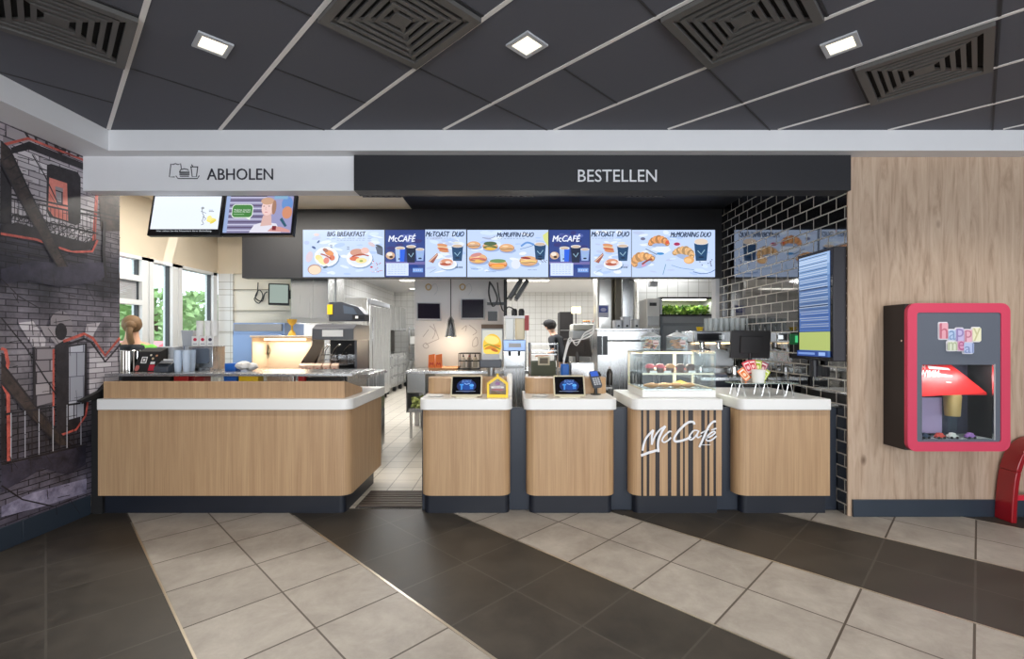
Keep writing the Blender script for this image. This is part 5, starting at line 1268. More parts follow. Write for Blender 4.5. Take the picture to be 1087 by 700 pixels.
    for sg in (-1, 1):
        i = len(tp); tp += [V(sg * .095, 0, .84), V(sg * .105, -.01, .50), V(sg * .105, .02, .12)]; tr += [.104, .078, .068]; te += [(1, i), (i, i + 1), (i + 1, i + 2)]
    skin_mesh('trousers', tp, te, tr, mat('trousers_cloth', trousc, .8), r)
    for sg in (-1, 1):
        skin_mesh('shoe', [V(sg * .105, .05, .045), V(sg * .106, -.05, .045), V(sg * .11, -.16, .035)], [(0, 1), (1, 2)], [.050, .052, .040], RUB, r, sub=1)
    HM = mat('hair_%02x%02x%02x' % hairc, hairc, .6, noise=.25, nscale=90, bump=.4, bscale=120)
    hb = MB(); c = V(0, .012, 1.675); hb.ball(c, (.093 * s, .112 * s, .100 * s), HM, u=20, v=14)
    for v in hb.bm.verts:                                    # hairline: pull the front below the brow back behind the face
        l = v.co - c
        if l.y < -.035 * s and l.z < .045 * s: v.co.y = c.y + (-.03 + random.uniform(0, .006)) * s; v.co.x *= .92
        v.co += Vector((random.uniform(-1, 1), random.uniform(-1, 1), random.uniform(-1, 1))) * .002
    if bun_:
        q = V(0, .125, 1.66); hb.ball(q, (.05 * s, .045 * s, .05 * s), HM, u=14, v=10)
        hb.tube([V(0, .12, 1.66), V(.005, .165, 1.60), V(.0, .16, 1.52), V(-.01, .14, 1.46)], .030 * s, HM, n=10)
    hb.build('hair', r)
    fb = MB()
    for sg in (-1, 1): fb.ball(V(sg * .032, -.092, 1.668), .011 * s, mat('eye_white', (236, 234, 230), .3), u=10, v=8); fb.ball(V(sg * .032, -.101, 1.668), .0055 * s, mat('iris', (60, 44, 34), .2), u=8, v=6)
    fb.ball(V(0, -.088, 1.597), (.024 * s, .008 * s, .006 * s), mat('lips', (170, 92, 86), .4), u=10, v=6); fb.build('eyes_and_mouth', r)
    if cap:
        cb_ = MB(); cb_.ball(V(0, .008, 1.705), (.102 * s, .118 * s, .075 * s), mat('cap_cloth', cap, .8), u=18, v=10); cb_.prism([(.075 * s * math.cos(a), V(0, -.10, 1.70).y + .012 - .065 * s * math.sin(a)) for a in [PI * k / 10 for k in range(11)]], V(0, -.1, 1.70).z - .004, V(0, -.1, 1.7).z + .004, mat('cap_cloth', cap, .8)); cb_.build('cap', r)
    r.location = r0
    return r
person((-4.20, 5.16, 0), math.radians(213), 'worker with brown ponytail and green collar at the drive-through window', (120, 92, 62), (120, 196, 84), (28, 28, 32), bun_=True, vest=(30, 36, 44), s=1.0)
person((X(599, 9.0), 9.0, 0), math.radians(240), 'kitchen worker in black shirt and cap bending over the prep station', (30, 24, 22), (26, 28, 34), (24, 24, 28), cap=(30, 28, 30), bend=.40, s=1.10)

# ================================================================== THINGS ON AND BEHIND THE PICKUP COUNTER
SH = 1.2005
def shelfx(px, Y): return X(px, Y)
Y = 4.50; cx = X(133.5, Y); mb = MB(); R_ = X(146, Y) - cx
r = thing('steel_canister', 'shiny steel canister at the left end of the pickup shelf', 'canister', (cx, Y, SH))
MB().lathe(cx, Y, [(.001, SH + .0003), (R_, SH + .0003), (R_, SH + .20), (R_ - .004, SH + .20), (R_ - .004, SH + .01), (.001, SH + .01)], mat('dark_chrome', (150, 146, 140), .12, 1.0), n=32).build('body', r)
b = MB()
for k in range(20):
    a = 2 * PI * k / 20; b.cyl((cx + R_ * math.cos(a), Y + R_ * math.sin(a), SH + .001), (cx + R_ * math.cos(a), Y + R_ * math.sin(a), SH + .195), .007, mat('taupe_rib', (110, 102, 96), .3, .8) if k % 2 else CHROME, n=8)
b.build('rib_panel', r)
MB().lathe(cx, Y, [(R_ + .0002, SH + .196), (R_ + .003, SH + .199), (R_ + .0002, SH + .203)], CHROME, n=32).build('rim', r)
cx = X(158.5, 4.48); r = thing('leaflet_box', 'black leaflet box with white icons on the pickup shelf', 'leaflet box', (cx, 4.48, SH))
w = .105
MB().prismX([(4.42, SH + .0005), (4.58, SH + .0005), (4.58, SH + .225), (4.49, SH + .19)], cx - w, cx + w, BLACKM).build('box', r)
mb = MB(); up = Vector((0, .07, .19)).normalized(); q = Flat(mb, (cx, 4.4185, SH), (1, 0, 0), up, Vector((0, -.19, .07)).normalized(), .0006)
q.rect(-.06, .085, -.005, .15, PAPER); q.rect(-.05, .095, -.015, .14, flatc((60, 50, 50))); q.rect(-.042, .105, -.022, .13, PAPER); q.rect(.03, .01, .085, .07, flatc((196, 40, 60))); q.rect(.036, .075, .08, .10, PAPER); q.ell(.05, .13, .012, .012, flatc((214, 190, 150))); q.ell(.08, .16, .012, .01, flatc((214, 150, 110))); q.ell(.025, .165, .01, .01, flatc((230, 220, 200))); q.ell(-.075, .035, .022, .03, flatc((200, 110, 100)))
mb.build('print', r, smooth=False)
cx = X(177, 4.42); r = thing('receipt_printer', 'dark grey receipt printer on the pickup shelf', 'printer', (cx, 4.42, SH))
MB().prismX([(4.34, SH + .0005), (4.50, SH + .0005), (4.50, SH + .10), (4.44, SH + .105), (4.34, SH + .045)], cx - .066, cx + .066, mat('printer_grey', (72, 76, 84), .45)).build('housing', r, bev=.006)
MB().box(cx - .05, cx + .05, 4.445, 4.455, SH + .104, SH + .12, PAPER).build('paper_strip', r)
MB().box(cx - .06, cx + .06, 4.36, 4.40, SH + .075, SH + .082, BLACK).build('slot_cover', r)
cx = X(181, 4.70); r = thing('napkin_dispenser', 'pale grey napkin dispenser behind the receipt printer', 'dispenser', (cx, 4.7, SH))
MB().prism(rrect(cx - .085, cx + .085, 4.62, 4.78, .02), SH + .0005, SH + .235, LGREY).build('housing', r, bev=.004)
MB().box(cx - .05, cx + .05, 4.616, 4.6195, SH + .07, SH + .16, PAPER).build('napkin', r)
# clear cup stacks
def cup_stack(cx, cy, z, n, r0, r1, ch, step, m, lab, grp, name='cup_stack'):
    b = MB()
    for k in range(n):
        q = z + k * step; b.lathe(cx, cy, [(.001, q + .001), (r0, q + .001), (r1, q + ch), (r1 + .003, q + ch), (r1 + .003, q + ch + .004), (r1 - .002, q + ch + .004), (r0 - .002, q + .004), (.001, q + .004)], m, n=16)
    return b.build(name, label=lab, cat='cups', group=grp)
CUPP = mat('cup_plastic', (206, 218, 232), .2)
for i, (px, Yc, lab) in enumerate(((189, 4.42, 'front left stack of clear cups on the pickup shelf'), (198, 4.43, 'middle stack of clear cups on the pickup shelf'), (203.5, 4.52, 'rear right stack of clear cups on the pickup shelf'))):
    cup_stack(X(px, Yc), Yc, SH, 9, .026, .034, .09, .014, CUPP, lab, 'clear cup stacks on the pickup shelf')
cx = X(217, 4.66); w = .122
r = thing('lid_dispenser', 'grey steel lid dispenser holding paper cups, beside the tiled pillar', 'dispenser', (cx, 4.7, SH))
MB().box(cx - w, cx + w, 4.60, 4.80, SH + .0005, SH + .24, STEEL).build('cabinet', r, bev=.006)
MB().prismY(rrect(cx - w * .75, cx + w * .75, SH + .07, SH + .22, .03), 4.595, 4.5995, mat('smoked_window', (96, 104, 116), .2)).build('window', r)
MB().box(cx - w, cx + w, 4.56, 4.5995, SH + .0005, SH + .03, STEEL).build('ledge', r)
for i, (px, lab) in enumerate(((208.5, 'small white carton with red mark, left of three on the lid dispenser'), (216.5, 'small white carton with red mark, middle of three on the lid dispenser'), (224.5, 'small white carton with dark mark, right of three on the lid dispenser'))):
    x = X(px, 4.64); r = thing('sauce_carton', lab, 'carton', (x, 4.66, SH + .24), 'small cartons on the lid dispenser')
    MB().box(x - .034, x + .034, 4.62, 4.70, SH + .2405, SH + .338, PAPER).build('carton', r, bev=.002)
    mb = MB(); q = Flat(mb, (x, 4.6195, SH + .24), (1, 0, 0), (0, 0, 1), (0, -1, 0), .0005); q.ell(0, .065, .018, .016, flatc((200, 40, 70) if i < 2 else (70, 60, 80))); q.rect(-.02, .02, .02, .026, flatc((110, 110, 120))); mb.build('print', r, smooth=False)
for i, (px, lab) in enumerate(((212.5, 'tall stack of white paper cups behind the left cartons'), (221, 'tall stack of white paper cups in the middle behind the cartons'), (228, 'tall stack of white paper cups next to the tiled pillar'))):
    cup_stack(X(px, 4.755), 4.755, SH + .24, 14, .026, .033, .09, .0125, PAPER, lab, 'tall paper cup stacks on the lid dispenser')
cx = X(200, 4.76); r = thing('grey_bin', 'grey plastic bin standing on a post behind the clear cups', 'bin', (cx, 4.78, SH))
MB().box(cx - .03, cx + .03, 4.75, 4.81, SH + .0005, SH + .235, LGREY).build('post', r); MB().prismY([(cx - .045, SH + .236), (cx + .045, SH + .236), (cx + .062, SH + .40), (cx - .062, SH + .40)], 4.74, 4.84, mat('bin_grey', (168, 172, 178), .5)).build('bin', r, bev=.004)
# small coloured things under and on the shelf
CT = 1.0035
def carton(name, px0, px1, Yc, h, m, lab, cat, z=CT, dep=.10):
    x0, x1 = X(px0, Yc), X(px1, Yc)
    b = MB(); b.prism(rrect(x0, x1, Yc, Yc + dep, .01), z + .0003, z + h, m); return b.build(name, label=lab, cat=cat, bev=.003)
carton('black_tray', 129, 180, 4.34, .165, BLACKM, 'long black tray under the left half of the pickup shelf', 'tray', dep=.3)
carton('red_box', 184, 200, 4.34, .168, RED, 'flat red box under the pickup shelf', 'box')
carton('red_carton', 206, 217, 4.36, .155, mat('dull_red', (150, 40, 40), .5), 'small dull red carton under the pickup shelf', 'carton')
carton('blue_container', 237, 251, 4.34, .16, BLUE, 'blue container under the shelf below the white bags', 'container')
carton('yellow_box', 253, 274, 4.34, .165, YEL, 'flat yellow box under the right half of the pickup shelf', 'box')
carton('steel_tray', 283, 312, 4.34, .16, STEEL, 'flat steel tray under the shelf before the fry station', 'tray')
carton('red_scraper', 316, 323, 4.34, .16, RED, 'small red scraper under the shelf near its right end', 'scraper')
carton('black_box', 325, 362, 4.36, .15, BLACK, 'black box under the right end of the pickup shelf', 'box')
x = X(243.5, 4.5); carton('blue_cloth', 238, 250, 4.5, .075, BLUE, 'folded blue cloth on the pickup shelf', 'cloth', z=SH)
mb = MB(); x = X(261, 4.5)
for k in range(9): mb.ball((x + random.uniform(-.05, .05), 4.52 + random.uniform(-.04, .04), SH + .035 + random.uniform(0, .03)), (.05, .04, .032), mat('white_bag', (236, 230, 222), .6), jit=.12)
mb.build('white_bags', label='crumpled white paper bags on the pickup shelf before the fry station', cat='bags', kind='thing')
# ------------------------------------------------------------------ back benches of the pickup side
def bench(name, lab, x0, x1, y0, y1, zt, m=STEEL):
    r = thing(name, lab, 'bench', ((x0 + x1) / 2, (y0 + y1) / 2, 0))
    MB().box(x0, x1, y0, y1, zt - .04, zt, m).build('top', r, bev=.004); MB().box(x0 + .03, x1 - .03, y0 + .03, y1 - .03, .12, zt - .041, m).build('cabinet', r)
    for a in (x0 + .07, x1 - .07):
        for b in (y0 + .07, y1 - .07): MB().cyl((a, b, 0), (a, b, .119), .02, CHROME).build('leg', r)
    return r
BX1 = X(392, 5.45)
bench('fry_bench', 'steel bench under the glowing fry station', X(232, 5.45), BX1, 5.42, 6.25, 1.10)
# fridge with blue sheen
def fridge(lab, x0, x1, y0, y1, zt, m, face='front', grp=None, doors=1):
    r = thing('fridge', lab, 'fridge', ((x0 + x1) / 2, (y0 + y1) / 2, 0), grp)
    MB().box(x0, x1, y0, y1, .12, zt, m).build('cabinet', r, bev=.006)
    n = doors
    for k in range(n):
        z0 = .16 + (zt - .30) * k / n; z1 = .16 + (zt - .30) * (k + 1) / n - .02
        if face == 'front':
            d = MB().box(x0 + .02, x1 - .02, y0 - .045, y0 - .001, z0, z1, m).build('door', r, bev=.006)
            MB().tube([(x1 - .09, y0 - .046, z0 + .25), (x1 - .09, y0 - .085, z0 + .28), (x1 - .09, y0 - .085, z1 - .28), (x1 - .09, y0 - .046, z1 - .25)], .012, CHROME).build('handle', d)
        else:
            d = MB().box(x1 + .001, x1 + .045, y0 + .02, y1 - .02, z0, z1, m).build('door', r, bev=.006)
            MB().tube([(x1 + .046, y0 + .1, z0 + .25), (x1 + .085, y0 + .1, z0 + .28), (x1 + .085, y0 + .1, z1 - .28), (x1 + .046, y0 + .1, z1 - .25)], .012, CHROME).build('handle', d)
    t = MB(); t.box(x0 + .03, x1 - .03, y0 - .03, y0 - .001, zt - .12, zt - .02, GREY) if face == 'front' else t.box(x1 + .001, x1 + .03, y0 + .03, y1 - .03, zt - .12, zt - .02, GREY)
    t.build('control_strip', r)
    for a in (x0 + .07, x1 - .07):
        for b in (y0 + .08, y1 - .08): MB().cyl((a, b, 0), (a, b, .119), .03, RUB).build('foot', r)
    return r
fridge('low steel fridge with a blue sheen beside the tiled pillar', X(247.5, 6.65), X(302, 6.65), 6.65, 7.28, 1.74, STEELB)
x0, x1 = X(274, 6.7), X(291, 6.7); carton('blue_crate', 274, 291, 6.72, .03 + .21, mat('slate_blue_crate', (104, 118, 150), .5), 'slate blue crate standing on the low fridge', 'crate', z=1.7405, dep=.3) if False else None

# fry bagging station: lit hood, sloped cheek, baskets
r = thing('fry_station', 'glowing steel fry bagging station with heat hood', 'fry station', (X(300, 5.6), 5.6, 1.10))
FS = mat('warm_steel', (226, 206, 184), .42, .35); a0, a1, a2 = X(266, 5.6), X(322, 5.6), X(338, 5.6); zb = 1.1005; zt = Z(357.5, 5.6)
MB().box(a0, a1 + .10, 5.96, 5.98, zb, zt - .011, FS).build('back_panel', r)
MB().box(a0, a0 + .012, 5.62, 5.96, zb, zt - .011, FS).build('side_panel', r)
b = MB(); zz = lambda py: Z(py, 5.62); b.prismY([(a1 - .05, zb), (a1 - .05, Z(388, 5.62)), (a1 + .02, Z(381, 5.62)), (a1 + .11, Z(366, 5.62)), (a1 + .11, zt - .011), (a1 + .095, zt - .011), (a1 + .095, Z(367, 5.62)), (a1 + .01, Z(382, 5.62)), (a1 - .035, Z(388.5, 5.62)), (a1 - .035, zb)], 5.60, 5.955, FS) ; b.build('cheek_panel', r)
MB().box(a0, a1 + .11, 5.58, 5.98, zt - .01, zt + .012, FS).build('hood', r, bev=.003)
MB().box(a0 + .013, a1 - .052, 5.61, 5.958, zb, zb + .02, STEEL).build('chute_tray', r)
b = MB(); b.cyl((a0 + .06, 5.80, zt - .035), (a1 - .06, 5.80, zt - .035), .014, em((255, 214, 150), 4)); b.build('heat_tube', r)
b = MB(); b.prismY([(a0 + .03, Z(366, 5.9)), (X(280, 5.9), Z(366, 5.9)), (X(285, 5.9), Z(372, 5.9)), (X(280, 5.9), Z(381, 5.9)), (a0 + .03, Z(381, 5.9))], 5.951, 5.9595, mat('grey_green_plate', (150, 150, 130), .4)); b.build('scoop_plate', r)
L = bpy.data.lights.new('fry_lamp', 'AREA'); L.shape = 'RECTANGLE'; L.size = .5; L.size_y = .2; L.energy = 5; L.color = (1, .84, .64)
o = bpy.data.objects.new('fry_lamp', L); COL.objects.link(o); o.location = ((a0 + a1) / 2, 5.78, zt - .06)
r = thing('fryer', 'grey fryer housing with white label and baskets beside the fry station', 'fryer', (X(352, 5.7), 5.8, 1.10))
b0, b1 = X(333, 5.55), X(377, 5.55)
FG = mat('fryer_grey', (92, 92, 96), .4, .3)
MB().prismX([(5.50, Z(349, 5.5)), (5.62, Z(344, 5.5)), (6.1, Z(344, 5.5)), (6.1, Z(361, 5.5)), (5.50, Z(361, 5.5))], b0, b1, FG).build('control_head', r, bev=.005)
MB().box(X(342, 5.495), X(364, 5.495), 5.494, 5.499, Z(357.5, 5.495), Z(350.5, 5.495), PAPER).build('control_label', r)
b = MB(); b.box(b0 + .002, b1 - .002, 6.06, 6.1, 1.1005, Z(361.5, 5.5), BLACKM); b.box(b1 - .03, b1 - .002, 5.62, 6.059, 1.1005, Z(361.5, 5.5), FG); b.box(b0 + .002, b1 - .031, 5.65, 6.059, 1.1005, 1.16, BLACKM)
b.build('well', r)
for k, px in enumerate((341, 352, 363)):
    x0 = X(px, 5.6); bk = MB(); w_, d_, h_ = .045, .14, .12; z0 = Z(388, 5.6)
    for zq in (z0, z0 + h_ * .5, z0 + h_): bk.tube([(x0 - w_, 5.66, zq), (x0 + w_, 5.66, zq), (x0 + w_, 5.66 + d_ * 2, zq), (x0 - w_, 5.66 + d_ * 2, zq), (x0 - w_, 5.66, zq)], .003, CHROME, n=6)
    for q in range(7): bk.tube([(x0 - w_ + 2 * w_ * q / 6, 5.66, z0 + h_), (x0 - w_ + 2 * w_ * q / 6, 5.66, z0), (x0 - w_ + 2 * w_ * q / 6, 5.66 + 2 * d_, z0), (x0 - w_ + 2 * w_ * q / 6, 5.66 + 2 * d_, z0 + h_)], .002, CHROME, n=5)
    o = bk.build('basket', r)
    MB().tube([(x0 - .02, 5.66, z0 + h_), (x0 + .06, 5.52, z0 + h_ + .07), (x0 + .16, 5.40, z0 + h_ + .13), (x0 + .18, 5.40, z0 + h_ + .13), (x0 + .08, 5.53, z0 + h_ + .06), (x0 + .02, 5.66, z0 + h_)], .005, CHROME).build('handle', o)
for k, px in enumerate((322, 330, 338, 347, 356)):
    x0 = X(px, 5.48); z0 = 1.1005
    r = thing('fry_carton', ['empty fry carton at the left of the row before the fryer', 'second fry carton from the left before the fryer', 'third fry carton from the left before the fryer', 'fourth fry carton from the left before the fryer', 'fry carton at the right end of the row before the fryer'][k], 'fry carton', (x0, 5.48, z0), 'fry cartons in a row before the fryer')
    b = MB(); b.ext([(x0 - .030, 5.455, z0), (x0 + .030, 5.455, z0), (x0 + .030, 5.49, z0), (x0 - .030, 5.49, z0)], [(x0 - .042, 5.450, z0 + .10), (x0 + .042, 5.450, z0 + .10), (x0 + .042, 5.495, z0 + .125), (x0 - .042, 5.495, z0 + .125)], mat('fry_carton_board', (232, 196, 172), .6)); b.build('carton', r)
    mb = MB(); q = Flat(mb, (x0, 5.4495, z0), (1, 0, 0), (0, -.005, 1), (0, -1, 0), .0005); q.ell(0, .05, .02, .022, flatc((206, 110, 96))); mb.build('print', r, smooth=False)
x0 = X(310, 5.75); mb = MB(); z0 = zt + .0125
mb.lathe(x0, 5.75, [(.001, z0), (.05, z0), (.035, z0 + .04), (.012, z0 + .07), (.012, z0 + .12), (.05, z0 + .16), (.06, z0 + .2), (.001, z0 + .2)], mat('amber_plastic', (206, 160, 50), .4), n=16); mb.build('fry_funnel', label='amber fry funnel standing on the fry station hood', cat='funnel')
# hood duct, fry timer, wall screen
r = thing('exhaust_hood', 'boxy brushed steel exhaust hood above the fry station', 'exhaust hood', (X(328, 6.7), 7.0, Z(341, 6.7)))
h0, h1 = X(308.5, 6.7), X(348.5, 6.7)
MB().box(h0, h1, 6.7, 7.33, Z(338, 6.7), 3.099, STEEL).build('duct', r, bev=.004); MB().box(h0 - .01, h1 + .01, 6.68, 7.33, Z(342, 6.7), Z(338.2, 6.7), STEELD).build('rim', r)
MB().box(h0 + (h1 - h0) * .60, h0 + (h1 - h0) * .605, 6.699, 6.6999, Z(338, 6.7), 3.09, STEELD).build('panel_joint', r)
r = thing('fry_timer', 'dark wedge shaped kitchen timer with yellow label beside the hood', 'timer', (X(368, 6.5), 6.6, Z(341, 6.5)))
t0, t1 = X(349, 6.5), X(387, 6.5)
DB = mat('timer_dark', (52, 56, 66), .45)
MB().prismY([(t0, Z(341, 6.5)), (t1, Z(341, 6.5)), (t1, Z(334, 6.5)), (X(380, 6.5), Z(326, 6.5)), (X(362, 6.5), Z(320.5, 6.5)), (t0, Z(321, 6.5))], 6.5, 6.72, DB).build('housing', r, bev=.006)
MB().box(X(347.5, 6.49), X(353, 6.49), 6.485, 6.4995, Z(334, 6.49), Z(323.5, 6.49), YEL).build('yellow_label', r)
MB().box(X(374, 6.49), X(386, 6.49), 6.487, 6.4995, Z(339.5, 6.49), Z(334.5, 6.49), BLACK).box(X(377, 6.48), X(380, 6.48), 6.482, 6.4865, Z(338.3, 6.48), Z(335.6, 6.48), PAPER).build('button_panel', r)
MB().prismY([(X(365, 6.49), Z(333, 6.49)), (X(379, 6.49), Z(334, 6.49)), (X(375, 6.49), Z(327, 6.49)), (X(364, 6.49), Z(324, 6.49))], 6.494, 6.4995, mat('timer_screen', (86, 96, 110), .2)).build('screen', r)
MB().cyl((X(356, 6.6), 6.6, Z(321, 6.6)), (X(356, 6.6), 6.6, 3.10), .018, STEELD).build('drop_pole', r)
def screen_on_wall(lab, px0, px1, py0, py1, Y, tilt, yaw, face, back=BLACK, wall=None, name='kitchen_monitor', grp='kitchen order monitors'):
    w = X(px1, Y) - X(px0, Y); h = Z(py0, Y) - Z(py1, Y); cx, cz = (X(px0, Y) + X(px1, Y)) / 2, (Z(py0, Y) + Z(py1, Y)) / 2
    r = thing(name, lab, 'monitor', (cx, Y, cz - h / 2), grp)
    T = Matrix.Translation((cx, Y, cz)) @ Matrix.Rotation(math.radians(yaw), 4, 'Z') @ Matrix.Rotation(math.radians(tilt), 4, 'X')
    b = MB(); b.prismY(rrect(-w / 2, w / 2, -h / 2, h / 2, .012), 0, .045, back); b.box(-w * .3, w * .3, .045, .075, -h * .3, h * .3, BLACK); b.xform(T).build('housing', r, bev=.003)
    b = MB(); b.box(-w / 2 + .018, w / 2 - .018, -.002, -.0003, -h / 2 + .03, h / 2 - .018, face); b.xform(T).build('display', r)
    yw = wall if wall else Y + .2
    MB().cyl((cx, Y + .07, cz), (cx, yw, cz + .02), .02, BLACK).box(cx - .05, cx + .05, yw - .006, yw, cz - .05, cz + .09, BLACK).build('wall_arm', r)
    return r
screen_on_wall('tilted pale faced monitor on the tiled wall left of the exhaust hood', 286, 306, 301, 324, 7.05, -6, 22, E(150, 164, 156), wall=7.339)
mb = MB(); q = [(X(a, 7.3), 7.3, Z(b, 7.3)) for a, b in ((274, 300), (273, 312), (270, 318), (275, 322), (279, 314), (275, 308), (271, 316), (278, 320), (281, 312), (284, 310))]
mb.tube(spline(q, 5), .008, BLACK, n=6); mb.build('cable_loop', label='black cable loops on the tiled wall beside the pale monitor', cat='cable')

# far left row: tall steel units and drawers along the aisle
fridge('tall steel fridge on the aisle beyond the fry timer', -4.0, -3.20, 10.35, 12.15, 2.42, STEEL, face='side', doors=1)
r = thing('oven_cabinet', 'tall dark backed steel oven cabinet at the end of the aisle', 'oven', (-3.65, 13.5, 0))
MB().box(-4.0, -3.38, 12.6, 14.9, 1.75, 2.46, STEEL).build('upper_cabinet', r, bev=.005); MB().box(-4.0, -3.75, 12.6, 14.9, 1.10, 1.75, mat('oven_dark', (70, 66, 60), .4, .5)).build('back_panel', r)
MB().box(-4.0, -3.30, 12.55, 14.95, .16, 1.09, STEEL).build('base_cabinet', r, bev=.005)
for a in range(3):
    for c in range(3):
        d = MB().box(-3.299, -3.27, 12.6 + a * .78, 13.34 + a * .78, .22 + c * .28, .47 + c * .28, STEEL).build('drawer', r, bev=.003)
        MB().box(-3.269, -3.245, 12.75 + a * .78, 13.2 + a * .78, .42 + c * .28, .44 + c * .28, CHROME).build('handle', d)
for yq in (12.7, 13.4, 14.1, 14.8):
    MB().cyl((-3.42, yq, .07), (-3.34, yq, .07), .07, RUB).build('caster', r)
r = thing('wall_shelf_unit', 'open steel shelf unit between oven cabinet and far wall', 'shelf unit', (-3.0, 15.5, 0))
for x in (-3.35, -2.7): 
    for y in (15.2, 15.8): MB().cyl((x, y, 0), (x, y, 1.9), .02, CHROME, n=8).build('post', r)
for z in (.3, .8, 1.3, 1.8): MB().box(-3.37, -2.68, 15.18, 15.82, z, z + .03, STEEL).build('shelf_board', r)
for i, (x, z, lab) in enumerate(((-3.2, 1.3305, 'white box on the upper shelf unit board near the back wall'), (-2.9, .8305, 'white box on the lower shelf unit board near the back wall'))):
    MB().box(x - .14, x + .14, 15.3, 15.6, z, z + .26, PAPER).build('white_box', label=lab, cat='box', bev=.004)

# kitchen ceiling tubes
for i, (x, y, lab) in enumerate(((-2.4, 9.0, 'lit kitchen ceiling panel nearest the left aisle'), (.4, 9.0, 'lit kitchen ceiling panel above the prep table'), (2.8, 9.0, 'lit kitchen ceiling panel above the salad cabinet'), (-2.4, 12.5, 'far lit kitchen ceiling panel over the left aisle'), (.4, 12.5, 'far lit kitchen ceiling panel in the middle'), (2.8, 12.5, 'far lit kitchen ceiling panel on the right'), (-2.6, 14.6, 'farthest lit kitchen ceiling panel at the end of the aisle'))):
    if i == 0:
        k0 = thing('kitchen_light', lab, 'ceiling light', (x, y, KZ - .04), 'lit panels in the kitchen ceiling'); f = MB(); f.box(x - .62, x + .62, y - .16, y + .16, KZ - .03, KZ, WHITE); f.build('housing', k0); MB().box(x - .58, x + .58, y - .12, y + .12, KZ - .036, KZ - .0305, em((255, 250, 238), 5)).build('diffuser', k0)
    else: dup(k0, (x + 2.4, y - 9.0, 0), lab)

# ================================================================== MIDDLE OF THE KITCHEN
r = thing('prep_table', 'long steel prep table behind the left narrow counter', 'table', (X(520, 7.2), 7.5, 0))
p0, p1 = X(430.5, 7.0), X(600, 7.0); pz = Z(394, 7.0)
MB().box(p0, p1, 7.0, 7.95, pz - .045, pz, STEEL).build('top', r, bev=.004)
b = MB(); b.box(p0 + .005, p0 + .29, 7.02, 7.03, .70, pz - .046, STEELD); b.box(p0 + .005, p0 + .02, 7.02, 7.9, .40, pz - .046, STEELD); b.box(p0 + .02, p0 + .29, 7.03, 7.9, .40, .42, STEELD); b.box(p0 + .27, p0 + .29, 7.03, 7.9, .42, pz - .046, STEELD)
b.build('side_cabinet', r)
for a in (p0 + .06, p1 - .06):
    for c in (7.1, 7.85): MB().cyl((a, c, 0), (a, c, pz - .046 if a > 0 else .399), .022, CHROME).build('leg', r)
MB().box(p0 + .3, p1 - .02, 7.05, 7.9, .40, .43, STEEL).build('under_shelf', r)
mb = MB()
for k in range(26): mb.ball((p0 + .145 + random.uniform(-.07, .07), 7.12 + random.uniform(-.04, .04), .47 + random.uniform(0, .15)), (.045, .03, .025), mat('lettuce', (186, 196, 120), .7), u=8, v=6, rot=Matrix.Rotation(random.uniform(-1, 1), 3, 'Y'))
mb.box(p0 + .03, p0 + .26, 7.05, 7.25, .4205, .46, STEEL); 
mb.build('salad_bin', label='open bin of pale green salad in the end cabinet of the prep table', cat='bin')
# white partition with monitors and sketches
w0, w1 = X(440, 8.1), X(535, 8.1)
mb = MB(); mb.box(w0, w1, 8.1, 8.16, 0, KZ - .001, mat('partition_white', (216, 214, 214), .5))
q = pxflat(mb, 8.0985, .0006); SK = flatc((156, 150, 152))
for pts in (((456, 346), (462, 352), (459, 360)), ((460, 344), (466, 360)), ((452, 364), (455, 368), (452, 370), (449, 367), (452, 364)), ((466, 360), (452, 366)), ((490, 350), (495, 346), (494, 352)), ((502, 362), (506, 358), (507, 366), (502, 368), (502, 362)), ((449, 358), (455, 350)), ((498, 345), (506, 352), (502, 356))): q.line(pts, .6, SK, True)
mb.build('partition_panel', label='white partition panel with faint sketches behind the prep table', cat='panel', smooth=False)
DISP = mat('dark_display', (44, 40, 52), .15)
screen_on_wall('tilted dark kitchen monitor on the white partition, left of two', 442.5, 468, 321, 340.5, 7.9, -10, 14, DISP, back=LGREY, wall=8.099)
screen_on_wall('upright dark kitchen monitor on the white partition, right of two', 489, 514.5, 317, 339.5, 7.95, -3, -4, DISP, back=LGREY, wall=8.099)
for px, lab in ((455, 'tan cable coil on the partition above the left kitchen monitor'), (491, 'tan cable coil on the partition above the right kitchen monitor')):
    mb = MB(); c = at(px, 305, 8.092); 
    mb.tube(spline([c + Vector((.045 * math.cos(a) * (1 + .1 * math.sin(3 * a)), -.006 * a * .3, .05 * math.sin(a))) for a in [k * .7 for k in range(22)]], 3), .010, mat('tan_cable', (190, 160, 110), .5), n=6)
    mb.tube(spline([c + Vector((.04, -.01, 0)), c + Vector((.12, -.01, .06)), c + Vector((.16, -.01, -.04)), c + Vector((.10, -.01, -.14))], 5), .005, LGREY, n=5); mb.build('cable_coil', label=lab, cat='cable')
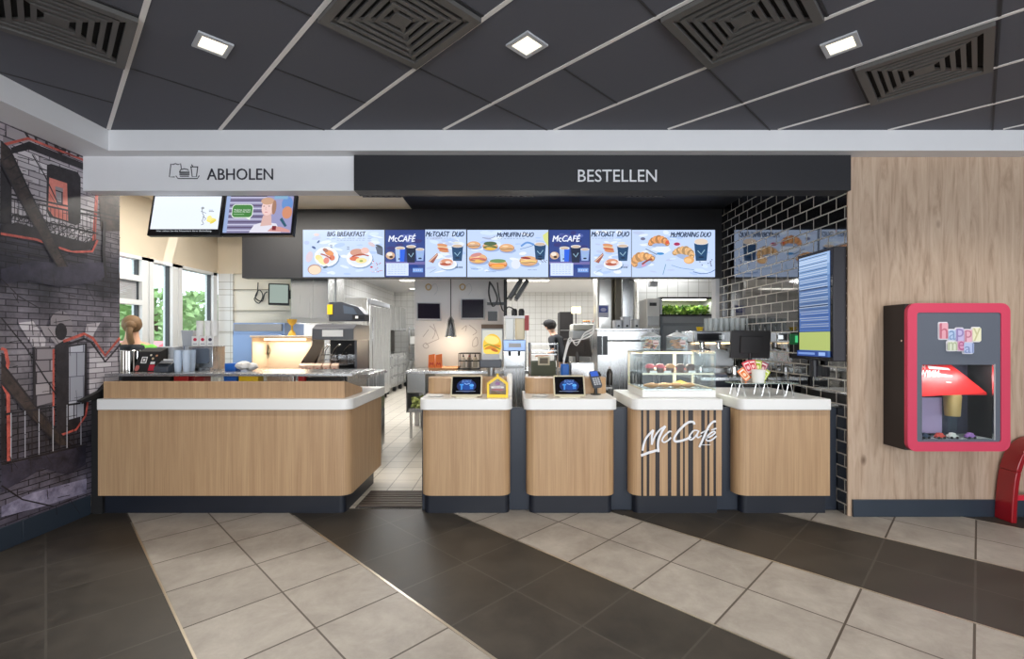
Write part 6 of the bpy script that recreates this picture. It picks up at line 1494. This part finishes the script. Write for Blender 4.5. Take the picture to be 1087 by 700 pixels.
# heat lamp and what it warms
hx_, hy_ = X(478.5, 7.55), 7.55
r = thing('heat_lamp', 'grey cone heat lamp glowing over the prep table', 'lamp', (hx_, hy_, Z(359, 7.55)))
MB().lathe(hx_, hy_, [(.012, Z(336, 7.55)), (.05, Z(340, 7.55)), (.07, Z(348, 7.55)), (.10, Z(358, 7.55)), (.094, Z(358, 7.55)), (.064, Z(348, 7.55)), (.04, Z(341, 7.55)), (.012, Z(338, 7.55))], STEEL).build('shade', r)
MB().cyl((hx_, hy_, Z(336, 7.55)), (hx_, hy_, KZ - .001), .008, BLACK, n=8).build('cord', r); MB().ball((hx_, hy_, Z(353, 7.55)), .045, em((255, 214, 150), 14)).build('bulb', r)
L = bpy.data.lights.new('heat_bulb', 'POINT'); L.energy = 15; L.color = (1, .80, .56); L.shadow_soft_size = .05; o = bpy.data.objects.new('heat_bulb', L); COL.objects.link(o); o.location = (hx_, hy_, Z(361, 7.55))
tw = mat('warm_wood', (206, 150, 100), .5)
mb = MB(); mb.box(X(455, 7.2), X(485, 7.2), 7.2, 7.75, pz + .0005, pz + .03, tw); mb.build('wooden_board', label='brown wooden board under the glowing heat lamp', cat='board', bev=.004)
for i, (px, lab) in enumerate(((458.5, 'orange paper bag on the left edge of the wooden board'), (466, 'orange paper bag beside the heat lamp glow'))):
    x = X(px, 7.3); w = .05; r = thing('paper_bag', lab, 'bag', (x, 7.3, pz + .03), 'orange bags on the wooden board'); z0 = pz + .0305
    b = MB(); b.ext([(x - w, 7.25, z0), (x + w, 7.25, z0), (x + w, 7.33, z0), (x - w, 7.33, z0)], [(x - w * .96, 7.275, z0 + .2), (x + w * .98, 7.275, z0 + .215), (x + w * .98, 7.30, z0 + .215), (x - w * .96, 7.30, z0 + .2)], mat('orange_paper', (236, 120, 50), .6)); b.build('bag', r)
    mb = MB(); q = Flat(mb, (x, 7.2495, z0), (1, 0, 0), (0, .12, 1), (0, -1, 0), .0008); q.line([(-.03, .03), (-.02, .08), (0, .05), (.02, .08), (.03, .03)], .012, flatc((200, 50, 40)), True); mb.build('print', r, smooth=False)
r = thing('wire_rack', 'dark wire rack with sauce bottles right of the heat lamp', 'rack', (X(498, 7.35), 7.4, pz))
q0, q1 = X(487, 7.35), X(509, 7.35)
b = MB()
for z in (pz + .01, pz + .13, pz + .25): b.tube([(q0, 7.35, z), (q1, 7.35, z), (q1, 7.6, z), (q0, 7.6, z), (q0, 7.35, z)], .007, BLACK, n=6)
for x in (q0, (q0 + q1) / 2, q1):
    for y in (7.35, 7.6): b.cyl((x, y, pz + .0005), (x, y, pz + .25), .006, BLACK, n=6)
b.build('frame', r); MB().box(q0, q1, 7.355, 7.595, pz + .012, pz + .016, STEELD).build('base_plate', r)
for i, (dx, cc, lab) in enumerate(((.06, (206, 196, 180), 'cream sauce bottle left in the wire rack'), (.155, (150, 140, 130), 'grey sauce bottle in the middle of the wire rack'), (.25, (190, 180, 160), 'beige sauce bottle right in the wire rack'))):
    x = q0 + dx; z0 = pz + .0165; r = thing('sauce_bottle', lab, 'bottle', (x, 7.46, z0), 'sauce bottles in the wire rack')
    MB().lathe(x, 7.46, [(.001, z0), (.036, z0), (.036, z0 + .15), (.02, z0 + .175), (.001, z0 + .176)], mat('bottle_%d' % i, cc, .35)).build('body', r); MB().lathe(x, 7.46, [(.016, z0 + .1765), (.006, z0 + .22), (.001, z0 + .22)], RED if i == 1 else BLACK).build('nozzle', r)
# burger picture stand and till printer
r = thing('burger_poster', 'framed golden burger picture standing on the prep table', 'poster', (X(522, 6.9), 6.95, pz))
y_ = 7.02; f0, f1 = X(511, y_), X(534, y_)
MB().box(f0, f1, y_, y_ + .03, Z(384, y_), Z(349, y_), LGREY).build('frame', r); MB().box(f0, f1, y_ - .004, y_ + .03, Z(349, y_) + .001, Z(344.5, y_), mat('brown_strip', (110, 84, 60), .5)).build('header', r)
mb = MB(); q = pxflat(mb, y_ - .001, .0008); q.rect(512, 350.5, 533, 383, E(206, 206, 196)); q.ell(522.5, 367, 10, 12.5, E(240, 196, 60)); q.ell(522, 361, 8, 4.5, E(250, 226, 130), .2); q.ell(523, 369, 8.6, 2.4, E(216, 140, 40), -.2); q.ell(521, 374, 8, 3, E(246, 214, 90), .1); q.ell(525, 372, 4, 1.4, E(190, 100, 40), .3); q.line([(514, 368), (520, 366), (531, 371)], .9, E(120, 140, 50), True); mb.build('picture', r, smooth=False)
MB().cyl((X(522.5, y_), y_ + .015, pz + .001), (X(522.5, y_), y_ + .015, Z(384, y_) - .0005), .02, STEELD).build('stand', r)
x = X(521, 7.2); r = thing('till_printer', 'grey label printer under the burger picture', 'printer', (x, 7.15, pz)) if False else None
# register till things just behind the left counter
x = X(522, 5.0); r = thing('receipt_till', 'grey till printer on a short post behind the oak screen', 'printer', (x, 4.8, 0))
MB().box(x - .11, x + .11, 4.72, 4.93, 1.22, 1.30, mat('printer_grey', (72, 76, 84), .45)).build('housing', r, bev=.008); MB().prismX([(4.74, 1.301), (4.93, 1.301), (4.93, 1.35), (4.85, 1.355)], x - .085, x + .085, LGREY).build('lid', r)
MB().cyl((x, 4.83, 0), (x, 4.83, 1.219), .035, STEELD).lathe(x, 4.83, [(.001, 0), (.16, 0), (.16, .015), (.001, .02)], STEELD).build('stand', r)
x = X(545, 4.5); mb = MB(); mb.lathe(x, 4.42, [(.001, 1.0035 if False else .0), (.001, .001)], PAPER, n=4) if False else mb.lathe(X(541, 4.2), 4.2, [(.001, 1.0035), (.022, 1.0035), (.026, 1.17), (.018, 1.20), (.001, 1.20)], PAPER); mb.build('spray_bottle', label='slim white bottle behind the yellow house box', cat='bottle')
# shake machine
x0, x1 = X(534.5, 6.3), X(558, 6.3)
r = thing('drink_machine', 'steel drink machine with milky hoppers right of the burger picture', 'drink machine', ((x0 + x1) / 2, 6.5, 0))
MB().box(x0, x1, 6.4, 6.9, 0, Z(373, 6.3), STEEL).build('base_cabinet', r, bev=.006); MB().box(x0 - .005, x1 + .005, 6.32, 6.9, Z(373, 6.3) + .001, Z(361, 6.3), STEELB).build('dispense_head', r, bev=.008)
for k, (a, c) in enumerate(((536, 546), (547, 557))):
    MB().prism(rrect(X(a, 6.35), X(c, 6.35), 6.38, 6.62, .02), Z(361, 6.3) + .001, Z(338, 6.3), mat('milky_hopper', (222, 224, 220), .2) if k == 0 else mat('cream_hopper', (222, 206, 170), .3)).build('hopper', r, bev=.005)
    MB().box(X(a, 6.35) - .002, X(c, 6.35) + .002, 6.375, 6.625, Z(338, 6.3) + .001, Z(335, 6.3), WHITE).build('hopper_lid', r)
for a in (541, 551): MB().cyl((X(a, 6.36), 6.36, Z(378, 6.3)), (X(a, 6.36), 6.36, Z(373.2, 6.3)), .016, BLACK).build('nozzle', r)
MB().box(X(540, 6.31), X(553, 6.31), 6.312, 6.3195, Z(369, 6.3), Z(364.5, 6.3), LGREY).build('button_panel', r)
MB().box(X(537, 6.2), X(556, 6.2), 6.24, 6.399, Z(391, 6.3), Z(389, 6.3), STEELD).build('drip_tray', r)
mb = MB(); y_ = 7.1; mb.box(X(555, y_), X(561.5, y_), y_, y_ + .01, Z(351, y_), Z(335, y_), mat('coral_sign', (240, 110, 110), .5)); mb.box(X(557.8, y_), X(558.6, y_), y_ + .011, y_ + .02, pz + .0005, Z(336, y_), STEELD); mb.build('coral_sign', label='small coral red sign on a thin post behind the drink machine', cat='sign')
# monitor pole with arms
x = X(536.5, 7.3); r = thing('monitor_pole', 'black ceiling pole with cables and two edge on monitors', 'monitor pole', (x, 7.3, Z(338, 7.3)))
MB().cyl((x, 7.3, Z(336, 7.3)), (x, 7.3, KZ - .001), .026, BLACK).build('pole', r)
for k, (px, py, ang) in enumerate(((547, 308, 32), (553.5, 309, 32))):
    T = Matrix.Translation((X(px, 7.25), 7.2, Z(py, 7.25))) @ Matrix.Rotation(math.radians(ang), 4, 'Y'); b = MB(); b.box(-.03, .03, -.2, .2, -.17, .17, BLACK); b.xform(T); b.build('monitor', r, bev=.005)
MB().cyl((x, 7.3, Z(318, 7.3)), (X(548, 7.25), 7.3, Z(312, 7.3)), .015, BLACK).build('arm', r)
b = MB(); b.tube(spline([(X(a, 7.2), 7.2, Z(c, 7.2)) for a, c in ((520, 299), (519, 312), (523, 325), (528, 318), (524, 306), (520, 300))], 5), .014, BLACK); b.tube(spline([(X(a, 7.2), 7.2, Z(c, 7.2)) for a, c in ((528, 300), (530, 316), (534, 330), (540, 326), (548, 330))], 5), .010, BLACK); b.build('cable', r)
MB().box(X(517, 7.28), X(536, 7.28), 7.28, 7.32, Z(324, 7.28), Z(321, 7.28), BLACK).box(X(518, 7.25), X(528, 7.25), 7.22, 7.28, Z(341, 7.28), Z(331, 7.28), BLACK).build('bracket', r)
for k, (px, lab) in enumerate(((546, 'black round canister on the drink machine, left of two'), (553.5, 'black round canister on the drink machine, right of two'))):
    mb = MB(); z0 = Z(335, 6.3) + .0012; x = X(px, 6.5) + (.0); mb.lathe(x, 6.5, [(.001, z0), (.04, z0), (.042, z0 + .07), (.03, z0 + .10), (.001, z0 + .105)], BLACK); mb.build('black_canister', label=lab, cat='canister', group='black canisters on the drink machine')
# rack and boxes behind the gap between the counters
x0, x1 = X(563, 6.0), X(592, 6.0)
r = thing('tray_rack', 'low steel tray rack right of the drink machine', 'rack', ((x0 + x1) / 2, 6.2, 0))
for x in (x0, x1):
    for y in (6.0, 6.4): MB().cyl((x, y, 0), (x, y, Z(364, 6.0)), .013, CHROME, n=8).build('post', r)
for py in (365, 372, 376, 400, 430): MB().box(x0, x1, 6.0, 6.4, Z(py, 6.0) - .012, Z(py, 6.0), STEEL).build('shelf_board', r)
z0 = Z(400, 6.0) + .0003
MB().box(x0 + .02, x1 - .02, 6.03, 6.35, z0, z0 + .19, mat('dim_green_crate', (112, 116, 96), .6)).build('green_crate', label='dull green crate on the low tray rack', cat='crate', bev=.006)
mb = MB(); y_ = 5.99; mb.frameY(X(571, y_), X(583.5, y_), Z(388, y_), Z(378.5, y_), .022, y_ - .01, y_, mat('cream_frame', (226, 216, 190), .5)); mb.box(X(573, y_), X(582, y_), y_ - .004, y_ - .001, Z(386.5, y_), Z(380, y_), mat('dusty_brown', (130, 120, 104), .6)); mb.build('framed_card', label='small cream framed card fixed to the tray rack', cat='card')
# touch tills seen from behind
def till(cx, Yc, zc, w, h, lab, yaw=0, m=BLACK, zbase=1.0035, tilt=18):
    r = thing('touch_till', lab, 'till', (cx, Yc, zbase), 'touch tills seen from the back')
    T = Matrix.Translation((cx, Yc, zc)) @ Matrix.Rotation(math.radians(yaw), 4, 'Z') @ Matrix.Rotation(math.radians(tilt), 4, 'X')
    b = MB(); b.prismY(rrect(-w / 2, w / 2, -h / 2, h / 2, .012), 0, .035, m); b.xform(T).build('housing', r, bev=.004)
    b = MB(); b.box(-w * .28, w * .28, -.02, -.0005, -h * .3, h * .3, m); b.xform(T).build('back_cover', r, bev=.004)
    b = MB(); b.box(-w / 2 + .015, w / 2 - .015, .0352, .037, -h / 2 + .015, h / 2 - .015, DISP); b.xform(T).build('display', r)
    MB().cyl((cx, Yc + .02, zbase + .012), (cx, Yc + .02, zc - .02), .022, m).build('pole', r); MB().lathe(cx, Yc + .02, [(.001, zbase), (.09, zbase), (.085, zbase + .012), (.001, zbase + .013)], m, sx=1, sy=.8).build('foot', r)
    return r
TG = mat('till_brown_grey', (70, 64, 60), .5)
xx = X(612, 5.1)
r = thing('work_ledge', 'narrow steel work ledge behind the right tablet counter', 'bench', (X(615, 5.2), 5.1, 0))
l0, l1 = X(592, 4.95), X(650, 4.95); MB().box(l0, l1, 4.95, 5.5, .98, 1.0, STEEL).build('top', r)
for x in (l0 + .05, l1 - .05):
    for y in (5.0, 5.45): MB().cyl((x, y, 0), (x, y, .979), .018, CHROME, n=8).build('leg', r)
till(X(613, 5.25), 5.25, Z(370, 5.25), .30, .22, 'tilted brown grey touch till behind the right tablet counter', yaw=-24, m=TG, zbase=1.0005, tilt=30)
mb = MB(); 
for dz in (0, .03, -.03): mb.tube(spline([(X(598, 5.1), 5.1, Z(385, 5.1) + dz), (X(604, 5.1), 5.08, Z(362, 5.1) + dz), (X(612, 5.1), 5.1, Z(364, 5.1) - dz), (X(620, 5.1), 5.08, Z(357, 5.1) + dz), (X(629, 5.1), 5.1, Z(352, 5.1) + dz), (X(631, 5.1), 5.12, Z(345, 5.1) + dz)], 5), .006, PAPER, n=6)
mb.build('white_cables', label='bundle of white cables across the tilted touch till', cat='cables')
b = MB(); b.box(X(606, 5.0), X(631, 5.0), 5.0, 5.2, 1.0005, Z(385, 5.0), STEEL); b.build('steel_box', label='steel box on the work ledge left of the card reader', cat='box', bev=.008)
b = MB(); b.prism(rrect(X(596, 5.0), X(604.5, 5.0), 5.0, 5.12, .02), 1.0005, Z(387, 5.0), BLUE); b.build('blue_bottle', label='bright blue container left of the steel box', cat='container', bev=.01)
for k, (px, h, lab) in enumerate(((635, .16, 'dark bottle left of two beside the pastry case'), (647, .2, 'dark bottle right of two beside the pastry case'))):
    x = X(px, 5.2); r = thing('dark_bottle', lab, 'bottle', (x, 5.2, 1.0), 'dark bottles on the work ledge'); MB().lathe(x, 5.2, [(.001, 1.0005), (.034, 1.0005), (.034, 1 + h * .7), (.014, 1 + h * .9), (.001, 1 + h * .9)], mat('bottle_dark', (40, 38, 36), .3)).build('body', r); MB().lathe(x, 5.2, [(.015, 1 + h * .9 + .0005), (.015, 1 + h), (.001, 1 + h)], LGREY).build('cap', r)

# ================================================================== RIGHT OF THE KITCHEN
# bun and grill line beyond the tills
x0, x1 = X(608, 9.0), X(640, 9.0)
r = thing('bun_toaster', 'grey steel bun toaster with warm lamp, behind the kitchen worker', 'toaster', ((x0 + x1) / 2, 9.2, 0))
MB().box(x0, x1, 9.0, 9.6, .1, Z(351, 9.0), STEELD).build('cabinet', r, bev=.01); MB().box(x0, x1, 9.0, 9.5, Z(351, 9.0) + .0005, Z(344, 9.0), mat('toaster_top', (190, 190, 180), .4)).build('lid', r, bev=.02)
MB().cyl((x0 + .1, 9.3, Z(344, 9.0)), (x0 + .1, 9.3, Z(332, 9)), .01, BLACK).build('lamp_post', r); MB().box(x0 + .02, x0 + .19, 9.22, 9.36, Z(332, 9) + .0005, Z(325, 9), em((255, 240, 190), 2.2)).build('lamp_head', r)
for a in (x0 + .07, x1 - .07):
    for c in (9.07, 9.53): MB().cyl((a, c, 0), (a, c, .099), .025, RUB).build('foot', r)
for k, (px, cc, lab) in enumerate(((622.5, (216, 150, 90), 'orange bun tray on the bun toaster, left of two'), (633, (226, 120, 80), 'orange red bun tray on the bun toaster, right of two'))):
    x = X(px, 9.1); z0 = Z(344, 9.0) + .0006; mb = MB(); mb.box(x - .07, x + .07, 9.05, 9.3, z0, z0 + .03, STEEL)
    for i in range(3): mb.ball((x - .045 + .045 * i, 9.1, z0 + .05), (.03, .04, .024), mat('bun_%d' % k, cc, .5))
    mb.build('bun_tray', label=lab, cat='tray', group='bun trays on the bun toaster')
x0, x1 = X(594.5, 10.9), X(609, 10.9)
r = thing('dark_rack', 'tall dark storage rack behind the kitchen worker', 'rack', ((x0 + x1) / 2, 11.1, 0))
MB().box(x0, x1, 11.0, 11.5, .05, Z(331, 10.9), mat('rack_black', (34, 30, 30), .6)).build('body', r, bev=.01)
for k in range(5): MB().box(x0 + .02, x1 - .02, 10.95, 10.999, .3 + .35 * k, .32 + .35 * k, STEELD).build('rail', r)
MB().box(x0, x1, 11.0, 11.5, 0, .049, RUB).build('plinth', r)
# shiny columns
r = thing('duct_column', 'pale brushed steel duct column, wide one behind the grill', 'duct', (X(642, 8.4), 8.4, 1.2)); d0, d1 = X(633, 8.4), X(653, 8.4)
MB().prism(rrect(d0, d1, 8.4, 8.8, .08), 0, KZ - .001, make_steel('pale_steel', (222, 220, 214), .3)).build('duct', r); mb = MB(); q = pxflat(mb, 8.396, .001); q.rect(635, 324, 646, 337, flatc((206, 206, 220))); q.rect(635.8, 325, 645.2, 332, flatc((90, 100, 170))); q.ell(640.5, 329, 3, 2, flatc((190, 190, 220))); mb.build('photo_card', r, smooth=False)
r = thing('duct_column', 'narrow steel duct column left of the salad cabinet', 'duct', (X(667, 8.2), 8.2, 1.2)); MB().prism(rrect(X(660, 8.2), X(674, 8.2), 8.2, 8.5, .03), 0, KZ - .001, STEEL).build('duct', r); MB().box(X(653.5, 8.3), X(659.6, 8.3), 8.3, 8.5, 0, KZ - .001, mat('duct_brown_grey', (120, 112, 96), .5)).build('side_panel', r)  # side panel in a darker brown grey than the steel duct
x0, x1 = X(634, 7.0), X(700, 7.0)
r = thing('grill', 'steel clamshell grill station behind the pastry case', 'grill', ((x0 + x1) / 2, 7.3, 0))
gz = Z(351, 7.0)
MB().box(x0, x1, 7.0, 7.7, .1, gz, STEEL).build('cabinet', r, bev=.008); MB().box(x0 - .01, x1 + .01, 6.98, 7.72, gz + .0005, gz + .03, STEEL).build('top_plate', r, bev=.004)
for k, px in enumerate((634, 640)): MB().box(X(px, 6.98), X(px + 5, 6.98), 6.975, 6.9995, Z(377, 6.98), Z(357 + 0 * k, 6.98), BLACK).build('black_screen', r)
MB().tube([(X(645, 6.99), 6.99, Z(362, 6.99)), (X(645, 6.95), 6.94, Z(362, 6.95)), (X(690, 6.95), 6.94, Z(362, 6.95)), (X(690, 6.99), 6.99, Z(362, 6.99))], .012, CHROME).build('handle', r)
for a in (x0 + .07, x1 - .07):
    for c in (7.07, 7.63): MB().cyl((a, c, 0), (a, c, .099), .025, RUB).build('foot', r)
for k, (px, w, h, cc, lab) in enumerate(((655, .09, .12, (226, 226, 228), 'white tub on the grill top, left of three'), (664, .10, .17, (214, 214, 218), 'taller white tub on the grill top, middle of three'), (674, .08, .13, (220, 218, 214), 'white tub on the grill top beside the salad cabinet'))):
    x = X(px, 7.2); z0 = gz + .0305; r = thing('white_tub', lab, 'tub', (x, 7.2, z0), 'white tubs on the grill top'); MB().prism(rrect(x - w * .6, x + w * .6, 7.1, 7.3, .03), z0, z0 + h, mat('tub_%d' % k, cc, .5)).build('tub', r, bev=.006); MB().box(x - w * .62, x + w * .62, 7.09, 7.31, z0 + h + .0003, z0 + h + .012, LGREY).build('lid', r); MB().cyl((x, 7.088, z0 + .04), (x, 7.0995, z0 + .04), .018, BLACK).build('tap', r)
# upright cabinet, salad cabinet and fridge
x0, x1 = X(687, 8.0), X(700.5, 8.0)
r = thing('glass_cabinet', 'white control cabinet left of the salad cabinet', 'cabinet', ((x0 + x1) / 2, 8.2, 0)); MB().box(x0, x1, 8.0, 8.5, 0, Z(317, 8.0), mat('cabinet_white', (206, 204, 198), .4)).build('body', r, bev=.006); MB().box(x0 + .04, x1 - .06, 7.988, 7.9995, Z(325, 8), Z(321.5, 8), BLACK).build('display', r); MB().box(x0 + .01, x1 - .01, 7.99, 7.9995, Z(346, 8), Z(336, 8), STEELD).build('vent_panel', r)
x0, x1 = X(701, 8.0), X(758.5, 8.0)
r = thing('salad_cabinet', 'lit cabinet of green salad on top of the steel fridge', 'cabinet', ((x0 + x1) / 2, 8.3, Z(336, 8.0)))
b = MB(); z0, z1 = Z(335.5, 8), Z(315.5, 8); b.box(x0, x1, 8.0, 8.6, z0, z0 + .025, DARK); b.box(x0, x1, 8.0, 8.6, z1 - .03, z1, BLACKM); b.box(x0, x0 + .03, 8.0, 8.6, z0 + .025, z1 - .03, LGREY); b.box(x1 - .03, x1, 8.0, 8.6, z0 + .025, z1 - .03, LGREY); b.box(x0 + .03, x1 - .03, 8.57, 8.6, z0 + .025, z1 - .03, mat('salad_back', (214, 220, 190), .5)); b.build('housing', r)
MB().box(x0 + .08, x1 - .10, 8.10, 8.14, z1 - .045, z1 - .0305, em((255, 252, 225), 8)).build('light_tube', r)
mb = MB()
for k in range(420):
    c = Vector((random.uniform(x0 + .06, x1 - .06), random.uniform(8.06, 8.3), z0 + .04 + random.uniform(0, .14))); d = Vector((random.uniform(-1, 1), random.uniform(-1, .2), random.uniform(-.3, 1))).normalized() * .045; e = d.cross(Vector((random.random(), random.random(), .3))).normalized() * .022
    mb.quad([c - d, c - d * .2 + e, c + d, c - d * .2 - e], random.choice([mat('salad_leaf', (96, 138, 44), .6), mat('salad_leaf_dark', (60, 100, 36), .6), mat('salad_leaf_pale', (150, 178, 80), .6)]))
tag(mb.build('salad', label='loose green salad leaves filling the lit cabinet', cat='salad', smooth=False), kind='stuff')
L = bpy.data.lights.new('salad_lamp', 'AREA'); L.shape = 'RECTANGLE'; L.size = .7; L.size_y = .05; L.energy = 6; L.color = (1, .98, .85); o = bpy.data.objects.new('salad_lamp', L); COL.objects.link(o); o.location = ((x0 + x1) / 2, 8.12, z1 - .055)
fridge('wide dark steel fridge below the lit salad cabinet', x0, x1, 8.0, 8.6, z0 - .001, make_steel('dark_steel', (112, 116, 120), .3), doors=1)
MB().box(X(678, 9.0), X(770, 9.0), 9.0, 9.12, 0, KZ - .001, WHITETILE_F).build('wall_salad', kind=S)
mb = MB(); y_ = 8.5; mb.box(X(690, y_), X(698, y_), y_ - .02, y_ + .1, Z(304, y_), Z(299, y_), LGREY); mb.cyl((X(694, y_), y_ + .04, Z(299, y_)), (X(694, y_), y_ + .04, KZ - .001), .012, LGREY); mb.build('ceiling_camera', label='small grey camera hanging from the ceiling above the control cabinet', cat='camera')
# back counter along the tiled wall
x0, x1 = X(742, 5.3), 2.865
r = thing('back_counter', 'steel topped dark back counter along the black tiles', 'bench', ((x0 + x1) / 2, 5.7, 0)); MB().box(x0, x1, 5.25, 6.2, 1.04, 1.08, STEEL).build('top', r, bev=.004); MB().box(x0 + .02, x1 - .002, 5.3, 6.15, .0, 1.0395, NAVY).build('cabinet', r)
# espresso machine
e0, e1 = X(737, 5.6), 2.82; ez = 1.0805
r = thing('espresso_machine', 'chrome espresso machine on the back counter by the black tiles', 'espresso machine', ((e0 + e1) / 2, 5.7, ez))
zt = Z(351.5, 5.6)
MB().box(e0, e1, 5.62, 6.05, zt - .14, zt, STEEL).build('top_housing', r, bev=.012); MB().box(e0 + .03, e1 - .03, 5.88, 6.04, ez + .09, zt - .141, STEEL).build('back_panel', r); MB().box(e0, e1, 5.55, 6.05, ez + .02, ez + .085, STEEL).build('drip_base', r, bev=.006)
MB().box(e0 + .04, e1 - .3, 5.61, 5.6195, zt - .115, zt - .03, BLACK).box(e0 + .30, e0 + .36, 5.60, 5.6095, zt - .10, zt - .05, CHROME).build('control_panel', r)
for k in range(3):
    x = e0 + .14 + .2 * k; o = MB().cyl((x, 5.72, zt - .2), (x, 5.72, zt - .1405), .035, CHROME).build('group_head', r)
    MB().cyl((x, 5.70, zt - .215), (x, 5.70, zt - .2005), .036, CHROME).cyl((x, 5.66, zt - .21), (x, 5.50, zt - .225), .012, BLACK).build('portafilter', o)
for x in (e0 + .04, e1 - .06): MB().tube(spline([(x, 5.62, zt - .16), (x, 5.56, zt - .2), (x + .01, 5.55, zt - .3)], 5), .006, CHROME).build('steam_wand', r)
for a in (e0 + .05, e1 - .05):
    for c in (5.6, 6.0): MB().cyl((a, c, ez), (a, c, ez + .0195), .02, RUB).build('foot', r)
MB().box(e0 + .1, e1 - .1, 5.80, 5.83, zt - .156, zt - .1415, em((255, 220, 170), 6)).build('light_strip', r)
g0 = None
for i in range(9):
    for j in range(2):
        x = X(757, 5.62) + i * .066; y = 5.70 + j * .12
        lab = '%s %s' % (['tall latte glass in the front row on the espresso machine,', 'tall latte glass in the back row on the espresso machine,'][j], ['leftmost', 'second from the left', 'third from the left', 'fourth from the left', 'the middle one', 'fourth from the right', 'third from the right', 'second from the right', 'rightmost by the tiles'][i])
        if g0 is None:
            g0 = MB().lathe(x, y, [(.001, zt + .0003), (.022, zt + .0003), (.029, zt + .155), (.0275, zt + .155), (.0205, zt + .006), (.001, zt + .006)], frost, n=16).build('latte_glass', label=lab, cat='glass', group='latte glasses on the espresso machine'); gp = Vector((x, y, 0))
        else: dup(g0, Vector((x, y, 0)) - gp, lab)
mb = MB(); x = X(743.5, 5.7); mb.lathe(x, 5.72, [(.001, zt + .0003), (.03, zt + .0003), (.042, zt + .05), (.038, zt + .05), (.001, zt + .02)], YEL); mb.build('yellow_cup', label='small yellow cup at the left end of the espresso machine top', cat='cup')
# till screen and grinder in front of the machine
r = till(X(797, 4.98), 4.98, Z(366, 4.98), .42, .30, 'large black touch till back in front of the espresso machine', yaw=0, m=mat('till_black', (40, 36, 38), .5), zbase=1.0035 if False else 1.0035, tilt=6)
# its pedestal
MB().box(X(790, 4.98) - .05, X(797, 4.98) + .12, 4.92, 5.12, 0, 1.003, NAVY).build('till_pedestal', label='dark pedestal under the large black touch till', cat='pedestal')
x = X(761, 5.35); mb = MB(); mb.prismX([(5.30, 1.0805), (5.52, 1.0805), (5.52, 1.10), (5.34, 1.12), (5.30, 1.105)], x - .09, x + .10, mat('scale_blue_grey', (110, 118, 136), .4)); mb.build('scale', label='flat blue grey scale at the front of the back counter', cat='scale', bev=.006)
for k, (px, lab) in enumerate(((752, 'steel milk jug left of two before the espresso machine'), (779, 'steel milk jug right of two before the espresso machine'))):
    x = X(px, 5.42); z0 = 1.0805; y = 5.42 if k else 5.44; 
    if k == 0: x = X(744.5, 5.40); 
    r = thing('milk_jug', lab, 'jug', (x, y, z0), 'steel milk jugs'); MB().lathe(x, y, [(.001, z0), (.045, z0), (.05, z0 + .03), (.038, z0 + .10), (.042, z0 + .12), (.039, z0 + .12), (.034, z0 + .10), (.001, z0 + .01)], CHROME).build('body', r); MB().tube(spline([(x + .04, y, z0 + .11), (x + .08, y, z0 + .10), (x + .08, y, z0 + .05), (x + .046, y, z0 + .03)], 5), .005, CHROME).build('handle', r)
# ================================================================== LIGHT, SKY, CAMERA
def area(name, loc, sx, sy, e, col=(1, 1, 1), rot=(0, 0, 0), spread=180):
    L = bpy.data.lights.new(name, 'AREA'); L.shape = 'RECTANGLE'; L.size = sx; L.size_y = sy; L.energy = e; L.color = col; L.spread = math.radians(spread)
    o = bpy.data.objects.new(name, L); COL.objects.link(o); o.location = loc; o.rotation_euler = rot
    return o
for loc in ((-2.4, 9.0), (.4, 9.0), (2.8, 9.0), (-2.4, 12.5), (.4, 12.5), (2.8, 12.5)):
    area('kitchen_tube', (loc[0], loc[1], KZ - .04), 1.2, .3, 80, (.98, .99, 1.0))
area('pickup_zone_fill', (-3.0, 5.4, SZ - .02), 1.6, .5, 80, (1, .95, .86))  # added fill light over the pickup side, no fixture belongs to it
area('back_daylight_fill', (1.4, -3.9, 1.5), 10.0, 2.4, 260, (.92, .96, 1.0), (PI / 2, 0, 0))  # added area light in the open back, stands in for window daylight
sun = bpy.data.lights.new('sun', 'SUN'); sun.energy = 3.0; sun.angle = .02; so = bpy.data.objects.new('sun', sun); COL.objects.link(so); so.rotation_euler = Vector((.6, .25, .75)).to_track_quat('Z', 'Y').to_euler()
w = bpy.data.worlds.new('daylight'); sc.world = w; w.use_nodes = True
bg = w.node_tree.nodes['Background']; bg.inputs[0].default_value = (.86, .92, 1.0, 1); bg.inputs[1].default_value = 2.8
cam = bpy.data.cameras.new('camera'); co = bpy.data.objects.new('camera', cam); COL.objects.link(co)
cam.sensor_width = 36; cam.sensor_fit = 'HORIZONTAL'; cam.lens = 36 * F / 1087; cam.shift_y = (HY - 350) / 1087; cam.clip_start = .05; cam.clip_end = 200
co.location = (0, 0, H); co.rotation_euler = (PI / 2, 0, 0)
sc.camera = co
sc.view_settings.view_transform = 'Standard'; sc.view_settings.look = 'None'; sc.view_settings.gamma = 1; sc.view_settings.exposure = 0; sc.view_settings.use_curve_mapping = False
sc.cycles.use_denoising = True
sc.cycles.max_bounces = 8; sc.cycles.transparent_max_bounces = 16; sc.cycles.caustics_reflective = False; sc.cycles.caustics_refractive = False
sc.cycles.sample_clamp_indirect = 6
